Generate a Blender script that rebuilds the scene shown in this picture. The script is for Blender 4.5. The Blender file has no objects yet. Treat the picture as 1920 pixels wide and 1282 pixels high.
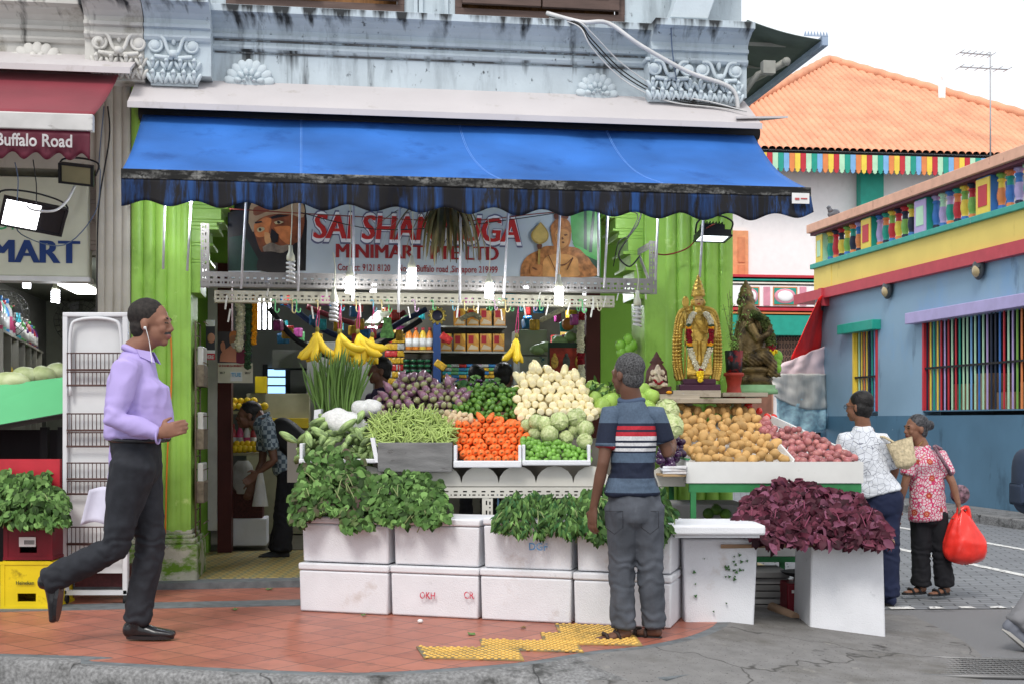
import bpy, bmesh, math, random
from mathutils import Vector, Matrix, noise
R = math.radians
random.seed(7)
C = bpy.context.scene.collection
sc = bpy.context.scene
# ---------------------------------------------------------------- camera, sky, sun, exposure
FPX, CX, HV, CZ = 2300.0, 960.0, 787.0, 1.37
cam = bpy.data.objects.new('camera', bpy.data.cameras.new('camera'))
C.objects.link(cam); sc.camera = cam
cam.location = (0, 0, CZ); cam.rotation_euler = (R(90), 0, 0)
cam.data.sensor_width = 36; cam.data.lens = FPX / 1920 * 36
cam.data.shift_y = (HV - 641) / 1920
cam.data.clip_end = 600; cam.data.clip_start = .05
w = bpy.data.worlds.new('World'); sc.world = w; w.use_nodes = True
nt = w.node_tree; bg = nt.nodes['Background']
sky = nt.nodes.new('ShaderNodeTexSky'); sky.sky_type = 'NISHITA'; sky.sun_disc = False
sky.sun_elevation = R(52); sky.sun_rotation = R(155); sky.air_density = 1.5; sky.dust_density = 5
mx = nt.nodes.new('ShaderNodeMix'); mx.data_type = 'RGBA'; mx.inputs[0].default_value = .86
mx.inputs[7].default_value = (9.2, 9.5, 10.0, 1)
nt.links.new(sky.outputs[0], mx.inputs[6]); nt.links.new(mx.outputs[2], bg.inputs[0])
bg.inputs[1].default_value = .1
sl = bpy.data.lights.new('sun', 'SUN'); sun = bpy.data.objects.new('sun', sl); C.objects.link(sun)
sl.energy = 1.5; sl.angle = R(18); sl.color = (1, .96, .9)
sun.rotation_euler = Vector((-.35, -1.0, 1.25)).to_track_quat('Z', 'Y').to_euler()
sc.view_settings.view_transform = 'Standard'; sc.view_settings.look = 'None'
sc.view_settings.exposure = .42; sc.view_settings.gamma = 1

# ---------------------------------------------------------------- helpers
def P(u, v, D): return Vector(((u - CX) / FPX * D, D, CZ - (v - HV) / FPX * D))
TH = R(8)
MF = Matrix.Translation((0, 9.4, 0)) @ Matrix.Rotation(TH, 4, 'Z')
MFi = MF.inverted()
c0 = MFi @ Vector((0, 0, 0))
def LF(u, v, q=0.0):
    """pixel -> (s, z) on the facade plane pushed q metres towards the street"""
    d = MFi.to_3x3() @ Vector(((u - CX) / FPX, 1, -(v - HV) / FPX))
    t = (-q - c0.y) / d.y
    return c0.x + d.x * t, CZ + d.z * t
def LP(u, v, q=0.0):
    s, z = LF(u, v, q); return Vector((s, -q, z))

MATS = {}
def srgb(h):
    if isinstance(h, str):
        h = h.lstrip('#'); c = [int(h[i:i+2], 16) / 255 for i in (0, 2, 4)]
        return tuple(x / 12.92 if x < .04045 else ((x + .055) / 1.055) ** 2.4 for x in c)
    return h
def mat(name, col, rough=.6, var=.12, scale=6, detail=4, rnd=None, rv=.12, dirt=None, bump=0, bscale=40, metal=0,
        stretch=(1, 1, 1), col2=None, emit=0, alpha=1, trans=0, sheen=0, coat=0, sss=0, hue=0, spec=.28):
    """procedural principled material: noise-varied colour, optional per-object variation, dirt and bump"""
    if name in MATS: return MATS[name]
    m = bpy.data.materials.new(name); MATS[name] = m; m.use_nodes = True
    t = m.node_tree; N = t.nodes; L = t.links; b = N['Principled BSDF']
    col = srgb(col)
    tc = N.new('ShaderNodeTexCoord'); mp = N.new('ShaderNodeMapping'); mp.inputs['Scale'].default_value = stretch
    L.new(tc.outputs['Object'], mp.inputs[0])
    n = N.new('ShaderNodeTexNoise'); n.inputs['Scale'].default_value = scale; n.inputs['Detail'].default_value = detail
    L.new(mp.outputs[0], n.inputs['Vector'])
    mr = N.new('ShaderNodeMapRange'); mr.inputs[1].default_value = .3; mr.inputs[2].default_value = .7
    L.new(n.outputs[0], mr.inputs[0])
    mi = N.new('ShaderNodeMix'); mi.data_type = 'RGBA'
    mi.inputs[6].default_value = (*[x * (1 - var) for x in col], 1)
    mi.inputs[7].default_value = (*(srgb(col2) if col2 else [min(1, x * (1 + var)) for x in col]), 1)
    L.new(mr.outputs[0], mi.inputs[0]); out = mi.outputs[2]
    if rnd:
        if rnd == 'obj': r = N.new('ShaderNodeObjectInfo').outputs['Random']
        else: r = N.new('ShaderNodeNewGeometry').outputs['Random Per Island']
        a = N.new('ShaderNodeMapRange'); a.inputs[3].default_value = 1 - rv; a.inputs[4].default_value = 1 + rv
        L.new(r, a.inputs[0]); h = N.new('ShaderNodeHueSaturation'); L.new(a.outputs[0], h.inputs['Value'])
        if hue:
            wn = N.new('ShaderNodeTexWhiteNoise'); wn.noise_dimensions = '1D'; L.new(r, wn.inputs['W'])
            a2 = N.new('ShaderNodeMapRange'); a2.inputs[3].default_value = .5 - hue; a2.inputs[4].default_value = .5 + hue
            L.new(wn.outputs[0], a2.inputs[0]); L.new(a2.outputs[0], h.inputs['Hue'])
        L.new(out, h.inputs['Color']); out = h.outputs[0]
    if dirt:
        for (dc, lo, hi, ds, dst) in (dirt if isinstance(dirt, list) else [dirt]):
            mp2 = N.new('ShaderNodeMapping'); mp2.inputs['Scale'].default_value = dst; L.new(tc.outputs['Object'], mp2.inputs[0])
            n2 = N.new('ShaderNodeTexNoise'); n2.inputs['Scale'].default_value = ds; n2.inputs['Detail'].default_value = 7
            n2.inputs['Roughness'].default_value = .65
            L.new(mp2.outputs[0], n2.inputs['Vector'])
            m2 = N.new('ShaderNodeMapRange'); m2.inputs[1].default_value = lo; m2.inputs[2].default_value = hi
            L.new(n2.outputs[0], m2.inputs[0])
            x = N.new('ShaderNodeMix'); x.data_type = 'RGBA'; x.inputs[7].default_value = (*srgb(dc), 1)
            L.new(out, x.inputs[6]); L.new(m2.outputs[0], x.inputs[0]); out = x.outputs[2]
    L.new(out, b.inputs['Base Color'])
    b.inputs['Roughness'].default_value = rough; b.inputs['Metallic'].default_value = metal
    b.inputs['Specular IOR Level'].default_value = spec
    if coat: b.inputs['Coat Weight'].default_value = coat; b.inputs['Coat Roughness'].default_value = .15
    if sheen: b.inputs['Sheen Weight'].default_value = sheen
    if trans: b.inputs['Transmission Weight'].default_value = trans
    if alpha < 1: b.inputs['Alpha'].default_value = alpha
    if emit:
        b.inputs['Emission Color'].default_value = (*col, 1); b.inputs['Emission Strength'].default_value = emit
    if bump:
        n3 = N.new('ShaderNodeTexNoise'); n3.inputs['Scale'].default_value = bscale; n3.inputs['Detail'].default_value = 5
        L.new(mp.outputs[0], n3.inputs['Vector'])
        bp = N.new('ShaderNodeBump'); bp.inputs['Strength'].default_value = bump; bp.inputs['Distance'].default_value = .01
        L.new(n3.outputs[0], bp.inputs['Height']); L.new(bp.outputs[0], b.inputs['Normal'])
    return m

def nodes_of(m): return m.node_tree.nodes, m.node_tree.links, m.node_tree.nodes['Principled BSDF']

class B:
    """collects shapes into one bmesh; self.M transforms every added shape; self.mi is the current material slot"""
    def __init__(s, M=None): s.bm = bmesh.new(); s.M = M or Matrix(); s.mi = 0
    def _v(s, p): return s.bm.verts.new(s.M @ Vector(p))
    def _f(s, vs, smooth=False):
        try: f = s.bm.faces.new(vs)
        except ValueError: return None
        f.material_index = s.mi; f.smooth = smooth; return f
    def box(s, x0, x1, y0, y1, z0, z1, bev=0):
        if x0 > x1: x0, x1 = x1, x0
        if y0 > y1: y0, y1 = y1, y0
        if z0 > z1: z0, z1 = z1, z0
        vs = [s._v((x, y, z)) for x in (x0, x1) for y in (y0, y1) for z in (z0, z1)]
        fs = [s._f([vs[i] for i in q]) for q in ((0,1,3,2), (4,6,7,5), (0,4,5,1), (2,3,7,6), (0,2,6,4), (1,5,7,3))]
        if bev:
            es = list({e for f in fs for e in f.edges})
            r = bmesh.ops.bevel(s.bm, geom=es, offset=bev, segments=2, affect='EDGES', profile=.6)
            for f in r['faces']: f.material_index = s.mi; f.smooth = True
        return s
    def quad(s, *pts): s._f([s._v(p) for p in pts]); return s
    def poly(s, pts): s._f([s._v(p) for p in pts]); return s
    def prism(s, pts, d, smooth=False):
        """closed outline (list of 3D points) extruded by vector d"""
        d = Vector(d); a = [s._v(p) for p in pts]; b = [s._v(Vector(p) + d) for p in pts]
        s._f(a[::-1]); s._f(b)
        n = len(pts)
        for i in range(n): s._f([a[i], a[(i+1) % n], b[(i+1) % n], b[i]], smooth)
        return s
    def tube(s, pts, r, seg=8, closed=False, rs=None, cap=True):
        pts = [Vector(p) for p in pts]; n = len(pts); rings = []; e = None
        for i, p in enumerate(pts):
            if closed: t = pts[(i+1) % n] - pts[i-1]
            else: t = pts[min(i+1, n-1)] - pts[max(i-1, 0)]
            if t.length < 1e-9: t = Vector((0, 0, 1))
            t.normalize()
            if e is None: e = t.orthogonal().normalized()
            e = (e - t * e.dot(t)); e = e.normalized() if e.length > 1e-6 else t.orthogonal().normalized()
            g = t.cross(e); rr = rs[i] if rs else r
            rings.append([s._v(p + (e * math.cos(a) + g * math.sin(a)) * rr) for a in [2*math.pi*k/seg for k in range(seg)]])
        m = n if closed else n - 1
        for i in range(m):
            a, b = rings[i], rings[(i+1) % n]
            for k in range(seg): s._f([a[k], a[(k+1) % seg], b[(k+1) % seg], b[k]], True)
        if not closed and cap: s._f(rings[0][::-1]); s._f(rings[-1])
        return s
    def cyl(s, p0, p1, r0, r1=None, seg=12): return s.tube([p0, p1], 0, seg, rs=[r0, r0 if r1 is None else r1])
    def sph(s, c, r, u=12, v=8, q=None):
        c = Vector(c); r = (r, r, r) if isinstance(r, (int, float)) else r
        q = q or Matrix()
        top = s._v(c + q @ Vector((0, 0, r[2]))); bot = s._v(c - (q @ Vector((0, 0, r[2]))))
        rows = []
        for i in range(1, v):
            a = math.pi * i / v
            rows.append([s._v(c + q @ Vector((r[0]*math.sin(a)*math.cos(b), r[1]*math.sin(a)*math.sin(b), r[2]*math.cos(a)))) for b in [2*math.pi*k/u for k in range(u)]])
        for k in range(u):
            s._f([top, rows[0][k], rows[0][(k+1) % u]], True); s._f([bot, rows[-1][(k+1) % u], rows[-1][k]], True)
            for i in range(v-2): s._f([rows[i][k], rows[i+1][k], rows[i+1][(k+1) % u], rows[i][(k+1) % u]], True)
        return s
    def lathe(s, c, prof, seg=16, ax=None, flute=None):
        """prof: list of (radius, height) turned about the vertical through c"""
        c = Vector(c); rows = []
        for r, h in prof:
            rows.append([s._v(c + Vector((r*math.cos(a)*(1 if not flute else flute(a)), r*math.sin(a)*(1 if not flute else flute(a)), h))) for a in [2*math.pi*k/seg for k in range(seg)]])
        for i in range(len(rows)-1):
            for k in range(seg): s._f([rows[i][k], rows[i][(k+1) % seg], rows[i+1][(k+1) % seg], rows[i+1][k]], True)
        s._f(rows[0][::-1]); s._f(rows[-1]); return s
    def profile(s, prof, x0, x1, ends=True):
        """prof: closed list of (y, z) extruded along x"""
        return s.prism([(x0, y, z) for y, z in prof], (x1 - x0, 0, 0))
    def grid(s, fn, nu, nv, smooth=True):
        vs = [[s._v(fn(i/nu, j/nv)) for j in range(nv+1)] for i in range(nu+1)]
        for i in range(nu):
            for j in range(nv): s._f([vs[i][j], vs[i+1][j], vs[i+1][j+1], vs[i][j+1]], smooth)
        return s
    def text(s, txt, org, size, ext=.002, bold=0, M=None, shear=0, align='LEFT', sx=1, width=None):
        cu = bpy.data.curves.new('t', 'FONT'); cu.body = txt; cu.size = size; cu.extrude = ext; cu.offset = bold
        cu.shear = shear; cu.align_x = align; cu.resolution_u = 3
        o = bpy.data.objects.new('t', cu); C.objects.link(o)
        bpy.context.view_layer.update()
        me = o.to_mesh(); vs = []
        if width:
            xs = [v.co.x for v in me.vertices]; sx = width / (max(xs) - min(xs)); 
        RT = Matrix.Translation(Vector(org)) @ Matrix.Rotation(R(90), 4, 'X') @ Matrix.Diagonal((sx, 1, 1, 1))
        for v in me.vertices: vs.append(s._v(RT @ v.co))
        for p in me.polygons: s._f([vs[i] for i in p.vertices])
        o.to_mesh_clear(); bpy.data.objects.remove(o); bpy.data.curves.remove(cu); return s
    def mesh(s, name='m', recalc=True):
        if recalc: bmesh.ops.recalc_face_normals(s.bm, faces=s.bm.faces)
        me = bpy.data.meshes.new(name); s.bm.to_mesh(me); s.bm.free(); return me

def link(name, me, mats, parent=None):
    o = bpy.data.objects.new(name, me); C.objects.link(o)
    for m in (mats if isinstance(mats, (list, tuple)) else [mats]):
        if m is not None and len(me.materials) < len(mats if isinstance(mats, (list, tuple)) else [mats]): me.materials.append(m)
    if parent is not None:
        o.parent = parent; o.matrix_parent_inverse = Matrix.Translation(-parent.location)
    return o
def obj(name, b, mats, parent=None, recalc=True): return link(name, b.mesh(name, recalc), mats, parent)
def tag(o, label, cat, group=None, kind=None):
    if label: o['label'] = label
    if cat: o['category'] = cat
    if group: o['group'] = group
    if kind: o['kind'] = kind
    return o
def thing(name, label, cat, loc, group=None):
    o = bpy.data.objects.new(name, None); C.objects.link(o); o.location = loc; o.empty_display_size = .1
    return tag(o, label, cat, group)
def struct(name, b, mats): o = obj(name, b, mats); o['kind'] = 'structure'; return o
def inst(name, me, loc, rot=None, scale=1, label=None, cat=None, group=None, mats=None):
    o = bpy.data.objects.new(name, me); C.objects.link(o); o.location = loc
    if rot is not None: o.rotation_mode = 'QUATERNION'; o.rotation_quaternion = rot
    o.scale = (scale,) * 3 if isinstance(scale, (int, float)) else scale
    return tag(o, label, cat, group)
def ru(a, b): return random.uniform(a, b)
def inpoly(x, y, pl):
    c = False; n = len(pl)
    for i in range(n):
        x1, y1 = pl[i]; x2, y2 = pl[i-1]
        if (y1 > y) != (y2 > y) and x < (x2-x1)*(y-y1)/(y2-y1)+x1: c = not c
    return c
def curve(pts, n=6):
    """Catmull-Rom through points"""
    pts = [Vector(p) for p in pts]; out = []
    for i in range(len(pts)-1):
        p0, p1, p2, p3 = pts[max(i-1,0)], pts[i], pts[i+1], pts[min(i+2,len(pts)-1)]
        for k in range(n):
            t = k/n; out.append(.5*((2*p1)+(p2-p0)*t+(2*p0-5*p1+4*p2-p3)*t*t+(3*p1-p0-3*p2+p3)*t**3))
    out.append(pts[-1]); return out
def tubeobj(name, pts, r, m, label=None, cat=None, parent=None, smooth=6, group=None, seg=6):
    b = B(); b.tube(curve(pts, smooth) if smooth else pts, r, seg)
    o = obj(name, b, m, parent)
    if parent is None: tag(o, label, cat, group)
    return o
# ================================================================ GROUND
def brickmat(name, c1, c2, mortar, bw, rh, ms, rot=0, off=.5, rough=.6, bump=.3, nv=.25, dirt=None):
    m = mat(name, c1, rough=rough, var=nv, scale=3, dirt=dirt); N, L, b = nodes_of(m)
    tc = [n for n in N if n.type == 'TEX_COORD'][0]
    mp = N.new('ShaderNodeMapping'); mp.inputs['Rotation'].default_value = (0, 0, rot); L.new(tc.outputs['Object'], mp.inputs[0])
    br = N.new('ShaderNodeTexBrick'); br.offset = off; br.inputs['Scale'].default_value = 1
    br.inputs['Brick Width'].default_value = bw; br.inputs['Row Height'].default_value = rh; br.inputs['Mortar Size'].default_value = ms
    br.inputs['Color1'].default_value = (*srgb(c1), 1); br.inputs['Color2'].default_value = (*srgb(c2), 1)
    br.inputs['Mortar'].default_value = (*srgb(mortar), 1); L.new(mp.outputs[0], br.inputs[0])
    src = b.inputs['Base Color'].links[0].from_socket
    n = N.new('ShaderNodeMix'); n.data_type = 'RGBA'; n.blend_type = 'MIX'; n.inputs[0].default_value = .62
    L.new(src, n.inputs[6]); L.new(br.outputs['Color'], n.inputs[7])
    n2 = N.new('ShaderNodeMix'); n2.data_type = 'RGBA'; L.new(br.outputs['Fac'], n2.inputs[0]); L.new(n.outputs[2], n2.inputs[6]); n2.inputs[7].default_value = (*srgb(mortar), 1)
    L.new(n2.outputs[2], b.inputs['Base Color'])
    bp = N.new('ShaderNodeBump'); bp.inputs['Strength'].default_value = bump; bp.inputs['Distance'].default_value = .004; bp.invert = True
    L.new(br.outputs['Fac'], bp.inputs['Height']); L.new(bp.outputs[0], b.inputs['Normal'])
    return m
m_asph = mat('asphalt', (.19, .19, .195), rough=.8, var=.5, scale=230, detail=2, bump=.5, bscale=260, dirt=[('#2a2a2b', .58, .75, 1.2, (1, 1, 1)), ('#7d7c79', .6, .9, 3.1, (1, 1, 1))])
m_gran = mat('granite_kerb', (.2, .2, .2), rough=.75, var=.4, scale=60, dirt=[('#2b2b29', .5, .7, 5, (1, 1, 2)), ('#77757a', .62, .85, 2, (1, 1, 1))], bump=.4)
m_slate = mat('slate_band', (.14, .155, .165), rough=.6, var=.25, scale=14, dirt=('#55504a', .55, .8, 3, (1, 1, 1)), bump=.15)
m_apron = mat('apron_concrete', (.19, .185, .18), rough=.8, var=.12, scale=9, dirt=[('#5a5751', .5, .7, 1.6, (1, 1, 1)), ('#2a2826', .62, .7, 2.6, (1, 1, 1)), ('#8f8c86', .6, .75, 7, (1, 1, 1)), ('#3c3a37', .6, .66, 60, (1, 1, 1))], bump=.3, bscale=120)
def cracks(m, sc_, th, c):
    N, L, bs = nodes_of(m); tc = [n for n in N if n.type == 'TEX_COORD'][0]; src = bs.inputs['Base Color'].links[0].from_socket
    nz = N.new('ShaderNodeTexNoise'); nz.inputs['Scale'].default_value = 4; L.new(tc.outputs['Object'], nz.inputs['Vector'])
    ad = N.new('ShaderNodeVectorMath'); ad.operation = 'MULTIPLY_ADD'; ad.inputs[1].default_value = (.35,)*3; L.new(nz.outputs['Color'], ad.inputs[0]); L.new(tc.outputs['Object'], ad.inputs[2])
    vo = N.new('ShaderNodeTexVoronoi'); vo.feature = 'DISTANCE_TO_EDGE'; vo.inputs['Scale'].default_value = sc_; L.new(ad.outputs[0], vo.inputs['Vector'])
    mr = N.new('ShaderNodeMapRange'); mr.inputs[1].default_value = 0; mr.inputs[2].default_value = th; mr.inputs[3].default_value = 1; mr.inputs[4].default_value = 0; L.new(vo.outputs['Distance'], mr.inputs[0])
    x = N.new('ShaderNodeMix'); x.data_type = 'RGBA'; x.inputs[7].default_value = (*c, 1); L.new(src, x.inputs[6]); L.new(mr.outputs[0], x.inputs[0]); L.new(x.outputs[2], bs.inputs['Base Color'])
cracks(m_apron, .65, .007, (.06, .057, .053)); cracks(m_gran, .9, .01, (.03, .03, .03))
m_tile = brickmat('red_tiles', '#b06f5c', '#96594a', '#54443f', .21, .21, .0035, R(38), 0, .42, .35, .22, dirt=[('#7d4a3f', .46, .74, 2.1, (1, 1, 1)), ('#b98a7c', .62, .8, 6, (1, 1, 1)), ('#453834', .61, .72, 3.0, (1, 1, 1)), ('#6b4b43', .52, .7, 11, (1, 1, 1))])
m_paver = brickmat('grey_pavers', '#84878b', '#74777b', '#4d4f52', .22, .11, .007, R(10), .5, .7, .4, .2, dirt=('#5b5c5e', .5, .75, .8, (1, 1, 1)))
b = B(); b.grid(lambda i, j: (-150 + 300*i, -6 + 306*j, 0), 2, 2); struct('road', b, m_asph)
b = B(); b.poly([(1.9, 8.82, .004), (14, 9.4, .004), (14, 60, .004), (1.5, 60, .004), (1.5, 9.2, .004)]); struct('paver_road', b, m_paver)
ARC = [(-9, 7.0)] + [((u-CX)/FPX*D, D) for u, D in ((0, 6.42), (172, 6.22), (340, 6.1), (520, 5.99), (685, 5.94), (860, 6.06), (988, 6.21), (1114, 6.5), (1208, 6.65), (1308, 7.03))] + [(1.28, 7.6), (1.3, 8.6)]
arc = [Vector((p[0], p[1], 0)) for p in curve([(x, y, 0) for x, y in ARC], 6)]
PZ = .15
def slabpoly(name, pts, z0, z1, m):
    b = B(); b.prism([(p[0], p[1], z0) for p in pts], (0, 0, z1 - z0)); return struct(name, b, m)
slabpoly('pavement', list(arc) + [(1.3, 9.3, 0), (-9, 8.6, 0)], -.02, PZ, m_tile)
# kerb: granite band following the arc, vertical on the left, falling to the road on the right
off = []
for i, p in enumerate(arc):
    t = (arc[min(i+1, len(arc)-1)] - arc[max(i-1, 0)]).normalized(); n = Vector((t.y, -t.x, 0)); off.append(n)
b = B()
rows = []
for p, n in zip(arc, off):
    f = max(0, min(1, (p.x + .15) / .5)); f = f*f*(3-2*f)
    f2 = max(0, min(1, (p.x - .75) / .5))
    wk = .1 + .02*f
    rows.append([p + Vector((0, 0, PZ - .001)), p + n*.075 + Vector((0, 0, PZ)), p + n*(.13 + .03*f) + Vector((0, 0, PZ - .006 - .004*f)), p + n*(.15 + .35*f) + Vector((0, 0, PZ - .03 - .02*f)), p + n*(.155 + .85*f) + Vector((0, 0, 0 + .035*f)), p + n*(.16+1.5*f) + Vector((0, 0, -.02 + .01*f))])
V_ = [[b._v(q) for q in r] for r in rows]
for i in range(len(V_)-1):
    for j in range(5):
        b.mi = 1 if j == 0 else (2 if V_[i][j].co.x > .35 else 0)
        b._f([V_[i][j], V_[i+1][j], V_[i+1][j+1], V_[i][j+1]], j > 1)
# two-tone: slate inner band, speckled granite / concrete outer
k_ = struct('kerb', b, [m_gran, m_slate, m_apron])
# concrete apron where the kerb drops to the road on the right
def G(x, y):
    return .1 if x < 1.9 and y > 7 else .0
b = B()
AP = [(1.28, 7.0), (1.45, 7.2), (2.0, 7.35), (2.35, 7.9), (2.35, 10.5), (1.3, 10.5)]
b.prism([(x, y, -.02) for x, y in [(1.0, 6.98), (1.7, 7.0), (2.1, 7.3), (2.3, 7.8), (2.35, 8.75), (2.2, 10.8), (1.0, 10.8)]], (0, 0, .02 + .1))
bmesh.ops.recalc_face_normals(b.bm, faces=b.bm.faces)
for v in b.bm.verts:
    if v.co.z > .05 and v.co.x > 1.2: v.co.z = .1 - min(.09, max(0, (v.co.x - 1.5)) * .11)
struct('concrete_apron', b, m_apron)
# arcade floor and its bands
m_mos = mat('mosaic_floor', '#b79a4a', rough=.35, var=.2, scale=5)
N, L, bs = nodes_of(m_mos)
tc = [n for n in N if n.type == 'TEX_COORD'][0]; ck = N.new('ShaderNodeTexVoronoi'); ck.inputs['Scale'].default_value = 9; ck.inputs['Randomness'].default_value = .0
L.new(tc.outputs['Object'], ck.inputs['Vector']); rp = N.new('ShaderNodeValToRGB'); rp.color_ramp.interpolation = 'CONSTANT'
rp.color_ramp.elements[0].color = (.12, .05, .03, 1); rp.color_ramp.elements[1].position = .25; rp.color_ramp.elements[1].color = (.5, .38, .13, 1)
e = rp.color_ramp.elements.new(.47); e.color = (.16, .17, .1, 1); e = rp.color_ramp.elements.new(.6); e.color = (.42, .36, .2, 1)
L.new(ck.outputs['Distance'], rp.inputs[0]); L.new(rp.outputs[0], bs.inputs['Base Color'])
b = B(MF); b.box(-8, 2.1, -.02, 1.9, .0, .2); struct('arcade_floor', b, m_mos)
b = B(MF); b.box(-8, 2.1, -.22, -.02, .0, .197); struct('arcade_step', b, m_slate)
b = B(MF); b.box(-8, 1.6, -1.12, -.86, PZ - .01, PZ + .004); struct('slate_strip', b, m_slate)
# tactile paving
TP = [(780,1213),(903,1215.6),(899,1199),(1018,1202.5),(1013,1187),(1048,1187),(1040,1170),(1172,1175),(1192,1193.7),(1205,1211),(1084,1208),(1095,1223.5),(974,1220),(983,1239),(795,1234.5)]
tp = [P(u, v, FPX*(CZ-PZ)/(v-HV)) for u, v in TP]
m_tact = mat('tactile_yellow', '#dcb25e', rough=.7, var=.12, scale=8, dirt=('#8f7a45', .5, .7, 9, (1, 1, 1)))
m_tgap = mat('tactile_worn', '#6d6858', rough=.8, var=.2, dirt=('#b8964e', .42, .6, 4, (1, 1, 1)))
b = B(); b.prism([(p.x, p.y, PZ+.001) for p in tp], (0, 0, .006))
b.mi = 1
pl2 = [(p.x, p.y) for p in tp]
for i in range(-12, 40):
    for j in range(-10, 50):
        x = -.6 + i*.037 + (j % 2)*.0185; y = 5.9 + j*.034
        if inpoly(x, y, pl2) and inpoly(x+.012, y, pl2) and inpoly(x-.012, y, pl2): b.lathe((x, y, PZ+.006), [(.0125, 0), (.0105, .006), (.005, .008)], 8)
struct('tactile_paving', b, [m_tgap, m_tact])
# road markings
m_line = mat('road_paint', (.7, .7, .68), rough=.7, var=.1, dirt=('#6d6f72', .52, .62, 22, (1, 1, 1)))
b = B()
def strip(p, q, wd, z=.0085):
    p = Vector((*p, 0)); q = Vector((*q, 0)); n = (q-p).normalized().cross(Vector((0, 0, 1)))*wd/2
    b.quad(*[(a.x, a.y, z) for a in (p-n, q-n, q+n, p+n)])
strip((4.75, 16.6), (5.75, 10.9), .1); strip((3.95, 13.8), (4.75, 9.4), .1)
x = 2.55
while x < 5.2:
    l = ru(.1, .26); a, c = x, x + l
    b.poly([(a, 8.84+ru(-.02,.02)+.045*a-.1, .0085), (c, 8.84+.045*c-.1+ru(-.01,.01), .0085), (c-ru(0,.04), 8.94+.045*c-.1, .0085), (a+ru(0,.04), 8.93+.045*a-.1+ru(-.01,.02), .0085)])
    x = c + ru(.03, .12)
struct('road_markings', b, m_line)
# patched steel plate and grate in the road
m_iron = mat('cast_iron', (.1, .1, .1), rough=.55, var=.3, scale=30, metal=.4, dirt=('#6e6c68', .5, .7, 8, (1, 1, 1)))
b = B(); gp = [P(u, v, FPX*CZ/(v-HV)) for u, v in ((1622, 1231), (1990, 1243), (2030, 1276), (1692, 1269))]
b.prism([(p.x, p.y, .003) for p in gp], (0, 0, .006)); b.mi = 1
for i in range(1, 9):
    f = i/9; a = gp[0].lerp(gp[3], f); c = gp[1].lerp(gp[2], f); a.z = c.z = .012; b.tube([a, c], .004, 4)
for i in range(0, 30):
    f = i/30+.02; a = gp[0].lerp(gp[1], f); c = gp[3].lerp(gp[2], f); a.z = c.z = .012; b.tube([a, c], .003, 4)
for p, q in ((0, 1), (1, 2), (2, 3), (3, 0)):
    a, c = gp[p].copy(), gp[q].copy(); a.z = c.z = .012; b.tube([a, c], .012, 4)
tag(obj('drain_grate', b, [m_iron, mat('iron_rib', (.2, .2, .2), metal=.5, rough=.5)]), 'long iron drain grate set flush in the asphalt in the foreground', 'drain cover')
b = B(); pp = [P(u, v, FPX*(CZ-.09)/(v-HV)) for u, v in ((1180, 1262), (1330, 1232), (1405, 1240), (1250, 1276))]
b.prism([(p.x, p.y, .0) for p in pp], (0, 0, .098)); tag(obj('access_cover', b, m_slate), 'blue-grey slab cover set in the concrete beside the kerb', 'drain cover')

# ================================================================ SHOPHOUSES
lime_d = [('#5f8a23', .56, .75, 2.5, (1, 1, .4)), ('#cfe58f', .64, .78, 6, (1, 1, 1))]
m_lime = mat('lime_paint', (.29, .52, .085), rough=.38, var=.14, scale=4, dirt=lime_d, bump=.35, bscale=22)
m_limew = mat('lime_wall', (.24, .48, .06), rough=.5, var=.08, scale=3, bump=.1)
m_base = mat('mossy_base', (.42, .42, .34), rough=.85, var=.2, dirt=[('#5f8428', .46, .58, 5, (1, 1, 1.6)), ('#35331f', .6, .72, 8, (1, 1, 1))], bump=.6, bscale=30)
streaks = [('#2c2f32', .59, .74, 2.2, (3, 1, .25)), ('#6b747b', .52, .85, 3, (1.6, 1, .3)), ('#2a2d30', .63, .72, 12, (1.3, 1, 1))]
m_blue = mat('pale_blue_plaster', (.47, .54, .585), rough=.75, var=.09, scale=3, dirt=streaks, bump=.25, bscale=30)
m_blueo = mat('pale_blue_ornament', (.52, .59, .63), rough=.7, var=.08, scale=5, dirt=('#5d6668', .62, .78, 8, (1, 1, 1)), bump=.2)
m_grime = mat('grime_line', (.1, .1, .1), rough=.9, var=.4, scale=12, dirt=('#8e9aa0', .5, .6, 9, (1, 1, 1)))
m_cream = mat('cream_plaster', (.52, .51, .48), rough=.8, var=.1, scale=3, dirt=[('#262420', .58, .72, 2.5, (3, 1, .2)), ('#7b7568', .55, .75, 5, (1, 1, .6))], bump=.25)
m_creamo = mat('cream_ornament', (.58, .57, .54), rough=.75, var=.1, dirt=('#6a655c', .6, .75, 8, (1, 1, 1)), bump=.2)
m_cpil = mat('cream_pilaster', (.46, .43, .36), rough=.75, var=.12, scale=4, dirt=[('#6b6150', .55, .75, 3, (2, 2, .3))], bump=.15)
m_wood = mat('brown_shutter', (.1, .065, .055), rough=.6, var=.25, scale=4, stretch=(1, 1, 6), bump=.2)
m_hood = mat('sheet_metal_hood', (.52, .49, .495), rough=.5, var=.05, scale=2, dirt=[('#a39c95', .6, .75, 3, (2, 2, 1))], bump=.08)
m_dark = mat('dark_shadow_paint', (.02, .02, .022), rough=.8)  # one even near-black paint shared by frames, rails, legs and shoes
m_inwall = mat('inner_wall', (.16, .16, .15), rough=.8, var=.15, scale=2)
m_ceil = mat('arcade_ceiling', (.3, .3, .28), rough=.8, var=.1)
m_maroon = mat('maroon_frame', (.07, .012, .01), rough=.5)

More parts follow.
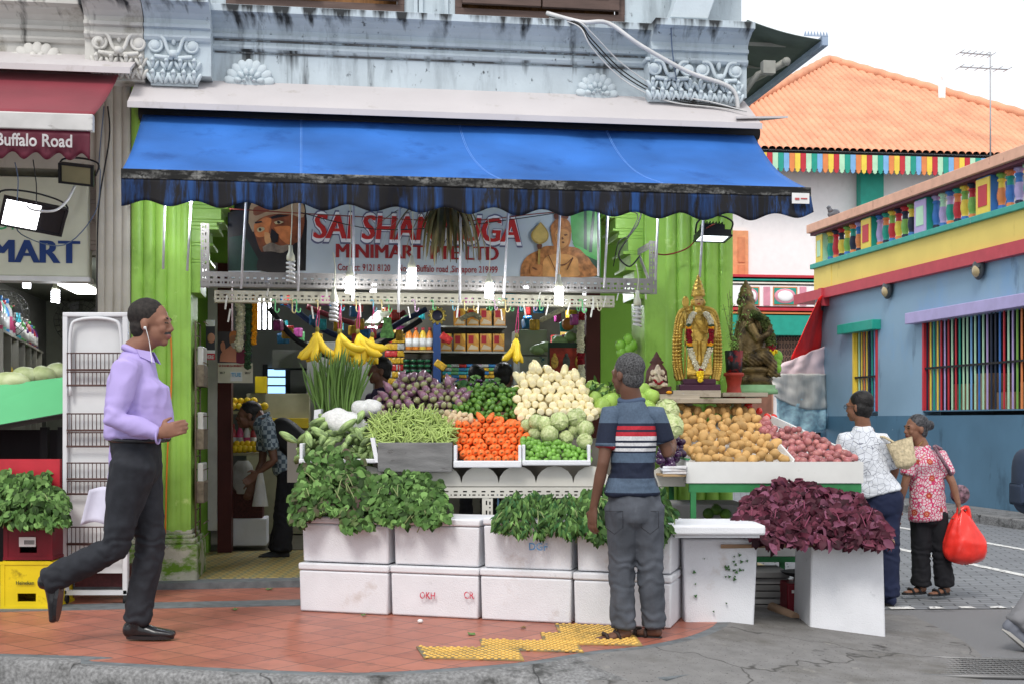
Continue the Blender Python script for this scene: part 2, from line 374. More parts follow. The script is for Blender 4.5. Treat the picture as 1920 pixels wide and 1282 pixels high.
shop = thing('shophouse', 'pale blue weathered shophouse with lime green fluted pillars over the vegetable shop', 'building', (0, 9.6, .2))
shop2 = thing('shophouse', 'cream weathered shophouse at the left edge with maroon awning and white pilaster', 'building', (-4, 9.0, .2))
S = lambda u, q=0, v=500: LF(u, v, q)[0]
Z = lambda v, q=0, u=830: LF(u, v, q)[1]
sL, sR, sM = S(-450), S(1390, 0, 150), S(277)
def upper_profile(b, s0, s1, e=0):
    pr = [(0, 172), (0, 114), (.025, 112), (.04, 107), (.04, 103), (.02, 101), (.02, 92), (.05, 90), (.05, 84), (.03, 82), (.035, 74), (.07, 66), (.12, 60), (.13, 57), (.2, 55), (.2, 43), (.17, 40), (-.25, 40), (-.25, 172)]
    b.profile([(-(q + (e if q >= 0 else 0)), Z(v)) for q, v in pr], s0, s1)
pL0, pL1 = S(168), S(400); pR0 = S(1210)
b = B(MF); upper_profile(b, sM + .002, sR); upper_profile(b, sM + .003, pL1, .17); upper_profile(b, pR0, sR - .004, .14)
obj('cornice', b, m_blue, shop)
b = B(MF); upper_profile(b, sL, sM - .002); upper_profile(b, pL0, sM - .003, .17); obj('cornice', b, m_cream, shop2)
# dirty joint lines under the mouldings, modelled as thin proud fillets
b = B(MF)
for v, q in ((115, .004), (94, .024)): b.box(pL1 + .01, pR0 - .01, -q-.004, .01, Z(v+1.5), Z(v-1.5))
obj('cornice_joint', b, m_grime, shop)
# upper wall with window openings
zt = Z(-260); zb = Z(40)
w1a, w1b, w2a, w2b = S(424), S(758), S(853), S(1170)
b = B(MF)
for a, c in ((sM, w1a), (w1b, w2a), (w2b, sR)): b.box(a, c, 0, .25, zb, zt)
for x in (S(775), S(785), S(832)): b.box(x, x+.03, -.03, .0, zb, zt)
b.box(S(1255), sR-.02, -.06, 0, zb+.002, Z(-60))
b.box(w1a, w1b, 0, .25, zt-.4, zt); b.box(w2a, w2b, 0, .25, zt-.4, zt)
obj('upper_wall', b, m_blue, shop)
b = B(MF); b.box(sL, sM-.002, 0, .25, zb, zt); obj('upper_wall', b, m_cream, shop2)
for k, (a, c) in enumerate(((w1a, w1b), (w2a, w2b))):
    f = B(MF); f.box(a, c, -.03, .1, zb+.005, zb+.1, .006); f.box(a, a+.05, -.03, .1, zb+.1, zt-.4); f.box(c-.05, c, -.03, .1, zb+.1, zt-.4)
    fo = obj('window', f, m_wood, shop)
    g = B(MF)
    n = 2 if k == 0 else 2
    wdt = (c-a-.1)/2
    ang = [(-.06, a+.05, a+.05+wdt*(1.05 if k == 0 else .99)), (-.05, c-.05-wdt*(.3 if k == 0 else .99), c-.05)]
    for q, x0, x1 in ang:
        g.box(x0, x1, q-.02, q+.02, zb+.12, zt-.4, .004)
        g.box(x0+.09, x1-.09, q-.03, q-.02, zb+.2, zb+.7, .004)
    obj('shutter', g, m_wood, fo)
    g = B(MF); g.box(a+.05, c-.05, .12, .14, zb+.1, zt-.4); obj('pane', g, mat('orange_blind', (.22, .1, .03), rough=.5, var=.3, scale=8, stretch=(6, 1, .2)), fo)
b = B(MF); b.box(S(1236), S(1305), -.32, -.14, Z(40), Z(-200), .01)
o = obj('duct', b, m_blueo, shop)
for v_ in o.data.vertices:
    t = (v_.co.z - Z(40)); v_.co.x += t*.35
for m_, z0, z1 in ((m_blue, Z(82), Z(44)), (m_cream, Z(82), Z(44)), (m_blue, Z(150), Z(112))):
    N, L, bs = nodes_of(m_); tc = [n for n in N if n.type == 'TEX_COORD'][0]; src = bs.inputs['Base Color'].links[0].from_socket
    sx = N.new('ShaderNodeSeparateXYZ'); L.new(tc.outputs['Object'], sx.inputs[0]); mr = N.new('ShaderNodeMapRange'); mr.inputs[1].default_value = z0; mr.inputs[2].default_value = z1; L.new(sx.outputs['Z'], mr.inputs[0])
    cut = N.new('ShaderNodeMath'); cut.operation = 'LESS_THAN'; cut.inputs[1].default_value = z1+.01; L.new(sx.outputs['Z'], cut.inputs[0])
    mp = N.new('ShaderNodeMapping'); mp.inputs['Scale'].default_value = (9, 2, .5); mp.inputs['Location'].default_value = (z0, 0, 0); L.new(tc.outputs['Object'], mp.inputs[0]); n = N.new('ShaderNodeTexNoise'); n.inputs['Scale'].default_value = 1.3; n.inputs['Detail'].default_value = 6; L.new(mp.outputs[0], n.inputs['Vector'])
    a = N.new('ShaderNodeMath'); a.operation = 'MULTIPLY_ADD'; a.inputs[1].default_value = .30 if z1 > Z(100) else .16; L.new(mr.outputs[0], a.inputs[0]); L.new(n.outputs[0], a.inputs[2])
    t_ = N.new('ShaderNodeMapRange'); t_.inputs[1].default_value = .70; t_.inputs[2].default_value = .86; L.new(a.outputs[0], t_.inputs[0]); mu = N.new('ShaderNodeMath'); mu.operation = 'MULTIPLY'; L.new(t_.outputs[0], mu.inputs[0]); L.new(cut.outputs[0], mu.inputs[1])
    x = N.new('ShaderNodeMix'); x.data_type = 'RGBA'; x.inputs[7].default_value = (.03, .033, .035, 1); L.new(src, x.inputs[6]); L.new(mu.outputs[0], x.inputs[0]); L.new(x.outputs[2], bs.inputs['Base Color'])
# big capitals on the pilasters
def volute(b, cx, cz, r, sgn, q):
    pts = []
    for k in range(34):
        a = k/33*2*math.pi*1.7; rr = r*(1-.8*k/33)
        pts.append((cx + sgn*rr*math.sin(a), -q-.006*k/10, cz + rr*math.cos(a)))
    b.tube(pts, .012, 6, rs=[.018*(1-.5*k/33)*r/.07 for k in range(34)])
    b.sph((cx, -q, cz), (r*.75, .03, r*.75), 12, 6)
def capital(u0, u1, v0, v1, q, m, parent):
    a, c = S(u0, q, v0), S(u1, q, v0); zt_, zb_ = LF(u0, v0, q)[1], LF(u0, v1, q)[1]; H = zt_-zb_; W_ = c-a; mid = (a+c)/2
    b = B(MF)
    b.prism([(a+.05*W_, -q, zb_), (c-.05*W_, -q, zb_), (c-.02*W_, -q, zt_-.1*H), (a+.02*W_, -q, zt_-.1*H)], (0, q+.02, 0))
    b.box(a-.01, c+.01, -q-.015, 0, zt_-.08*H, zt_, .006)
    r = W_*.155
    for sg in (-1, 1):
        volute(b, mid+sg*W_*.36, zt_-.27*H, r, -sg, q+.02)
        b.tube(curve([(mid, -q-.03, zb_+.52*H), (mid+sg*W_*.1, -q-.04, zb_+.62*H), (mid+sg*W_*.2, -q-.04, zt_-.14*H), (mid+sg*W_*.36, -q-.03, zt_-.1*H)], 6), .014, 6)
        b.tube(curve([(mid+sg*W_*.02, -q-.03, zb_+.5*H), (mid+sg*W_*.2, -q-.045, zb_+.5*H), (mid+sg*W_*.36, -q-.04, zt_-.48*H)], 6), .016, 6)
    b.sph((mid, -q-.02, zt_-.16*H), (.02, .02, .04), 8, 6)
    for row, (zz, cnt, sz) in enumerate(((zb_+.36*H, 4, .055), (zb_+.13*H, 5, .06))):
        for i in range(cnt):
            x = a + W_*(.1+.8*i/(cnt-1))
            for l in (-1, 0, 1):
                qd = Matrix.Rotation(l*.5, 4, 'Y')
                b.sph((x+l*sz*.45, -q-.02-.012*(1-abs(l)), zz+.02*(l == 0)), (sz*.28, .03, sz*.75), 8, 6, qd)
            b.sph((x, -q-.055, zz+sz*.55), (sz*.3, .02, sz*.25), 8, 6)
    b.tube([(mid, -q-.05, zb_+.5*H), (mid, -q-.05, zb_+.62*H)], .03, 8)
    return obj('pilaster_capital', b, m, parent)
capital(172, 276, 55, 150, .16, m_creamo, shop2)
capital(278, 375, 60, 160, .16, m_blueo, shop)
capital(1213, 1300, 108, 190, .14, m_blueo, shop); capital(1302, 1390, 110, 196, .14, m_blueo, shop)
def shell(u, v, wpx, hpx, m, parent):
    c = LP(u, v, .0); k = 9.3/FPX; rw, rh = wpx*k/2, hpx*k
    b = B(MF)
    for lay, (f, n, pr) in enumerate(((1, 9, .05), (.62, 6, .075), (.3, 4, .095))):
        for i in range(n):
            a = math.pi*(i+.5)/n; x = c.x + math.cos(a)*rw*f*.78; z = c.z + math.sin(a)*rh*f*.8
            q = Matrix.Rotation(math.pi/2-a, 4, 'Y')
            b.sph((x, -pr*.5, z), (rw*f*.22, pr*.5, rw*f*.3), 10, 6, q)
    b.sph((c.x, -.02, c.z), (rw*.8, .03, rh*.75), 14, 6)
    o = obj('shell_ornament', b, m, parent)
shell(72, 131, 100, 42, m_creamo, shop2); shell(468, 160, 86, 42, m_blueo, shop); shell(1118, 183, 78, 42, m_blueo, shop)
# metal hoods
def hood(s0, s1, v0, v1, q0, q1, parent, tip=0):
    b = B(MF); z0, z1 = Z(v0), LF(830, v1, q1)[1]
    n = 26
    T = [[b._v((s0+(s1-s0)*i/n, -(q0+(q1-q0)*j/3), z0+(z1-z0)*j/3 + ru(-.006, .006)*(j > 1))) for j in range(4)] for i in range(n+1)]
    U = [[b._v((s0+(s1-s0)*i/n, -(q0+(q1-q0)*j/3), z0+(z1-z0)*j/3 - .02)) for j in range(4)] for i in range(n+1)]
    for i in range(n):
        for j in range(3): b._f([T[i][j], T[i+1][j], T[i+1][j+1], T[i][j+1]]); b._f([U[i][j], U[i][j+1], U[i+1][j+1], U[i+1][j]])
        b._f([T[i][3], T[i+1][3], U[i+1][3], U[i][3]])
    for i in (0, n):
        for j in range(3): b._f([T[i][j], T[i][j+1], U[i][j+1], U[i][j]])
    b.box(s0, s1, -q1-.006, -q1, z1-.035, z1+.008)
    return obj('metal_hood', b, m_hood, parent)
hood(S(257), S(1395), 168, 213, .0, .42, shop); hood(sL, S(262), 130, 152, .0, .42, shop2)
b = B(MF); zq = LF(1430, 226, .4)[1]; b.prism([(S(1380, .42), -.42, zq+.0), (S(1478, .3), -.3, zq+.05), (S(1400, 0), .2, zq+.12), (S(1380, 0), .0, zq+.12)], (0, 0, .015)); obj('metal_hood', b, m_hood, shop)
# beam over the arcade (dark, behind the awning) and the arcade ceiling
zbeam = Z(172); zc = 3.2
b = B(MF); b.box(sM+.002, sR, .02, .3, zc, zbeam); obj('beam', b, m_limew, shop)
b = B(MF); b.box(sL, sM-.002, .02, .3, zc, zbeam); obj('beam', b, m_cpil, shop2)
b = B(MF); b.box(sM, sR, .3, 1.8, zc+.05, zc+.12); obj('arcade_ceiling', b, m_ceil, shop)
b = B(MF); b.box(sL, sM-.01, .3, 1.8, zc+.05, zc+.12); obj('arcade_ceiling', b, m_ceil, shop2)
# fluted pillars
def flut(x0, x1, n, amp, y0, y1, per=10):
    pts = [(x0, y1), (x0, y0)]
    for i in range(n*per+1):
        f = i/(n*per); pts.append((x0+(x1-x0)*f, y0 - amp*abs(math.sin(math.pi*n*f))**.7))
    pts += [(x1, y0), (x1, y1)]
    out = []
    for p in pts:
        if not out or (Vector(p)-Vector(out[-1])).length > 1e-5: out.append(p)
    return out
pa, pb = S(246), S(357)
b = B(MF); b.prism([(x, y, .55) for x, y in flut(pa+.0, pb, 5, .022, 0, .42)], (0, 0, zbeam-.55-.01)); 
b.box(pb-.1, pb+.004, -.012, .425, .55, zbeam-.02)
o = obj('pillar', b, m_lime, shop)
b = B(MF); x0, x1 = pa-.05, pb+.06
b.box(x0, x1, -.08, .5, .151, .46, .02); b.box(x0+.02, x1-.015, -.06, .48, .46, .50, .012); b.box(x0+.035, x1-.03, -.04, .46, .50, .53, .012); b.box(x0+.045, x1-.045, -.02, .44, .53, .56, .008)
obj('pillar_base', b, m_base, o)
def mould(x0, x1, y0, y1, parent, sg):
    b = B(MF)
    for va, vb, e in ((382, 402, .3), (402, 408, .27), (408, 428, .22), (428, 433, .24), (433, 440, .19), (440, 446, .2), (446, 470, .12), (470, 476, .16), (476, 500, .1), (500, 506, .14), (506, 560, .07)):
        z1_, z0_ = Z(va, -.2), Z(vb, -.2)
        if sg > 0: b.box(x1-.02, x1+e, y0+.03, y1, z0_, z1_ - .001, .004)
        else: b.box(x0-e, x0+.02, y0+.03, y1, z0_, z1_ - .001, .004)
    obj('pillar_capital', b, m_lime, parent)
mould(pa, pb, 0, .42, o, 1)
qa, qb = S(1238), S(1374)
b = B(MF); b.prism([(x, y, .2) for x, y in flut(qa+.02, qb, 5, .035, 0, .4)], (0, 0, zbeam-.2-.01)); b.box(qa-.13, qa+.05, -.02, .42, .2, zbeam-.02, .01)
o = obj('pillar', b, m_lime, shop); mould(qa-.13, qb, 0, .42, o, -1)
b = B(MF); b.box(qa-.18, qb+.04, -.06, .46, .151, .5, .015); obj('pillar_base', b, m_base, o)
# shop front wall and opening, 1.8 m back
yF = 1.8
def S2(u, y=yF): return LF(u, 700, -y)[0]
ha, hb = S2(430), S2(1100)
b = B(MF); b.box(sM-.3, ha-.18, yF, yF+.2, .2, zc+.05); b.box(hb+.13, sR, yF, yF+.2, .2, zc+.05); b.box(ha-.18, hb+.13, yF, yF+.2, 2.75, zc+.05)
obj('front_wall', b, m_limew, shop)
for x0, x1 in ((ha-.1, ha+.02), (hb-.01, hb+.12)): b = B(MF); b.box(x0, x1, yF-.03, yF+.15, .2, 2.75); obj('door_frame', b, m_maroon, shop)
b = B(MF); b.box(ha-.18, ha-.1, yF-.06, yF+.03, .4, 2.75); obj('door_post', b, mat('white_trunking', (.55, .55, .52), rough=.5), shop)
b = B(MF); b.box(ha-2.2, hb+1.0, yF+.2, 6.5, .14, .196); obj('shop_floor', b, mat('shop_floor', (.1, .09, .07), rough=.4, var=.2), shop)
b = B(MF)
b.box(ha-2.2, hb+1.0, 6.5, 6.6, .2, 3.3); b.box(ha-2.2, ha-2.1, yF+.2, 6.5, .2, 3.3); b.box(hb+.9, hb+1.0, yF+.2, 6.5, .2, 3.3); b.box(ha-2.2, hb+1.0, yF+.2, 6.6, 3.3, 3.4)
obj('inner_wall', b, m_inwall, shop)
# back room window with daylight
zw0, zw1 = LF(515, 738, -6.45)[1], LF(515, 690, -6.45)[1]; xa, xb = LF(502, 700, -6.45)[0], LF(535, 700, -6.45)[0]
b = B(MF); b.box(xa, xb, 6.47, 6.49, zw0, zw1); wo = obj('window', b, mat('daylit_glass', (.35, .6, .9), emit=1.3), shop)
b = B(MF)
for k in range(4): b.box(xa-.01, xb+.01, 6.45, 6.465, zw0+(zw1-zw0)*k/3.001-.01, zw0+(zw1-zw0)*k/3.001+.01)
b.box(xa-.06, xa, 6.45, 6.49, zw0-.4, zw1+.05); b.box(xb, xb+.06, 6.45, 6.49, zw0-.4, zw1+.05); obj('frame', b, m_dark, wo)
# neighbouring shop: pilaster, interior
n0, n1 = S(180), S(245)
b = B(MF); b.prism([(x, y, .2) for x, y in flut(n0, n1-.003, 4, .015, 0, .4)], (0, 0, zbeam-.22)); obj('pilaster', b, m_cpil, shop2)
b = B(MF)
for va, vb, e in ((345, 372, .06), (372, 388, .22), (388, 395, .24), (395, 425, .18), (425, 432, .21), (432, 462, .14), (462, 470, .17), (470, 480, .12)):
    b.box(n0-e, n0+.02, .06, .35, Z(vb), Z(va)-.001, .004)
obj('pilaster_capital', b, mat('pinkish_plaster', (.33, .28, .25), rough=.8, var=.2, dirt=('#3a322b', .55, .7, 8, (1, 1, 1))), shop2)
m_nw = mat('greygreen_wall', (.2, .21, .17), rough=.8, var=.08)
b = B(MF); b.box(sL, sM-.36, 4.2, 4.3, .2, 3.2); b.box(sM-.42, sM-.33, .45, 4.2, .2, 3.2); b.box(sL, sM-.33, .5, 4.3, 2.62, 2.7); b.box(sL, sM-.36, 1.9, 4.2, .14, .196)
obj('inner_wall', b, m_nw, shop2)
b = B(MF); b.box(sL-.3, sL, .0, 4.3, .1, zbeam); b.box(sL-.3, sL, .0, .35, zbeam, zt); obj('side_wall', b, m_cpil, shop2)
b = B(MF)
for k in range(3): xx = LF(118+k*17, 545, -2.6)[0]; b.box(xx, xx+.09, 2.3, 3.2, 2.6, 2.618)
obj('ceiling_light', b, mat('tube_light_glow', (1, 1, .95), emit=6), shop2)

# ================================================================ AWNINGS
def seammat(name, base, dark, streak_scale, lo, hi, rough=.55):
    return mat(name, base, rough=rough, var=.1, scale=2.5, dirt=(dark, lo, hi, streak_scale, (3.2, 3.2, .12)), bump=.12, bscale=50)
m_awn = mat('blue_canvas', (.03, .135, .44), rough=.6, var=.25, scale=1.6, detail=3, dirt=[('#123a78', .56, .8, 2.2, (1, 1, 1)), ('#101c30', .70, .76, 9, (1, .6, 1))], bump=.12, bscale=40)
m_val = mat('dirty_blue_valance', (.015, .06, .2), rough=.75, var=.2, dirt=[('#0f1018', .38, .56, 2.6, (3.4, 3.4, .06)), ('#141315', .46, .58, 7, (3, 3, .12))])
m_bar = mat('mildewed_bar', (.2, .2, .19), rough=.75, var=.3, dirt=[('#161616', .36, .56, 9, (.6, 1, 2.5)), ('#1a1a19', .45, .6, 40, (1, 1, 1))])
aw = thing('awning', 'long bright blue canvas awning over the vegetable shop with a black-stained scalloped valance', 'awning', (0, 8.6, 3))
qB = 1.42
bl = LP(228, 326, qB); br_ = LP(1518, 352, qB); ztop = Z(232, .2); tl = S(268, .22, 195); tr = S(1412, .22, 240); zbar = (bl.z+br_.z)/2
def awf(i, j):
    # j: 0 at the wall, 1 at the bar; slight sag; the right edge sweeps out late
    jr = j**2.1 if i > .5 else j
    mixr = max(0, (i-.55)/.45)
    jj = j*(1-mixr) + (j**2.3)*mixr
    x = (tl + (bl.x-tl)*j)*(1-i) + (tr + (br_.x-tr)*jj)*i
    y = -(.2 + (qB-.2)*j)
    z = ztop + (zbar - ztop)*j - .055*math.sin(math.pi*j)*(1+.6*mixr) + .012*math.sin(i*41+j*5+math.sin(i*9)*2)*math.sin(math.pi*j)**.7*(.4+.6*noise.noise(Vector((i*6, 2, 2))))
    z += .012*math.sin(i*23+j*3)*math.sin(math.pi*j) + .01*noise.noise(Vector((i*9, j*3, 1)))*(math.sin(math.pi*j)) 
    return (x, y, z)
b = B(MF); b.grid(awf, 90, 16)
for f in list(b.bm.faces): pass
o = obj('canopy', b, m_awn, aw, False)
md = o.modifiers.new('s', 'SOLIDIFY'); md.thickness = .006
b = B(MF)
for i0, ex in ((.245, 0), (.5, 0), (.745, 0)):
    for d in (0, .0022):
        b.tube([Vector(awf(i0 + d + ((j/20)**3)*.035*(i0 > .4), j/20)) + Vector((0, -.004, .006)) for j in range(21)], .0018, 4)
obj('seam', b, mat('seam_thread', (.15, .33, .75), rough=.6), aw)
b = B(MF); b.box(bl.x, br_.x, -qB-.03, -qB+.03, zbar-.05, zbar+.012, .006); obj('front_bar', b, m_bar, aw)
b = B(MF); b.cyl((tl-.03, -.2, ztop), (tr+.05, -.2, ztop), .045, None, 12); b.box(tl-.03, tr+.06, -.16, .0, ztop-.06, ztop+.06); obj('roller', b, m_dark, aw)
def valf(i, j):
    n = 14.3
    x = bl.x + (br_.x-bl.x)*i
    dz = .155 + .021*math.cos(2*math.pi*n*i + math.pi*.1)
    y = -qB - .02 + .02*math.sin(i*70)*j + .01*math.sin(i*31+2)*j
    z = zbar - .045 - dz*j
    k = max(0, (i-.88)/.12)
    z += k*k*j*.03; y -= k*k*j*.05; x += k*k*j*.01
    return (x, y, z)
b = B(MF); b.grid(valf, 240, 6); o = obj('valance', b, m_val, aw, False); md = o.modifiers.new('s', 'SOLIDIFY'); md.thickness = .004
b = B(MF); c = LP(1502, 372, qB+.09); b.box(c.x-.06, c.x+.06, -qB-.084, -qB-.08, c.z-.035, c.z+.035)
so = obj('sticker', b, mat('white_sticker', (.75, .75, .74)), aw)
b = B(MF); b.box(c.x-.04, c.x-.01, -qB-.088, -qB-.0845, c.z-.012, c.z+.002); b.box(c.x, c.x+.045, -qB-.088, -qB-.0845, c.z-.006, c.z+.002); obj('print', b, mat('sticker_red', (.5, .1, .1)), so)
# folding arms
b = B(MF)
for x in (bl.x+.35, (bl.x+br_.x)/2, br_.x-.4):
    b.tube([(x, -.1, 3.35), (x+.35, -.7, zbar+.12), (x, -qB+.02, zbar-.01)], .02, 8)
obj('folding_arm', b, m_bar, aw)
# maroon awning
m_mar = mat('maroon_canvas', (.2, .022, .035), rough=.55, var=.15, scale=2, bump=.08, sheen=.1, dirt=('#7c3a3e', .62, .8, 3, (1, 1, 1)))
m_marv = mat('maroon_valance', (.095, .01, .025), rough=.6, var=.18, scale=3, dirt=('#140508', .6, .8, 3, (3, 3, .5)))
aw2 = thing('awning', 'maroon canvas awning at the left edge with a white street name on its valance', 'awning', (-4, 8, 3))
q2 = 1.1; r_ = LP(176, 228, q2)
xw = S(225, .15, 170); zt2 = Z(160, .15); sl2 = S(-400, q2)
b = B(MF); b.grid(lambda i, j: (sl2*(1-i) + (xw + (r_.x-xw)*j)*i, -(.15+(q2-.15)*j), zt2 + (r_.z+.04-zt2)*j - .03*math.sin(math.pi*j)), 40, 10)
o = obj('canopy', b, m_mar, aw2, False); o.modifiers.new('s', 'SOLIDIFY').thickness = .006
b = B(MF); b.box(sl2, r_.x, -q2-.03, -q2+.03, r_.z-.07, r_.z+.04, .008); obj('front_bar', b, mat('aluminium_bar', (.5, .49, .48), rough=.5, metal=.3, dirt=('#3a3633', .6, .75, 6, (1, 1, 2))), aw2)
zv0, zv1 = r_.z-.07, LF(165, 305, q2)[1]
b = B(MF); b.grid(lambda i, j: (sl2*(1-i)+(r_.x-.02)*i, -q2-.01-.012*math.sin(i*90)*j, zv0+(zv1+.03-zv0)*j + j*.025*math.cos(i*82+2.2)), 200, 5)
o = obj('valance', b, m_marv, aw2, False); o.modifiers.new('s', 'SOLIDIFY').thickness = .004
tl0, tl1 = LP(0, 262, q2+.05), LP(135, 285, q2+.05)
b = B(MF); b.text('Buffalo Road', (0, 0, 0), .1, .001, .0022)
xs = [v.co for v in b.bm.verts]; mnx = min((MFi @ c).x for c in xs); mxx = max((MFi @ c).x for c in xs)
wd = tl1.x - LP(-8, 262, q2+.05).x; k = wd/(mxx-mnx); kz = .112/.1
for v in b.bm.verts:
    p = MFi @ v.co; v.co = MF @ Vector((LP(-8, 262, q2+.05).x+(p.x-mnx)*k, -q2-.045, LF(60, 277, q2)[1]+p.z*kz))
obj('lettering', b, mat('white_letters', (.8, .8, .8)), aw2)
# side awning on the corner (seen from below)
aw3 = thing('awning', 'dark green side awning seen from below at the shophouse corner above the street', 'awning', (2, 10, 4.4))
sw = sR+.01; zo = LF(1528, 84, 0)[1]
b = B(MF)
def sidef(i, j): return (sw + .62*i, -.12 + 3.2*j, zo + .13*(1-i) - .02*math.sin(math.pi*i) + .0*j)
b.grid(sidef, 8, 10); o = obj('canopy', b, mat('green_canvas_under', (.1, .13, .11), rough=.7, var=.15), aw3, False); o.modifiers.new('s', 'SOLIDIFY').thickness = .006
b = B(MF); b.box(sw+.6, sw+.65, -.14, 3.1, zo-.05, zo+.03, .006)
for k in range(8): b.prism([(sw+.45+.025*k, -.14, zo+.02), (sw+.475+.025*k, -.14, zo+.02), (sw+.4625+.025*k, -.14, zo+.06)], (0, .006, 0))
obj('front_bar', b, mat('grey_blue_bar', (.3, .38, .5), rough=.5), aw3)
b = B(MF)
for yy in (.15, .75): b.box(sw, sw+.45, yy, yy+.02, zo+.02, zo+.045)
e0 = LP(1385, 175, -.3); b.tube([(sw+.02, .1, zo-.42), (sw+.14, .05, zo-.24), (sw+.34, -.02, zo-.16)], .022, 8); b.cyl((sw+.34, -.05, zo-.16), (sw+.05, 1.6, zo-.17), .03); b.box(sw+.16, sw+.26, -.03, .04, zo-.25, zo-.15)
b.sph((sw+.34, -.05, zo-.16), .035, 10, 6)
obj('arm', b, mat('cream_metal', (.3, .3, .27), rough=.5, var=.2), aw3)
# ================================================================ BLUE BUILDING (right)
A_ = Vector((5.70, 23.0, 0)); B_ = Vector((6.89, 16.5, 0)); ab = math.atan2(B_.y-A_.y, B_.x-A_.x)
MB = Matrix.Translation(A_) @ Matrix.Rotation(ab, 4, 'Z'); MBi = MB.inverted(); cB = MBi @ Vector((0, 0, 0))
def LB(u, v, q=0.0):
    d = MBi.to_3x3() @ Vector(((u-CX)/FPX, 1, -(v-HV)/FPX)); t = (-q-cB.y)/d.y
    return cB.x+d.x*t, CZ+d.z*t
bb = thing('building', 'blue single storey building with yellow parapet and multicoloured balustrade on the right', 'building', (6.3, 20, 0))
TE = 9.6
zB = lambda v, q=0: LB(1735, v, q)[1]
PC = {'red': (.52,.035,.05), 'blue': (.05,.18,.5), 'green': (.2,.42,.09), 'teal': (.02,.32,.24), 'orange': (.72,.24,.08), 'yellow': (.8,.6,.08), 'lilac': (.45,.36,.62), 'navy': (.02,.03,.06), 'mint': (.45,.72,.5), 'sky': (.2,.42,.7)}
PM = {k: mat('paint_'+k, c, rough=.45, var=.08, scale=6) for k, c in PC.items()}
m_bw = mat('blue_wall', (.235, .365, .48), rough=.6, var=.1, scale=.8, dirt=[('#7aa3c9', .55, .75, 1.1, (1, 1, .5)), ('#1f3a55', .6, .8, 2.5, (1, 1, .3)), ('#c8d4dc', .735, .75, 5, (1, 1, 1.3))], bump=.1)
m_bw2 = mat('blue_wall_dado', (.075, .165, .25), rough=.55, var=.12, scale=1.3, dirt=[('#c8d4dc', .73, .745, 4, (1, 1, 1.3)), ('#0d2338', .55, .8, 2, (1, 1, .4))])
m_by = mat('yellow_parapet', (.78, .62, .16), rough=.6, var=.06, scale=1.5, dirt=('#a58a30', .62, .8, 2.5, (1, 1, .3)))
m_bred = mat('red_band', (.5, .06, .08), rough=.5, var=.08, dirt=('#b7616a', .6, .8, 3, (1, 1, 1)))
m_bt = mat('teal_ledge', (.05, .36, .29), rough=.5, var=.1, dirt=('#a9c4be', .66, .72, 9, (1, 1, 1)))
m_cop = mat('peach_coping', (.72, .42, .30), rough=.7, var=.1, dirt=('#7a4a40', .6, .8, 5, (1, 1, 1)))
m_lil = mat('lilac_lintel', (.42, .37, .62), rough=.5, var=.08)
zr0, zr1 = zB(519), zB(497); zl0, zl1 = zB(447), zB(436); zc0, zc1 = zB(371), zB(346)
zs = zB(771); zlin0 = zB(602); zlin1 = zB(587)
W1a, W1b = LB(1600, 700)[0], LB(1646, 700)[0]; W2a = LB(1731, 700)[0]; W2b = LB(2080, 700)[0]
zw1 = LB(1622, 620)[1]
def wallz(x0, x1, z0, z1, m, nm='wall', y0=0, y1=.3):
    b = B(MB); b.box(x0, x1, y0, y1, z0, z1); return obj(nm, b, m, bb)
b = B(MB); b.box(0, TE, 0, .3, .0, zs-.06); obj('dado', b, m_bw2, bb)
b = B(MB)
for a, c in ((0, W1a), (W1b, W2a), (W2b, TE)): b.box(a, c, .0, .3, zs-.06, zr0)
b.box(W1a, W1b, .0, .3, zw1, zr0); b.box(W2a, W2b, 0, .3, zlin0, zr0); b.box(0, .3, .3, 6, 0, zr0)
obj('wall', b, m_bw, bb)
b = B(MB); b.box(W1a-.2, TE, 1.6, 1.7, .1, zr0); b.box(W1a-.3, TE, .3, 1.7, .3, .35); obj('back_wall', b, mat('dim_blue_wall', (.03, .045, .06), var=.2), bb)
b = B(MB); b.box(-.75, TE, -.12, 6, zr0, zr1); b.box(.45, .58, -.16, 0, zr0-.14, zr1+.002); obj('red_band', b, m_bred, bb)
b = B(MB); b.box(0, TE, -.04, .26, zr1, zl0); b.box(.55, .75, -.05, 0, zr1, zl0-.002); b.box(0, .26, .26, 6, zr1, zl0); obj('parapet', b, m_by, bb)
b = B(MB); b.box(-.06, TE, -.1, .32, zl0, zl1, .01); obj('ledge', b, m_bt, bb)
b = B(MB); b.box(-.12, TE, -.14, .34, zc0+.05, zc1, .01); obj('coping', b, m_cop, bb)
b = B(MB); b.box(-.08, TE, -.08, .28, zc0, zc0+.05); obj('coping_underside', b, mat('maroon_line', (.12, .03, .05), rough=.6), bb)
piers = [(LB(u, 450)[0], ca, cb_) for u, ca, cb_ in ((1538, 'yellow', 'mint'), (1626, 'yellow', 'teal'), (1728, 'lilac', 'teal'), (1846, 'yellow', 'blue'))]
zm = (zl1+zc0)/2
cols = list(PC)
def baluster(x, i):
    H = zc0 - zl1
    ks = [cols[(i*3+1) % 9], cols[(i*5+3) % 8], cols[(i*7+2) % 9], cols[(i*2+5) % 9]]
    pr = [(.068, 0), (.068, .06), (.05, .08), (.06, .13), (.045, .17), (.05, .24), (.066, .36), (.066, .46), (.05, .62), (.045, .70), (.043, .78), (.06, .80), (.06, .84), (.045, .86), (.05, .92), (.075, .94), (.075, 1)]
    b = B(MB)
    b.lathe((x, .1, zl1), [(r, h*H) for r, h in pr], 12)
    for f in b.bm.faces:
        h = (f.calc_center_median().z - zl1)/H
        f.material_index = 0 if h < .16 else 1 if h < .66 else 2 if h < .86 else 3
    obj('baluster', b, [PM[k] for k in ks], bb)
cnt = 0
